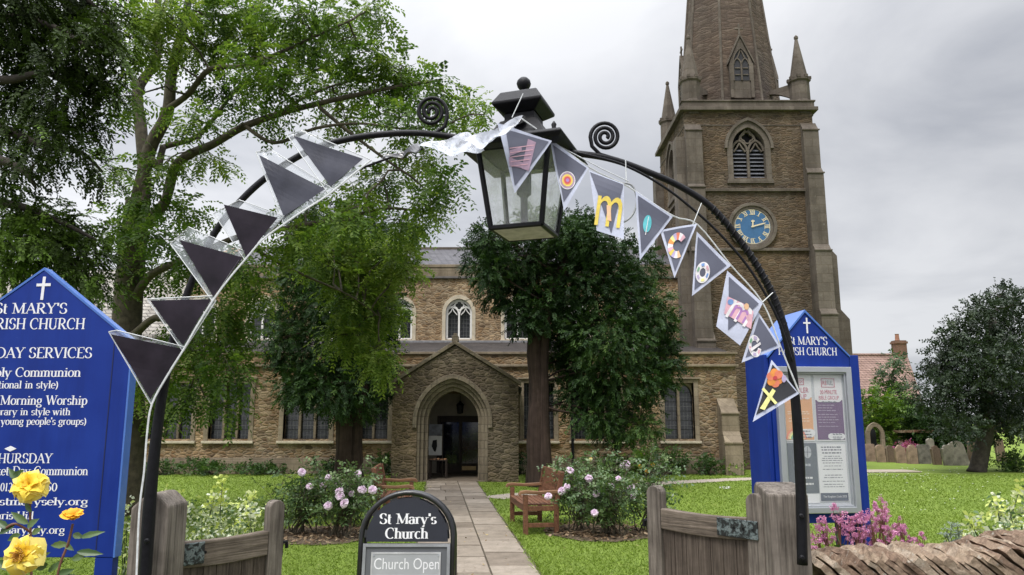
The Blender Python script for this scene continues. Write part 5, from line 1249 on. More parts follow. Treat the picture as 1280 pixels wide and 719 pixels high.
for i in range(4):
    j = (i + 1) % 4; m = MB(); ins = .985
    P = [A[i] * ins, A[j] * ins, B_[j] * ins, B_[i] * ins]; P = [Vector((p.x, p.y, z)) for p, z in zip(P, (.012, .012, zB - .012, zB - .012))]
    nv = (P[1] - P[0]).cross(P[3] - P[0]).normalized() * .003
    m.add(P + [p + nv for p in P], [(0, 1, 2, 3), (7, 6, 5, 4), (0, 4, 5, 1), (1, 5, 6, 2), (2, 6, 7, 3), (3, 7, 4, 0)]); m.build('pane', M_pane, lan)
m = MB(); m.box(-hb + .012, hb - .012, -hb + .012, hb - .012, -.012, .006); m.build('base_panel', simple('lantern_base', (.50, .455, .45), .8, var=.25, scale=14), lan)
m = MB(); m.lathe((0, 0, 0), [(.05, .0065), (.05, .03), (.022, .05), (.022, zB * .45), (.045, zB * .5), (.045, zB * .8)], 12); m.build('lamp_fitting', simple('lamp_grey', (.10, .10, .11), .5), lan)
m = MB(); zz = zB
sm = math.sqrt(2)
def frus(prof): m.lathe((0, 0, 0), [(r * sm, z) for r, z in prof], 4, math.pi / 4)
frus([(ht + .09, zz - .012), (ht + .11, zz + .012), (ht + .10, zz + .03), (ht - .03, zz + .075), (.115, zz + .195), (.095, zz + .205), (.095, zz + .25)])
o = m.build('roof', M_black, lan, bevel=.006)
m = MB(); zt_ = zz + .25
frus([(.10, zt_ + .002), (.155, zt_ + .045), (.155, zt_ + .06), (.115, zt_ + .13), (.06, zt_ + .15), (.02, zt_ + .155)])
m.build('chimney_cap', M_black, lan, bevel=.006)
m = MB(); m.lathe((0, 0, zt_ + .152), [(.018, 0), (.018, .02), (.026, .03), (.040, .05), (.045, .068), (.040, .088), (.024, .105), (.005, .112)], 16); m.build('finial', M_black, lan, smooth=True)
m = MB(); m.lathe((0, 0, 0), [(.045, -.002), (.045, .002)], 14, M=Matrix.Translation((.02, -.163, zz + .17)) @ Matrix.Rotation(R(60), 4, 'X')); m.build('vent', simple('vent_hole', (.003, .003, .003), .9), lan)
for (sx, sy) in ((-1, -1), (1, -1), (1, 1), (-1, 1)):
    m = MB(); m.lathe((sx * (ht + .05), sy * (ht + .05), zz + .02), [(.012, 0), (.018, .02), (.012, .035), (.016, .05), (.004, .07)], 8); m.build('corner_knob', M_black, lan, smooth=True)

# ------------------------------------------------------------------ bunting
M_film = glassmat('laminate_film', (.66, .70, .84), .72, .14, (9, .12))
M_film_clear = glassmat('clear_laminate', (.60, .64, .68), .20, .10, (7, .14))
M_tape = simple('white_tape', (.62, .64, .64), .4, var=.2, scale=30)
M_slatepaper = simple('slate_paper', (.115, .122, .165), .35, var=.12, scale=5, spec=.4, coat=.2)
M_purple = simple('dark_purple_paper', (.020, .015, .022), .28, var=.5, scale=5, spec=.22)
M_glarepaper = simple('sky_glare_paper', (.050, .052, .070), .3, var=.3, scale=5, spec=.3)  # dark pennant paper with sky glare put into its colour
M_blackpaper = simple('charcoal_paper', (.028, .028, .032), .25, var=.15, scale=5, spec=.5, coat=.4)
CO = {k: simple('paint_' + k, c, .45, var=.15, scale=30, coat=.3) for k, c in dict(yellow=(.80, .62, .10), lemon=(.82, .80, .30), white=(.80, .78, .78), purple=(.42, .20, .48), orange=(.80, .30, .06), red=(.55, .06, .07), teal=(.10, .50, .55), pink=(.72, .42, .48), blue=(.18, .32, .62), coral=(.78, .22, .12), lilac=(.50, .42, .62), peach=(.80, .50, .28), mauve=(.40, .27, .36), green=(.20, .42, .25)).items()}
def sheet(mb, P, off, th=.0012, n=7, bulge=.0, ripple=0.0, pl=None):
    """thin laminated sheet through 3 or 4 corners; bulge and ripple bend it"""
    P = [Vector(p) for p in P]
    if len(P) == 3: P = [P[0], P[1], P[2], P[2]]
    nv = (P[1] - P[0]).cross(P[2] - P[0]).normalized(); nv = -nv if nv.y > 0 else nv       # towards the viewer's side
    G = []
    for layer in (0, 1):
        for i in range(n + 1):
            for j in range(n + 1):
                a, b = i / n, j / n
                p = (P[0] * (1 - a) + P[1] * a) * (1 - b) + (P[3] * (1 - a) + P[2] * a) * b
                h = -bulge * math.sin(a * math.pi) * math.sin(b * math.pi) * (1 - b * .3) + ripple * math.sin(a * 9 + b * 4)
                G.append(p + nv * (off + h + (pl.off(p) if pl else 0) + (th if layer == 0 else 0)))
    k = (n + 1) ** 2; fs = []
    for i in range(n):
        for j in range(n):
            q = (i * (n + 1) + j, (i + 1) * (n + 1) + j, (i + 1) * (n + 1) + j + 1, i * (n + 1) + j + 1)
            fs += [q, tuple(k + x for x in reversed(q))]
    e = [(i * (n + 1)) for i in range(n + 1)] + [n * (n + 1) + j for j in range(1, n + 1)] + [i * (n + 1) + n for i in range(n - 1, -1, -1)] + [j for j in range(n - 1, 0, -1)]
    for x, y in zip(e, e[1:] + e[:1]): fs.append((x, x + k, y + k, y))
    mb.add(G, fs)
class Plane:
    def __init__(s, P):
        s.p = Vector(P[0]); s.n = (Vector(P[1]) - s.p).cross(Vector(P[2]) - s.p).normalized()
        if s.n.y > 0: s.n = -s.n
        s.ph = random.uniform(0, 6.28); s.ax = Vector((math.cos(s.ph), 0, math.sin(s.ph))); s.k = 0.0
    def off(s, p):
        q = p - s.p; return s.k * (math.sin(q.dot(s.ax) * 17 + s.ph) + .45 * math.sin(q.z * 31 + q.x * 12 + s.ph * 2))
    def __call__(s, u, v, d=0):
        d0 = at(u, v, 1.0) - Vector((0, 0, EYE)); o = Vector((0, 0, EYE)); t = (s.p - o).dot(s.n) / d0.dot(s.n)
        p = o + d0 * t; return p + s.n * (d + s.off(p))
def shape2(pl, pts, d, mb): mb.add([pl(u, v, d) for u, v in pts], [tuple(range(len(pts)))])
def disc2(u, v, ru, rv=None, rot=0, n=28, a0=0, a1=360):
    rv = rv or ru; out = []
    for i in range(n):
        a = R(a0 + (a1 - a0) * i / n); x, y = ru * math.cos(a), rv * math.sin(a); out.append((u + x * math.cos(rot) - y * math.sin(rot), v + x * math.sin(rot) + y * math.cos(rot)))
    return out
def ring2(pl, mb, u, v, r1, r0, d, n=28, a0=0, a1=360, sq_=1.0, rot=0):
    for i in range(n):
        a, b = R(a0 + (a1 - a0) * i / n), R(a0 + (a1 - a0) * (i + 1) / n)
        q = []
        for r, t in ((r1, a), (r1, b), (r0, b), (r0, a)):
            x, y = r * math.cos(t) * sq_, r * math.sin(t); q.append((u + x * math.cos(rot) - y * math.sin(rot), v + x * math.sin(rot) + y * math.cos(rot)))
        mb.add([pl(x, y, d) for x, y in q], [(0, 1, 2, 3)])
def textpx(pl, mb, s, u, v, w, h, rot, d):
    """sans lettering centred on (u, v), w x h pixels, turned by rot"""
    V, Fc = sans_mesh(s); xs = [a[0] for a in V]; ys = [a[1] for a in V]; x0, x1, y0, y1 = min(xs), max(xs), min(ys), max(ys)
    q = []
    for x, y in V:
        a = ((x - x0) / (x1 - x0) - .5) * w; b = -((y - y0) / (y1 - y0) - .5) * h
        q.append(pl(u + a * math.cos(rot) - b * math.sin(rot), v + a * math.sin(rot) + b * math.cos(rot), d))
    mb.add(q, Fc)
GF = 'laminated pennants of the bunting over the gate'
def pennant(label, outer, inner, film, paper, tilt=(0, 0, 0, 0), Y=4.27, bulge=.006, deco=None, ripple=.0):
    O = [at(u, v, Y + tilt[i]) for i, (u, v) in enumerate(outer)]
    pl = Plane([O[0], O[-2], O[-1]]); c = sum(O, Vector()) / len(O)
    t = thing('pennant', label, 'pennant', tuple(c), group=GF)
    I = [pl(u, v, 0) for u, v in inner]; pl.k = .004 if deco else .003
    m = MB(); sheet(m, I, .0024, .0008, 10, 0, 0, pl); m.build('paper', paper, t)
    m = MB(); sheet(m, O, -.0002 - ripple * 1.3, .0006, 12, 0, ripple, pl); m.build('film', film, t)
    if ripple:
        m = MB(); m.tube(O + [O[0]], .0032, 5); m.build('sealed_edge', M_tape, t)
    if deco:
        k = [.0056]
        def layer(name, mat, fn):
            m = MB(); k[0] += .0007; fn(pl, m, k[0]); m.build(name, mat, t)
        deco(layer)
    return t
def d_target(L):
    u, v = 709, 226
    for nm, c, r in (('rim', 'white', 10.8), ('ring', 'mauve', 9.8), ('ring', 'yellow', 7.4), ('ring', 'orange', 5.6), ('ring', 'red', 4.4), ('centre', 'purple', 2.2)):
        L(nm, CO[c], lambda pl, m, d, r=r: shape2(pl, disc2(u, v, r * .92, r * 1.08), d, m))
def d_m(L):
    L('letter', CO['yellow'], lambda pl, m, d: textpx(pl, m, 'm', 761, 265, 32, 37, R(8), d))
    L('letter', CO['peach'], lambda pl, m, d: shape2(pl, [(758, 257), (763, 258), (764, 277), (759, 276)], d, m))
def d_leaf(L):
    L('leaf_shape', CO['teal'], lambda pl, m, d: shape2(pl, disc2(809, 280, 5.2, 11, R(8)), d, m))
    L('leaf_vein', CO['white'], lambda pl, m, d: shape2(pl, [(810.4, 271), (811, 271.2), (807, 294), (806, 294)], d, m))
def d_C(L):
    cs = ['peach', 'white', 'lilac', 'yellow', 'pink', 'white', 'orange', 'lemon', 'lilac', 'coral', 'white', 'pink']
    for i in range(12): L('letter_patch', CO[cs[i]], lambda pl, m, d, i=i: ring2(pl, m, 846, 308, 16, 7, d, 4, 50 + i * 22, 50 + (i + 1) * 22, .72, R(12)))
def d_O(L):
    L('letter', CO['white'], lambda pl, m, d: ring2(pl, m, 878, 341, 13.5, 5.5, d, 30, 0, 360, .66, R(10)))
    for i in range(6): L('letter_patch', CO[['blue', 'lemon', 'lilac', 'green', 'blue', 'pink'][i]], lambda pl, m, d, i=i: ring2(pl, m, 878, 341, 11.5, 8, d, 4, i * 60, i * 60 + 34, .66, R(10)))
def d_m2(L):
    L('letter_patch', CO['pink'], lambda pl, m, d: shape2(pl, [(909, 371), (928, 380), (941, 390), (938, 412), (925, 404), (905, 392)], d, m))
    L('letter', CO['white'], lambda pl, m, d: textpx(pl, m, 'm', 924, 392, 28, 24, R(30), d))
    L('letter', CO['purple'], lambda pl, m, d: textpx(pl, m, 'm', 924, 393, 20, 16, R(30), d))
    L('letter_patch', CO['blue'], lambda pl, m, d: shape2(pl, disc2(912.5, 378, 3.6), d, m))
    L('letter_patch', CO['peach'], lambda pl, m, d: shape2(pl, disc2(932, 384, 3, 4), d, m))
def d_e(L):
    L('letter', CO['white'], lambda pl, m, d: ring2(pl, m, 943, 433, 14, 7, d, 26, 20, 330, .55, R(-8)))
    for i in range(5): L('letter_patch', CO[['pink', 'lilac', 'pink', 'green', 'lilac'][i]], lambda pl, m, d, i=i: ring2(pl, m, 943, 433, 12.5, 8.5, d, 4, 30 + i * 60, 64 + i * 60, .55, R(-8)))
    L('letter', CO['white'], lambda pl, m, d: shape2(pl, [(937, 436), (949, 428), (950, 431), (938, 440)], d, m))
def d_cross(L):
    for i in range(6):
        a = R(i * 60 + 20); L('petal', CO['coral' if i % 2 else 'orange'], lambda pl, m, d, a=a: shape2(pl, disc2(968 + 5.5 * math.cos(a), 473 + 6.5 * math.sin(a), 5.2, 5.2), d, m))
    L('flower_centre', CO['red'], lambda pl, m, d: shape2(pl, disc2(968, 473, 2.6), d, m))
    L('flower_patch', CO['lilac'], lambda pl, m, d: shape2(pl, disc2(979, 474, 2.8, 4.5), d, m))  # lilac oval printed beside the flower
    L('cross', CO['lemon'], lambda pl, m, d: (shape2(pl, [(965, 486), (969, 489), (955, 513), (949, 511)], d, m), shape2(pl, [(951.5, 487), (954, 484.5), (971, 504), (968, 506)], d + .0002, m)))
def d_letter(L):
    L('letter', CO['mauve'], lambda pl, m, d: (shape2(pl, [(637, 189), (652, 184), (652, 190), (637, 196)], d, m), shape2(pl, [(660, 174), (670, 178), (661, 214), (652, 211)], d + .0002, m), shape2(pl, [(636, 197), (657, 205), (656, 211), (637, 208)], d + .0003, m)))
    L('stroke', CO['pink'], lambda pl, m, d: [shape2(pl, [(637 + i * .5, 186 + i * 5.5), (668 - i * 2, 181 + i * 6), (668 - i * 2, 182 + i * 6), (637 + i * .5, 187 + i * 5.5)], d + i * .0001, m) for i in range(5)])
pennant('pennant with striped mauve letter hanging across the lantern', [(621.8, 154), (690, 176), (643.5, 242)], [(632, 162), (686, 177), (643.5, 233)], M_film, M_slatepaper, (0, 0, 0), 4.06, deco=d_letter)
pennant('slate pennant with a rainbow target disc, just right of the lantern', [(686.5, 173), (736, 209.5), (705, 264)], [(691, 182), (733, 210), (704.5, 253)], M_film, M_slatepaper, (0, .01, -.04), 4.2, deco=d_target)
pennant('square-ended pennant with a yellow letter m', [(736.5, 212.5), (779.5, 230.5), (780, 299), (746, 288)], [(737.5, 215), (779, 231.5), (764, 292)], M_film, M_slatepaper, (0, 0, -.05, -.05), 4.25, deco=d_m)
pennant('slate pennant with a small turquoise leaf', [(794, 239), (841, 271), (799.5, 326)], [(797, 245), (837, 271), (801.5, 317)], M_film, M_slatepaper, (0, 0, -.03), 4.25, deco=d_leaf)
pennant('pennant with a patchwork letter C', [(825, 288), (871.5, 279.5), (843, 348)], [(829, 290), (867, 283), (843.5, 340)], M_film, M_slatepaper, (0, 0, -.04), 4.25, deco=d_C)
pennant('pennant with a pale blue and yellow ring-shaped letter', [(871, 289.5), (914, 332), (864.5, 370.5)], [(872.5, 296), (908, 332), (867.5, 363)], M_film, M_slatepaper, (0, 0, -.03), 4.25, deco=d_O)
pennant('pennant with a pink and white letter m and a clear square end', [(909, 338.5), (953.5, 379), (925, 432), (895.5, 408)], [(911, 346), (948, 380), (910, 413)], M_film, M_slatepaper, (0, 0, -.04, -.04), 4.25, deco=d_m2)
pennant('pennant with a pale pink round letter e', [(947.5, 389), (975.5, 434), (927, 453.5)], [(949, 396), (971, 432), (932, 447)], M_film, M_slatepaper, (0, 0, -.03), 4.25, deco=d_e)
pennant('lowest charcoal pennant with red flower and yellow cross', [(964, 450), (999.5, 492), (941, 527.5)], [(965, 456), (996, 490), (945, 519)], M_film, M_blackpaper, (0, -.02, -.05), 4.22, deco=d_cross)
for lab, o_, i_, tl in [
    ('dark blank pennant blown up over the arch, highest of the plain ones', [(359, 169), (377, 163), (464, 200), (411, 243)], [(367, 170), (454, 199), (413.5, 234)], (.08, .08, 0, 0)),
    ('dark blank pennant crossing the arch bar, second from the top of the plain ones', [(320, 190), (340, 188), (417, 237), (355, 281)], [(324, 194), (407, 237), (355, 271)], (.08, .08, 0, 0)),
    ('black blank pennant with wide clear margin where the arch leaves the tree boughs', [(267, 267), (299, 250), (355, 270), (306, 325)], [(280, 256), (347, 272), (308, 322)], (.02, .02, 0, 0)),
    ('black blank pennant with crumpled film, fourth of the plain ones from the top', [(213, 305), (236, 284), (306, 314), (265, 376)], [(224, 300), (304, 322), (267, 371)], (.04, .04, 0, 0)),
    ('black blank pennant in front of the pale stone roof', [(184, 374), (266, 370), (270, 376), (229, 440)], [(188, 376), (264, 374), (229, 432)], (0, 0, 0, 0)),
    ('largest and lowest dark purple pennant overlapping the blue service board', [(136, 415), (146, 413), (232, 434), (189, 506)], [(139, 418), (228, 436), (188.5, 499)], (-.03, -.03, 0, 0))]:
    pennant(lab, o_, i_, M_film_clear, M_glarepaper if 'arch bar' in lab or 'highest' in lab else M_purple, tl, 4.24, bulge=.010, ripple=.0025)
# the twisted strip of laminated flags that sags from the bough side to the lantern roof
def twisted(label, P, mats):
    t = thing('pennant', label, 'pennant', tuple(at(*P[1])), group=GF)
    m = MB(); sheet(m, [at(*q) for q in P], 0, .0012, 14, .035, .010); m.build('film', mats, t)
    return t
M_strip = glassmat('strip_film', (.62, .65, .72), .55, .14, (14, .3))
twisted('flattened pennant twisted edge-on, white film lying against the lantern roof', [(580, 176, 4.0), (654, 145, 3.98), (640, 160, 3.93), (600, 186, 3.92)], M_strip)
twisted('flattened pennant with mauve print, twisted edge-on left of the lantern', [(523, 182, 4.2), (586, 166, 4.15), (606, 189, 3.96), (563, 194, 4.02)], M_strip)
t = twisted('narrow dark pennant seen almost edge-on where the string leaves the arch', [(476, 199, 4.3), (524, 180, 4.3), (526, 187, 4.2), (500, 196, 4.2)], M_blackpaper)
# string and hem tape
m = MB(); m.tube(smooth_path([at(u, v, 4.255) for u, v in [(650, 147), (690, 175), (736, 209), (779, 230), (794, 239), (841, 270), (872, 281), (913, 331), (953, 378), (976, 434), (999, 491)]], 4), .0045, 5)
m.tube([at(700, 183, 4.25), at(752, 211, 4.25), at(786, 227, 4.25)], .003, 4)
for a, b in (((866, 281), (877, 254)), ((953, 378), (966, 366)), ((976, 434), (999, 489)), ((783, 229), (782, 200)), ((640, 147), (654, 117))): m.tube([at(*a, 4.25), at(*b, 4.28)], .003, 4)
o = m.build('bunting_string', M_tape); tag(o, 'thin white string carrying the lettered pennants', 'string')
m = MB(); q = smooth_path([at(u, v, 4.235) for u, v in [(464, 200), (440, 219), (411, 243), (380, 263), (355, 280), (328, 300), (306, 325), (285, 350), (266, 376), (246, 408), (230, 436), (210, 468), (190, 505), (184, 540), (180, 590), (174, 640), (170, 735)]], 4); m.tube(q, .010, 6, True, (.55, .2))
o = m.build('hem_tape', M_tape); tag(o, 'white hem tape joining the plain dark pennants down to the gate post', 'tape')

# ------------------------------------------------------------------ blue service board, left
def painted_board():
    m, nt, N, L, b = newmat('royal_blue_paint'); v = mapping(N, L, (1, 1, 1))
    st = noise(N, L, mapping(N, L, (9, 9, .8)), 1.0, 5, .65); f = noise(N, L, v, 2.2, 5, .6); g = noise(N, L, v, 70, 3, .6)
    c = ramp(N, L, f, [(.3, (.004, .024, .21)), (.7, (.007, .036, .265))])
    c = mixc(N, L, .5, c, ramp(N, L, st, [(.34, (.62, .66, .72)), (.55, (1, 1, 1))]), 'MULTIPLY')
    c = mixc(N, L, ramp(N, L, g, [(.70, (0,) * 3), (.76, (.35,) * 3)]), c, (.10, .14, .34))
    L.new(c, b.inputs['Base Color']); b.inputs['Specular IOR Level'].default_value = .3
    L.new(ramp(N, L, f, [(.3, (.30,) * 3), (.7, (.55,) * 3)]), b.inputs['Roughness']); return m
M_blue = painted_board()
M_blue_lit = simple('lit_blue_edge', (.06, .16, .50), .35, var=.08, coat=.3)  # board blue made paler: light on the edges put into the colour
M_letter = simple('white_lettering', (.82, .82, .84), .5, var=.03)
SY = 4.8
sg = thing('service_board', 'tall blue gabled board listing church services in white serif lettering, behind yellow roses', 'sign', (at(38, 500, SY).x, SY, 0))
S0 = at(38, 500, SY).x; xe = at(158, 500, SY).x - S0
zA, zSh, zBt = at(40, 338, SY).z, at(150, 428, SY).z, at(60, 697, SY).z
pt = lambda s, z, d=0: (S0 + s, SY - d, z)
m = MB(); m.prism([(-xe, zBt), (xe, zBt), (xe, zSh), (0, zA), (-xe, zSh)], 0, .07, fn=lambda x, y, z: (S0 + x, SY + y, z)); m.build('panel', M_blue, sg, bevel=.004)
m = MB()
for s in (-1, 1):
    m.ring([(s * (xe + .012), zBt), (s * (xe + .012), zSh + .008), (0, zA + .018)], [(s * (xe + .001), zBt), (s * (xe + .001), zSh), (0, zA + .001)], -.004, .075, fn=lambda x, y, z: (S0 + x, SY + y, z))
m.build('lit_edging', M_blue_lit, sg)
pw_ = .105
for s in (-1, 1):
    m = MB(); a, b = sorted((s * xe, s * (xe - pw_))); m.prism([(a, -.1), (b, -.1), (b, zBt - .002), (a, zBt - .002)], 0, .07, fn=lambda x, y, z: (S0 + x, SY + y, z)); m.build('post', M_blue, sg)
    m = MB(); e = s * (xe - pw_); m.prism([(e - .003, zBt), (e + .003, zBt), (e + .003, zSh + .06), (e - .003, zSh + .06)], -.002, -.0005, fn=lambda x, y, z: (S0 + x, SY + y, z)); m.build('groove', simple('groove', (.003, .008, .06), .6), sg)
kx = lambda u, v=500: at(u, v, SY).x - S0
kz = lambda v: at(60, v, SY).z
m = MB()
def line(s, ul, ur, vb, vt): serif_text(m, s, kx(ul, vb), kz(vb), kz(vt) - kz(vb), kx(ur, vb) - kx(ul, vb), 'l', pt)
line("St MARY'S", -7, 84, 392, 379); line('PARISH CHURCH', -27, 106, 411.5, 398); line('SUNDAY SERVICES', -40, 115, 447.5, 434.5)
line('Holy Communion', -18, 101, 471, 459.5); line('(traditional in style)', -31, 73, 485.5, 476); line('Morning Worship', 0, 109, 506, 494.5)
line('(contemporary in style with', -52, 88, 519, 510); line("young people's groups)", 1, 108, 531, 522); line('THURSDAY', -12, 65, 579, 567); line('Market Day Communion', -29, 110, 594, 583)
line('01353', 0, 26, 614, 604); line('50', 57, 71.5, 614, 604); line('stmarysely.org', -1, 110, 631.5, 622); line('Chris Hill', -15, 42, 649, 639.5); line('stmarysely.org', -8, 81, 667, 657.5)
m.build('lettering', M_letter, sg)
m = MB(); m.ribbon([(kx(39), kz(375)), (kx(39.5), kz(346))], .018, -.0035, -.001, fn=lambda x, y, z: (S0 + x, SY + y, z)); m.ribbon([(kx(30.5), kz(356.5)), (kx(48.5), kz(356))], .018, -.0038, -.001, fn=lambda x, y, z: (S0 + x, SY + y, z)); m.build('cross', M_letter, sg)
m = MB(); m.prism([(kx(12.5), kz(561)), (kx(20), kz(564.5)), (kx(27.5), kz(561)), (kx(20), kz(557.5))], -.003, -.001, fn=lambda x, y, z: (S0 + x, SY + y, z)); m.build('diamond', M_letter, sg)

# ------------------------------------------------------------------ blue notice case, right
th = R(7); NY = 6.6
f0 = at(965, 500, NY); nx_ = Vector((math.cos(th), math.sin(th), 0)); nn = Vector((math.sin(th), -math.cos(th), 0))
def npt(s, z, d=0): return f0 + nx_ * s + nn * d + Vector((0, 0, z - f0.z))
def nloc(u, v):
    d0 = at(u, v, 1.0) - Vector((0, 0, EYE)); o = Vector((0, 0, EYE)); t = (f0 - o).dot(nn) / d0.dot(nn); p = o + d0 * t
    return (p - f0).dot(nx_), p.z
nb = thing('notice_board', 'tall blue gabled notice board with glazed poster case, standing behind the right gate post', 'notice board', (f0.x + .4, NY + .2, 0))
nfn = lambda x, y, z: tuple(npt(x, z, -y))
wR = nloc(1064, 480)[0]; zAp = nloc(1009, 391)[1]; zS_ = nloc(1062, 447)[1]; zB_ = nloc(1030, 654)[1]; zSl = zS_
DP = .46
m = MB(); m.prism([(0, zB_), (wR, zB_), (wR, zS_), (wR * .47, zAp), (0, zSl - .01)], 0, DP, nfn); m.build('panel', M_blue, nb, bevel=.005)
for s0, s1 in ((wR + .002, wR + .085), (-.04, -.002)):
    m = MB(); m.prism([(s0, -.1), (s1, -.1), (s1, zS_ + .02), (s0, zS_ + .02)], .0 if s0 > 0 else .02, DP * .9, nfn); m.build('post', M_blue, nb, bevel=.004)
m = MB(); m.ring([(-.02, zSl + .01), (wR * .47, zAp + .025), (wR + .0, zS_ + .018)], [(-.02, zSl - .008), (wR * .47, zAp + .002), (wR, zS_ + .002)], -.012, DP + .01, fn=nfn); m.build('lit_edging', M_blue_lit, nb)
m = MB(); m.prism([(wR * .12, -.1), (wR * .2, -.1), (wR * .2, zB_), (wR * .12, zB_)], .1, .2, nfn); m.prism([(wR * .82, -.1), (wR * .93, -.1), (wR * .93, zB_), (wR * .82, zB_)], .1, .2, nfn); m.build('leg', M_blue, nb)
def nline(m, s, u0, u1, vb, vt):
    a, za_ = nloc(u0, vb); b, _ = nloc(u1, vb); z = nloc((u0 + u1) / 2, vb)[1]; serif_text(m, s, a, z, nloc((u0 + u1) / 2, vt)[1] - z, b - a, 'l', npt)
m = MB(); nline(m, "St MARY'S", 985.5, 1034.5, 431, 421); nline(m, 'PARISH CHURCH', 973, 1046.5, 444, 434.5); m.build('lettering', M_letter, nb)
m = MB(); s_, z_ = nloc(1008.5, 407); m.ribbon([(s_, z_ - .068), (s_, z_ + .068)], .014, -.0035, -.001, fn=nfn); m.ribbon([(s_ - .033, z_ + .022), (s_ + .033, z_ + .022)], .014, -.0038, -.001, fn=nfn); m.build('cross', M_letter, nb)
M_alu = simple('aluminium', (.46, .48, .51), .38, .6, var=.06)
c0, c1 = nloc(972, 550)[0], nloc(1066.5, 550)[0]; cz1, cz0 = nloc(1020, 459)[1], nloc(1030, 641)[1]; fw = .048
R4 = lambda a, b, z0, z1: [(a, z0), (b, z0), (b, z1), (a, z1)]
m = MB(); m.ring(R4(c0, c1, cz0, cz1), R4(c0 + fw, c1 - fw, cz0 + fw, cz1 - fw), -.055, -.001, True, nfn); m.ring(R4(c0 + fw, c1 - fw, cz0 + fw, cz1 - fw), R4(c0 + fw + .014, c1 - fw - .014, cz0 + fw + .014, cz1 - fw - .014), -.035, -.0015, True, nfn)
case = m.build('case_frame', M_alu, nb, bevel=.004)
i0, i1, j0, j1 = c0 + fw + .014, c1 - fw - .014, cz0 + fw + .014, cz1 - fw - .014
m = MB(); m.prism(R4(i0, i1, j0, j1), -.004, -.001, nfn); m.build('backing', simple('case_backing', (.52, .53, .54), .7, var=.05), case)
m = MB(); m.prism(R4(i0, i1, j0, j1), -.030, -.027, nfn); m.build('glass', glassmat('case_glass', (.5, .55, .62), .10, .05), case)
def poster(name, a, b, z0, z1, mat, d=.008):
    m = MB(); m.prism(R4(a, b, z0, z1), -d, -d + .002, nfn); return m.build(name, mat, nb)
P_w = simple('poster_white', (.72, .71, .71), .6, var=.04); P_o = simple('poster_orange', (.68, .34, .14), .6, var=.06); P_p = simple('poster_plum', (.12, .045, .13), .6, var=.06); P_g = simple('poster_grey', (.10, .11, .125), .6, var=.08); P_n = simple('poster_navy', (.06, .065, .10), .6, var=.05)
P_red = simple('poster_red', (.46, .05, .10), .6, var=.05); P_ink = simple('poster_ink', (.16, .16, .18), .7, var=.05); P_pale = simple('poster_pale_text', (.36, .27, .37), .7, var=.05); P_lo = simple('poster_light_orange', (.80, .60, .42), .7, var=.05); P_dim = simple('poster_dim_text', (.42, .43, .45), .7)
mid = i0 + (i1 - i0) * .5; zm = j0 + (j1 - j0) * .475
def dashes(m, a, b, zs, h, d, gap=.18, align='c'):
    for z in zs:
        L_ = (b - a) * random.uniform(.7, .98); x = (a + b) / 2 - L_ / 2 if align == 'c' else a; e = x + L_
        while x < e - .01:
            w = random.uniform(.012, .04); m.ribbon([(x, z), (min(x + w, e), z)], h * random.uniform(.8, 1.1), -d - .0003, -d, fn=nfn); x += w + .006
def cloud(m, a, b, z, r, n, d, up):
    for i in range(n): m.prism([(a + (b - a) * (i + .5) / n + r * math.cos(t), z + r * .8 * math.sin(t)) for t in np.linspace(0, 2 * math.pi, 18)[:-1]], -d - .0002 * i - .0003, -d + .0003 - .0002 * i, nfn)
# plum poster
a, b, z0, z1 = mid + .012, i1 - .012, zm + .008, j1 - .008; w_ = b - a; o = poster('poster', a, b, z0, z1, P_w); H = z1 - z0
m = MB(); m.prism(R4(a + .004, b - .004, z0 + .02 * H, z0 + .62 * H), -.0095, -.0085, nfn); m.build('colour_field', P_p, o)
m = MB(); cloud(m, a + .02, b - .02, z0 + .64 * H, .036, 4, .0105, 1); cloud(m, a + .45 * w_, b - .02, z0 + .07 * H, .032, 4, .0105, 1); m.build('cloud_print', P_w, o)
m = MB(); sans_text(m, 'RE', a + .31 * w_, a + .46 * w_, z1 - .15 * H, z1 - .085 * H, npt, .0112); m.ring(R4(a + .26 * w_, b - .26 * w_, z1 - .185 * H, z1 - .05 * H), R4(a + .28 * w_, b - .28 * w_, z1 - .178 * H, z1 - .057 * H), -.0113, -.0106, True, nfn)
sans_text(m, '30-MINUTE', a + .2 * w_, b - .2 * w_, z1 - .29 * H, z1 - .225 * H, npt, .0125); sans_text(m, 'BIBLE GROUP', a + .14 * w_, b - .14 * w_, z1 - .375 * H, z1 - .315 * H, npt, .0125); m.build('heading', P_red, o)
m = MB(); sans_text(m, 'FUEL', a + .475 * w_, b - .31 * w_, z1 - .15 * H, z1 - .085 * H, npt, .0112); dashes(m, a + .06, b - .06, [z1 - .41 * H], .009, .0125); dashes(m, a + .5 * w_, b - .02, [z0 + .1 * H, z0 + .06 * H, z0 + .03 * H], .008, .013); m.build('small_print', P_ink, o)
m = MB(); dashes(m, a + .02, b - .03, [z0 + q * H for q in (.54, .50, .46, .40, .36, .32, .28, .22)], .007, .011, align='l'); m.build('small_print', P_pale, o)
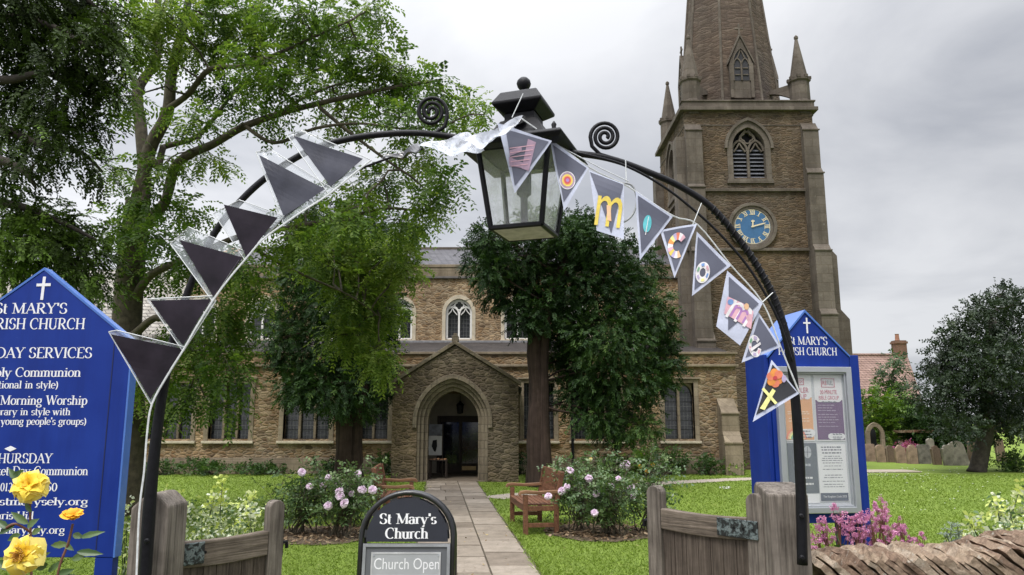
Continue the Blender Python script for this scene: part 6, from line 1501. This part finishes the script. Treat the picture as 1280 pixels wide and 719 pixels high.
# orange poster
a, b = i0 + .012, mid - .012; o = poster('poster', a, b, z0, z1, P_w)
m = MB(); m.prism(R4(a + .004, b - .004, z0 + .02 * H, z0 + .66 * H), -.0095, -.0085, nfn); m.build('colour_field', P_o, o)
m = MB(); cloud(m, a + .02, b - .02, z0 + .68 * H, .036, 4, .0105, 1); cloud(m, a + .5 * w_, b - .02, z0 + .12 * H, .045, 3, .0105, 1); m.build('cloud_print', P_w, o)
m = MB(); sans_text(m, 'TODDLER', a + .02, b - .03, z1 - .27 * H, z1 - .19 * H, npt, .0125); sans_text(m, 'GROUP', a + .2 * w_, b - .2 * w_, z1 - .36 * H, z1 - .29 * H, npt, .0125); m.ring(R4(a + .26 * w_, b - .26 * w_, z1 - .15 * H, z1 - .05 * H), R4(a + .28 * w_, b - .28 * w_, z1 - .143 * H, z1 - .057 * H), -.0113, -.0106, True, nfn); sans_text(m, 'REFRESH', a + .31 * w_, b - .31 * w_, z1 - .125 * H, z1 - .075 * H, npt, .0112); m.build('heading', P_red, o)
m = MB(); dashes(m, a + .02, b - .03, [z0 + q * H for q in (.44, .41, .34, .30)], .009, .011); m.build('small_print', P_lo, o)
m = MB(); dashes(m, a + .55 * w_, b - .02, [z0 + q * H for q in (.15, .10, .06)], .009, .0125); m.build('small_print', P_ink, o)
for q, c in enumerate(('coral', 'peach', 'lemon', 'green', 'blue')):
    m = MB(); r1 = .085 - q * .014; pa = [(a + .09 + r1 * math.cos(t), z0 + .03 * H + r1 * math.sin(t)) for t in np.linspace(0, math.pi, 20)]; m.ribbon(pa, 0.014, -.0115 - q * .0002, -.0107, fn=nfn); m.build('rainbow_band', CO[c], o)
# grey poster and white letter with navy foot
z0, z1 = j0 + .008, zm - .008; H = z1 - z0
o = poster('poster', i0 + .012, mid - .002, z0 + .18 * H, z1, P_g); m = MB()
m.ribbon([(i0 + .03 + .0 * q, z1 - .05) for q in (0, 1)], .01, -.0092, -.0085, fn=nfn) if False else None
m.prism([(mid - .085 + .034 * math.cos(t), z1 - .075 + .05 * math.sin(t)) for t in np.linspace(0, 2 * math.pi, 22)[:-1]], -.0095, -.0085, nfn); dashes(m, i0 + .04, mid - .04, [z0 + .64 * H], .02, .0092); m.build('emblem', P_dim, o)
m = MB(); dashes(m, i0 + .05, mid - .03, [z0 + .43 * H, z0 + .33 * H], .016, .0092); m.build('small_print', P_w, o)
m = MB(); m.ribbon([(mid - .085, z1 - .12), (mid - .085, z1 - .03)], .005, -.0102, -.0097, fn=nfn); m.ribbon([(mid - .119, z1 - .075), (mid - .051, z1 - .075)], .005, -.0104, -.0097, fn=nfn); m.build('emblem_cross', P_g, o)
o = poster('poster', i0 + .012, mid - .002, z0 + .01, z0 + .17 * H, P_w)
o = poster('poster', mid + .004, i1 - .02, z0 + .04 * H, z1 - .01, P_w, .009)
m = MB(); a, b = mid + .03, i1 - .045
dashes(m, a, b, [z0 + q * H for q in (.93, .885, .835)], .011, .0095); dashes(m, a, b, [z0 + q * H for q in (.78, .745, .71, .67, .62, .565, .47, .43, .37, .32, .28)], .006, .0095); m.build('small_print', P_ink, o)
m = MB(); m.prism(R4(mid + .008, i1 - .024, z0 + .05 * H, z0 + .18 * H), -.0105, -.0093, nfn); ft = m.build('foot_band', P_n, o)
m = MB(); sans_text(m, 'The Kingdom Code 2023', mid + .03, i1 - .04, z0 + .095 * H, z0 + .14 * H, npt, .0112); m.build('lettering', P_w, o)

# ------------------------------------------------------------------ pavement sign
BY = 6.0
ab = thing('pavement_sign', 'black arch-topped sign on the path saying the church is open', 'sign', (at(509, 719, BY).x, BY, 0))
S1 = at(509.5, 690, BY).x; hwA = (at(569.5, 700, BY).x - at(449.5, 700, BY).x) / 2; zTop = at(509, 613.5, BY).z; zSp = zTop - hwA * .93
afn = lambda x, y, z: (S1 + x, BY + y + (z - zTop) * .13, z)
apt = lambda s, z, d=0: afn(s, -d, z)
az = lambda v: at(509, v, BY).z
def archline(hw, z0, n=18): return [(-hw, z0)] + [(-hw * math.cos(t), zSp + (hw) * .93 * math.sin(t)) for t in np.linspace(0, math.pi, n)] + [(hw, z0)]
M_frame = simple('black_powder_coat', (.012, .012, .014), .35, var=.2, coat=.3)
M_navy = simple('sign_black', (.018, .020, .030), .4, var=.1)
for side in (0, 1):
    g = (lambda f: f)(afn) if side == 0 else (lambda x, y, z: (S1 + x, BY + .06 - y - (z - zTop) * .13, z))
    m = MB(); m.tube([g(x, 0, z) for x, z in archline(hwA - .016, .03)], .019, 10); m.build('frame', M_frame, ab, smooth=True)
    zP = az(676); m = MB(); P = archline(hwA - .055, zP); m.prism(P, -.006, .006, g); m.build('header_panel', M_navy, ab)
    if side == 0:
        m = MB(); 
        m.prism(R4(-hwA + .03, hwA - .03, .12, zP - .012), -.004, .006, g); lo = m.build('lower_panel', simple('sign_grey', (.115, .12, .13), .4, var=.08), ab)
        m = MB(); m.ring(R4(-hwA + .036, hwA - .036, .12, zP - .014), R4(-hwA + .058, hwA - .058, .14, zP - .034), -.016, -.0045, True, g); m.build('panel_trim', simple('trim_grey', (.36, .37, .38), .4, .5), lo)
        m = MB(); m.prism(R4(at(466, 700, BY).x - S1, at(552, 700, BY).x - S1, az(718), az(688.5)), -.012, -.0045, g); pl_ = m.build('open_plate', simple('plate_grey', (.42, .43, .44), .35, .3, var=.08), lo)
        m = MB(); m.ring(R4(at(466, 700, BY).x - S1, at(552, 700, BY).x - S1, az(718), az(688.5)), R4(at(468, 700, BY).x - S1, at(550, 700, BY).x - S1, az(716), az(690.5)), -.015, -.0122, True, g); m.build('plate_edge', simple('plate_edge', (.55, .55, .55), .4, .4), lo)
        m = MB(); sans_text(m, 'Church Open', at(470, 700, BY).x - S1, at(550.5, 700, BY).x - S1, az(713.5), az(695.5), apt, .0135); m.build('lettering', M_letter, lo)
        m = MB()
        for u in (469.5, 549.5):
            x = at(u, 692, BY).x - S1; z = az(692); m.prism([(x + .007 * math.cos(t), z + .007 * math.sin(t)) for t in np.linspace(0, 2 * math.pi, 11)[:-1]], -.018, -.0123, g)
        m.build('screw', M_alu, lo)
        m = MB(); X_ = lambda u: at(u, 660, BY).x - S1
        serif_text(m, "St Mary's", X_(475), az(654), az(641.5) - az(654), X_(546) - X_(475), 'l', lambda s, z, d: apt(s, z, d + .007), .17)
        serif_text(m, 'Church', X_(483), az(672), az(659) - az(672), X_(536.5) - X_(483), 'l', lambda s, z, d: apt(s, z, d + .007), .17); m.build('lettering', M_letter, ab)
        m = MB(); P1 = archline(hwA - .055, zSp + .02); P2 = archline(hwA - .038, zSp + .02)
        for i in range(1, len(P1) - 2, 3): m.ring(P2[i:i + 2], P1[i:i + 2], -.004, .004, fn=g)
        m.build('frame_tab', M_frame, ab)

# ------------------------------------------------------------------ stone-capped wall on the right
WX0 = at(1013, 700, 4.45).x; WX1 = 4.6
env = [(1013, 690), (1060, 687), (1094, 683), (1142, 681), (1160, 686), (1177, 687), (1200, 681), (1219, 678), (1245, 670), (1262, 666), (1285, 664), (1400, 655)]
ex = [at(u, v, 4.55).x for u, v in env]; ez = [at(u, v, 4.55).z for u, v in env]
sw = thing('stone_wall', 'low old stone wall with steeply tilted rough coping slabs, beside the right gate post', 'wall', (WX0, 4.5, 0))
M_wallstone = rubble('roadside_walling', [(.26, .20, .14), (.33, .26, .19), (.20, .15, .11), (.30, .22, .17)], (.28, .23, .17), 5, 9, .05, .4, .9, 9)
m = MB(); m.box(WX0 + .005, WX1, 4.42, 4.82, -.1, float(min(ez)) - .20); m.build('masonry', M_wallstone, sw)
def cope_mat():
    m, nt, N, L, b = newmat('coping_slab'); a = N.new('ShaderNodeAttribute'); a.attribute_name = 'rnd'; v = mapping(N, L, (1, 1, 1))
    c = ramp(N, L, a.outputs['Fac'], [(0, (.25, .175, .13)), (.35, (.37, .275, .205)), (.7, (.45, .36, .27)), (1, (.54, .46, .37))])
    f = noise(N, L, mapping(N, L, (1, 1, 1)), 26, 8, .8, .3); g = noise(N, L, v, 60, 4, .7)
    c = mixc(N, L, .85, c, ramp(N, L, f, [(.34, (.28, .25, .23)), (.62, (1.1, 1.05, 1))]), 'MULTIPLY')
    c = mixc(N, L, ramp(N, L, noise(N, L, v, 17, 6, .75), [(.58, (0,) * 3), (.66, (.75,) * 3)]), c, (.44, .42, .36))
    L.new(c, b.inputs['Base Color']); b.inputs['Roughness'].default_value = .95; b.inputs['Specular IOR Level'].default_value = .2
    bump(N, L, b, mth(N, L, 'ADD', f, mth(N, L, 'MULTIPLY', g, .5)), 1.0, .018); return m
m = MB(); tone = []; x = WX0 + .02; ang = R(50)
import mathutils
while x < WX1:
    w = random.choice((.024, .032, .04, .052, .062)) * random.uniform(.85, 1.15); zt_ = float(np.interp(x, ex, ez)) - .034 + random.uniform(-.007, .006); Lh = random.uniform(.20, .27)
    dx, dz = math.sin(ang + random.gauss(0, .06)), -math.cos(ang)
    ny_ = 7; y0 = 4.36 + random.uniform(-.012, .012); y1 = 4.84 + random.uniform(-.03, .03); nu = 5; G = []
    for k in (0, 1):
        for i in range(nu + 1):
            for j in range(ny_ + 1):
                a = i / nu; yv = y0 + (y1 - y0) * j / ny_; hump = -.022 * (2 * j / ny_ - 1) ** 2 + random.uniform(-.006, .006)
                edge = (i == 0) * mathutils.noise.noise((x * 40, j * 1.7, k)) * .022
                G.append((x + dx * Lh * a + (k * w * .42) + mathutils.noise.noise((x * 20 + i, j * .9, 5)) * .008, yv + mathutils.noise.noise((x * 60, i * 1.1, j * 1.3)) * .010 + random.uniform(-.004, .004), zt_ + dz * Lh * a + (k * w * .47) + hump + edge))
    N_ = (nu + 1) * (ny_ + 1); fs = []
    I = lambda k, i, j: k * N_ + i * (ny_ + 1) + j
    for i in range(nu):
        for j in range(ny_):
            fs += [(I(0, i, j), I(0, i, j + 1), I(0, i + 1, j + 1), I(0, i + 1, j)), (I(1, i, j), I(1, i + 1, j), I(1, i + 1, j + 1), I(1, i, j + 1))]
    for j in range(ny_): fs += [(I(0, 0, j), I(1, 0, j), I(1, 0, j + 1), I(0, 0, j + 1)), (I(0, nu, j), I(0, nu, j + 1), I(1, nu, j + 1), I(1, nu, j))]
    for i in range(nu): fs += [(I(0, i, 0), I(0, i + 1, 0), I(1, i + 1, 0), I(1, i, 0)), (I(0, i, ny_), I(1, i, ny_), I(1, i + 1, ny_), I(0, i + 1, ny_))]
    m.add(G, fs); tn0 = random.random(); tone += [min(1, max(0, tn0 + random.gauss(0, .10))) for _ in fs]
    x += w * 1.0
m.build('coping', cope_mat(), sw, attr=tone)

# ------------------------------------------------------------------ flowers and shrubs near the gate
def petalmat(name, stops, trans=.25): return leafmat(name, stops, .55, trans, .25, (1.05, 1.02, 1.0))
M_lilac = petalmat('lilac_petals', [(0, (.55, .36, .52)), (.5, (.68, .52, .66)), (1, (.82, .72, .80))])
M_yrose = petalmat('yellow_petals', [(0, (.72, .38, .02)), (.4, (.84, .58, .03)), (.75, (.88, .70, .10)), (1, (.90, .78, .24))])
M_obud = petalmat('orange_bud_petals', [(0, (.72, .25, .01)), (.6, (.82, .42, .02)), (1, (.85, .55, .06))])
M_stamen = simple('stamens', (.45, .22, .03), .7, var=.4, scale=60)
M_stem = simple('green_stem', (.07, .10, .035), .6, var=.4, scale=20)
M_rstem = simple('reddish_stem', (.16, .07, .045), .6, var=.4, scale=20)
def rose_petals(mb, tone, c, axis, r, layers, openness=1.0):
    """layers: (count, size, tilt from the axis in degrees, tone)"""
    axis = Vector(axis).normalized(); q = axis.to_track_quat('Z', 'Y'); M = Matrix.Translation(c) @ q.to_matrix().to_4x4()
    for li, (n, sz, tilt, tn) in enumerate(layers):
        for k in range(n):
            a = 2 * math.pi * (k + .5 * (li % 2)) / n + random.gauss(0, .12); tl = R(tilt + random.gauss(0, 6)); s = sz * r * random.uniform(.88, 1.1); w = s * random.uniform(.95, 1.15)
            P = []; nu, nv = 4, 4
            for i in range(nu + 1):
                for j in range(nv + 1):
                    t = i / nu; b = (j / nv - .5) * 2
                    width = w * .62 * (math.sin(min(1, t * 1.12 + .12) * math.pi * .62) ** .8)
                    rad = s * t; bendt = tl + (.55 * t * t) * openness - .25 * (1 - t)
                    x = rad * math.sin(bendt); z = rad * math.cos(bendt) + .06 * r * li * 0
                    y = b * width; x -= abs(b) ** 2 * width * .30 * (1.1 - openness * .5); z += abs(b) ** 2 * width * .22 * (1 if t < .9 else .4)
                    if i == nu: x -= .05 * s * (abs(b) < .3); z += random.gauss(0, .02) * s
                    P.append(M @ Vector((x * math.cos(a) - y * math.sin(a), x * math.sin(a) + y * math.cos(a), z)))
            mb.add(P, [(i * (nv + 1) + j, (i + 1) * (nv + 1) + j, (i + 1) * (nv + 1) + j + 1, i * (nv + 1) + j + 1) for i in range(nu) for j in range(nv)])
            tone += [min(1, max(0, tn + random.gauss(0, .08) + .18 * (i / nu - .5))) for i in range(nu) for j in range(nv)]
CUP = [(3, .55, 8, .15), (4, .7, 22, .3), (5, .85, 42, .55), (6, 1.0, 66, .75), (6, 1.02, 88, .95)]
def flower(parent, c, axis, r, mat, layers=CUP, name='flower'):
    mb = MB(); tone = []; rose_petals(mb, tone, Vector(c), axis, r, layers); return mb.build(name, mat, parent, smooth=True, attr=tone)
def leaf_set(stemtips, n, L, ll, lw, lv=.5, **k):
    P = np.array([p for p, d in stemtips]); D = np.array([d for p, d in stemtips]); return sprays(P, D, n=n, L=L, ll=ll, lw=lw, lv=lv, **k)
def rose_bush(label, cx, cy, w, h, flowers, mat, dens=1.0, fr=.064):
    t = thing('rose_bush', label, 'rose bush', (cx, cy, 0), group='lilac rose bushes in the beds by the path')
    m = MB(); tips = []
    for k in range(int(9 * dens)):
        a = random.uniform(0, 2 * math.pi); rr_ = w * random.uniform(.25, 1.0); e = (cx + rr_ * math.cos(a), cy + rr_ * .7 * math.sin(a), h * random.uniform(.6, 1.0))
        s = (cx + random.gauss(0, .1), cy + random.gauss(0, .1), 0); pa = bend(s, e, .0, 7, .05); m.tube(pa, [.011, .010, .009, .008, .006, .005, .003], 5, False)
        for i in range(2, 7):
            for _ in range(4): 
                d = Vector((random.gauss(0, 1), random.gauss(0, 1), random.uniform(-.1, .8))).normalized(); p2 = pa[i] + d * random.uniform(.06, .28); m.tube([pa[i], p2], [.004, .002], 3, False); tips.append((p2, d))
    for (u, v, Yf) in flowers:
        p = at(u, v, Yf); pa = bend((cx + (p.x - cx) * .3, cy + (Yf - cy) * .3, .25), p, .02, 5, .04); m.tube(pa, [.008, .007, .006, .005, .004], 5, False)
        flower(t, p, (random.gauss(0, .5), -.75 + random.gauss(0, .3), .75), fr * random.uniform(.68, 1.15), mat)
        for i in (2, 3):
            for _ in range(3): d = Vector((random.gauss(0, 1), random.gauss(0, 1), .2)).normalized(); tips.append((pa[i] + d * .05, d))
    m.build('stems', M_bark, t)
    q, tt = leaf_set(tips, 3, .13, .058, .036, .5, droop=.25, splay=58, roll=.8, jit=.35); quads_mesh('foliage', q, tt, M_rosel, t)
    return t
rose_bush('rose bush nearest the right gate with a single low lilac bloom and mixed paler ones', 1.40, 11.35, .55, .98, [(743, 641, 10.95), (736, 598, 11.3), (745, 617, 11.2), (713, 588, 11.4)], M_lilac, 1.7)
rose_bush('rose bush against the bench arm with lilac blooms low on its side', .98, 11.75, .34, .90, [(685, 620, 11.2), (709, 608, 11.4), (702, 613, 11.5)], M_lilac, 1.2)
rose_bush('rose bush farthest from the path with three stacked lilac blooms', 1.95, 11.7, .48, 1.0, [(773, 598, 11.5), (788.5, 609, 11.4), (791, 620, 11.3), (764, 607, 11.7)], M_lilac, 1.4)
rose_bush('tall rose bush at the back of the bed with one pink bloom on top', 1.55, 12.7, .5, 1.12, [(783, 580, 12.6), (779, 583, 12.7)], M_lilac, 1.2)
rose_bush('tall rose bush behind the bench back with yellow-tipped shoots', 1.1, 12.9, .45, 1.15, [(738, 574, 12.8)], M_obud, 1.2, .03)
rose_bush('rose bush with one lilac bloom standing highest, near the pavement sign', -2.45, 11.2, .5, .92, [(424, 613.5, 10.9), (425, 620, 10.85), (439, 617, 11), (447, 592, 11.2), (453, 611.5, 11), (466, 612, 11), (430, 629, 10.8)], M_lilac, 1.7)
rose_bush('rose bush nearest the left gate with clustered lilac blooms', -3.05, 11.4, .55, .95, [(377.6, 590, 11.2), (386.6, 608, 11.1), (404, 606, 11.2), (411.6, 598, 11.3), (410, 632, 10.8)], M_lilac, 1.7)
rose_bush('leafy rose bush without open blooms at the back of the left-hand bed', -2.5, 12.3, .5, .85, [(424, 605, 12.2)], M_lilac, 1.3)
shrub('wall_rose', 'yellow-flowered rose against the church wall beside the twin-light window', 812, 594, 26, 30, M_rosel, Y=23.8, cat='rose bush')
t = [o for o in COL.objects if o.get('category') == 'rose bush'][-1]
for u, v in ((809, 589), (800, 583), (816, 581)): flower(t, at(u, v, 23.5), (0, -1, .4), .06, M_obud)

# yellow roses close to the camera, in front of the service board
RY = 2.55
t = thing('rose_bush', 'yellow rose with two open blooms and one orange bud before the blue board', 'rose bush', (at(60, 719, RY).x, RY, 0))
OPEN = [(4, .45, 14, .1), (5, .62, 34, .35), (6, .85, 58, .6), (7, 1.0, 78, .85), (6, 1.03, 94, 1.0)]
f = flower(t, at(37, 607, RY), (.15, -.8, .55), .056, M_yrose, OPEN)
f2 = flower(t, at(28, 693, RY - .05), (.05, -1, .30), .060, M_yrose, [(6, .62, 52, .35), (7, .95, 72, .7), (6, 1.03, 86, .95)])
m = MB()
for _ in range(46):
    a = random.uniform(0, 6.28); r_ = random.uniform(.0, .016); p = at(28, 692, RY - .05) + Vector((r_ * math.cos(a), -.012, r_ * math.sin(a))); e = p + Vector((math.cos(a) * .008, -.016, math.sin(a) * .008)); m.tube([p, e], .0011, 4); m.lathe(tuple(e), [(.0005, -.0016), (.0022, 0), (.0005, .0016)], 6)
m.build('stamens', M_stamen, f2)
flower(t, at(91, 650, RY), (.1, -.35, 1), .036, M_obud, [(3, .8, 2, .2), (4, .95, 10, .5), (5, 1.0, 22, .8)], 'bud')
m = MB(); tips = []
st = [[(45, 800, RY), (40, 740, RY), (38, 660, RY + .04), (37, 612, RY + .03)], [(62, 810, RY), (72, 719, RY), (85, 680, RY), (91, 655, RY)], [(20, 800, RY), (24, 735, RY), (28, 697, RY)], [(38, 665, RY + .03), (20, 655, RY), (8, 660, RY)], [(70, 725, RY), (60, 760, RY), (30, 780, RY)]]
for i, s in enumerate(st):
    m.tube(smooth_path([at(*q) for q in s], 5), .0042, 6)
m.build('stems', M_rstem, t, smooth=True)
def big_leaf(mb, tone, u0, v0, u1, v1, w, tn, Y=RY, curl=.10, dy=0.0):
    a, b = at(u0, v0, Y), at(u1, v1, Y + dy); d = b - a; Ln = d.length; d.normalize(); s = d.cross(Vector((random.gauss(0, .25), -1, .25 + random.gauss(0, .2)))).normalized(); up = s.cross(d).normalized(); P = []; nu, nv = 7, 4
    for i in range(nu + 1):
        t_ = i / nu; ww = w * math.sin(math.pi * min(1, t_ ** .8 * 1.0)) * .5 + .0004
        ser = 1 + .07 * ((i % 2) * 2 - 1)
        for j in range(nv + 1):
            b_ = (j / nv - .5) * 2; P.append(a + d * Ln * t_ + s * ww * b_ * (ser if abs(b_) > .9 else 1) + up * (abs(b_) * ww * .35 - curl * Ln * t_ * t_))
    mb.add(P, [(i * (nv + 1) + j, (i + 1) * (nv + 1) + j, (i + 1) * (nv + 1) + j + 1, i * (nv + 1) + j + 1) for i in range(nu) for j in range(nv)]); tone += [tn + random.gauss(0, .05)] * (nu * nv)
mb = MB(); tn = []
for q in [(85, 680, 62, 682, .022), (91, 668, 104, 672, .020), (100, 672, 130, 664, .020), (80, 680, 92, 688, .016), (96, 690, 128, 692, .022), (90, 700, 108, 692, .022), (30, 588, 12, 600, .022), (22, 600, 10, 585, .02),
          (36, 655, 12, 640, .024), (34, 660, 48, 648, .022), (20, 655, -4, 668, .024), (10, 660, -6, 650, .022), (40, 668, 52, 660, .02), (26, 668, 8, 676, .022), (60, 715, 80, 700, .02), (60, 705, 44, 712, .024), (70, 719, 92, 712, .022), (40, 640, 30, 628, .018), (48, 700, 62, 690, .02), (14, 712, -4, 700, .026), (44, 725, 66, 732, .026), (80, 719, 104, 728, .022)]:
    big_leaf(mb, tn, *q, random.uniform(.3, .8))
mb.build('foliage', M_rosel, t, smooth=True, attr=tn)

# variegated bushes
def vari_bush(label, blobs_, Y, n=5, dens=420, sprigs=()):
    b = at(blobs_[0][0], 719, Y); t = thing('variegated_bush', label, 'bush', (b.x, Y, 0), group='white-edged evergreen bushes by the gate')
    bl = [(*blob(u, v, Y + .15 * math.sin(i * 2), ru, rv, None), 1.0) for i, (u, v, ru, rv) in enumerate(blobs_)]
    q, tt, pts = crown(bl, dens * 4.2, dict(n=4, L=.10, ll=.038, lw=.020, droop=.0, splay=50, roll=.8, jit=.35, rspread=1.4), .5, -.55, lambda P, u, lv: lv * 0 + .55)
    Q = [q]; T = [tt]
    m = MB()
    for c, r, P in pts:
        for p in P[:6]: m.tube(bend((c[0] + random.gauss(0, .03), c[1], max(.1, c[2] - .5)), p, .02, 4, .05), [.006, .005, .004, .002], 4, False)
    for (u0, v0, u1, v1) in sprigs:
        a, e = at(u0, v0, Y), at(u1, v1, Y); m.tube([a, e], [.005, .003], 5, False)
        P = np.array([a.lerp(e, k / 6) for k in range(2, 7) for _ in range(2)]); D = rng.normal(0, .5, (len(P), 3)) + np.array([0, -.3, .8])
        q2, t2 = sprays(P, D, n=2, L=.05, ll=.045, lw=.026, lv=.8, splay=60, roll=1.2); Q.append(q2); T.append(np.clip(t2 + .25, 0, 1))
    quads_mesh('foliage', np.concatenate(Q), np.concatenate(T), M_vari, t); m.build('stems', M_stem, t)
vari_bush('white-edged bush with upright yellow-tipped shoots behind the left gate rail', [(250, 658, 32, 22), (285, 650, 30, 24), (305, 660, 22, 20), (225, 662, 16, 24), (270, 690, 60, 30), (318, 655, 12, 12)], 5.55, sprigs=[(275, 645, 278, 603), (228, 660, 206, 615), (240, 650, 226, 622), (300, 640, 318, 622), (262, 645, 268, 622)])
vari_bush('small white-edged bush in the gap between the blue board and the left gate post', [(157, 690, 7, 34), (156, 655, 5, 14), (150, 716, 9, 14)], 5.3)
vari_bush('white-edged bush behind the tilted stone coping at the far right', [(1262, 655, 24, 18), (1235, 664, 22, 12), (1278, 640, 16, 20), (1215, 672, 14, 8), (1275, 675, 30, 20)], 5.1, sprigs=[(1222, 670, 1212, 652), (1262, 650, 1275, 612), (1250, 655, 1246, 630)])
# pale blue-grey sprig by the wall
t = thing('grey_herb', 'wispy blue-grey herb growing behind the wall coping', 'plant', (at(1193, 680, 5.0).x, 5.0, 0))
m = MB(); P = []; D = []
for u, v in ((1184, 662), (1190, 655), (1197, 658), (1203, 664), (1180, 668), (1195, 668)):
    a, e = at(1193, 715, 5.0), at(u, v, 5.0); pa = bend(a, e, .0, 6, .05); m.tube(pa, .003, 4, False); P += [pa[i] for i in (2, 3, 4, 5) for _ in range(5)]; D += [(random.gauss(0, 1), random.gauss(0, 1), .5) for _ in range(20)]
m.build('stems', M_stem, t); q, tt = sprays(np.array(P), np.array(D), n=3, L=.03, ll=.018, lw=.008); quads_mesh('foliage', q, tt, leafmat('grey_leaf', [(0, (.14, .18, .14)), (1, (.34, .38, .40))], .6, .2), t)
# red valerian behind the coping
M_val = petalmat('valerian_florets', [(0, (.36, .12, .24)), (.5, (.62, .26, .44)), (1, (.80, .50, .66))], .3)
def valerian(label, Y, heads, base_u):
    b = at(base_u, 719, Y); t = thing('valerian_plant', label, 'flowering plant', (b.x, Y, 0), group='pink valerian behind the roadside wall')
    m = MB(); tips = []
    for (u, v, r) in heads:
        c = at(u, v, Y + random.uniform(-.08, .08)); k = Y / F; rr_ = r * k * 1.05
        pa = bend((b.x + random.gauss(0, .05) + (c.x - b.x) * .4, Y + random.gauss(0, .04), .05), c, 0, 6, .03); m.tube(pa, [.006, .0055, .005, .0045, .004, .003], 5, False)
        for i in (2, 3, 4):
            for s in (-1, 1): tips.append((pa[i], Vector((s, random.gauss(0, .6), .3)).normalized()))
        n = 95; u_ = in_ball(n, .4); P = np.array(c) + u_ * np.array([rr_, rr_, rr_ * 1.0]); 
        # several little domes make up a head
        dome = np.array(c) + nrm(rng.normal(0, 1, (11, 3))) * rr_ * np.array([.72, .72, .95]); P = np.concatenate([dome[rng.integers(0, 11, n)] + in_ball(n, .4) * rr_ * .30])
        q, tt = sprays(P, P - np.array(c) + rng.normal(0, .01, P.shape), n=2, L=.010, ll=.011, lw=.008, splay=65, roll=2, jit=.6, droop=0, ldroop=0, lv=.5)
        quads_mesh('flower_head', q, tt, M_val, t)
        for _ in range(6): e = np.array(c) + in_ball(1, .5)[0] * rr_; m.tube([pa[4], e], [.003, .0015], 3, False)
    m.build('stems', M_rstem, t); q, tt = leaf_set(tips, 1, .03, .085, .034, .5, splay=35, droop=.1); quads_mesh('foliage', q, tt, M_border, t)
valerian('pink valerian with heads just below the notice board case', 5.0, [(1046, 643, 9.5), (1027, 655, 7), (1050, 663, 9), (1023, 668, 9), (1035, 672, 7), (1063, 652, 5), (1020, 683, 7)], 1038)
valerian('pink valerian with the tallest spire-like heads, beside the notice board leg', 5.0, [(1101, 631, 8), (1102, 641, 8.5), (1077, 650, 8), (1089, 652, 10), (1075, 662, 8), (1068, 672, 9), (1078, 680, 10), (1100, 655, 7), (1090, 666, 8), (1086, 682, 7)], 1085)
valerian('pink valerian with lowest heads, farthest from the gate post', 5.0, [(1124, 653, 8), (1113, 665, 6), (1126, 664, 5), (1119, 675, 8), (1137, 676, 5), (1150, 675, 6.5), (1106, 676, 6)], 1122)
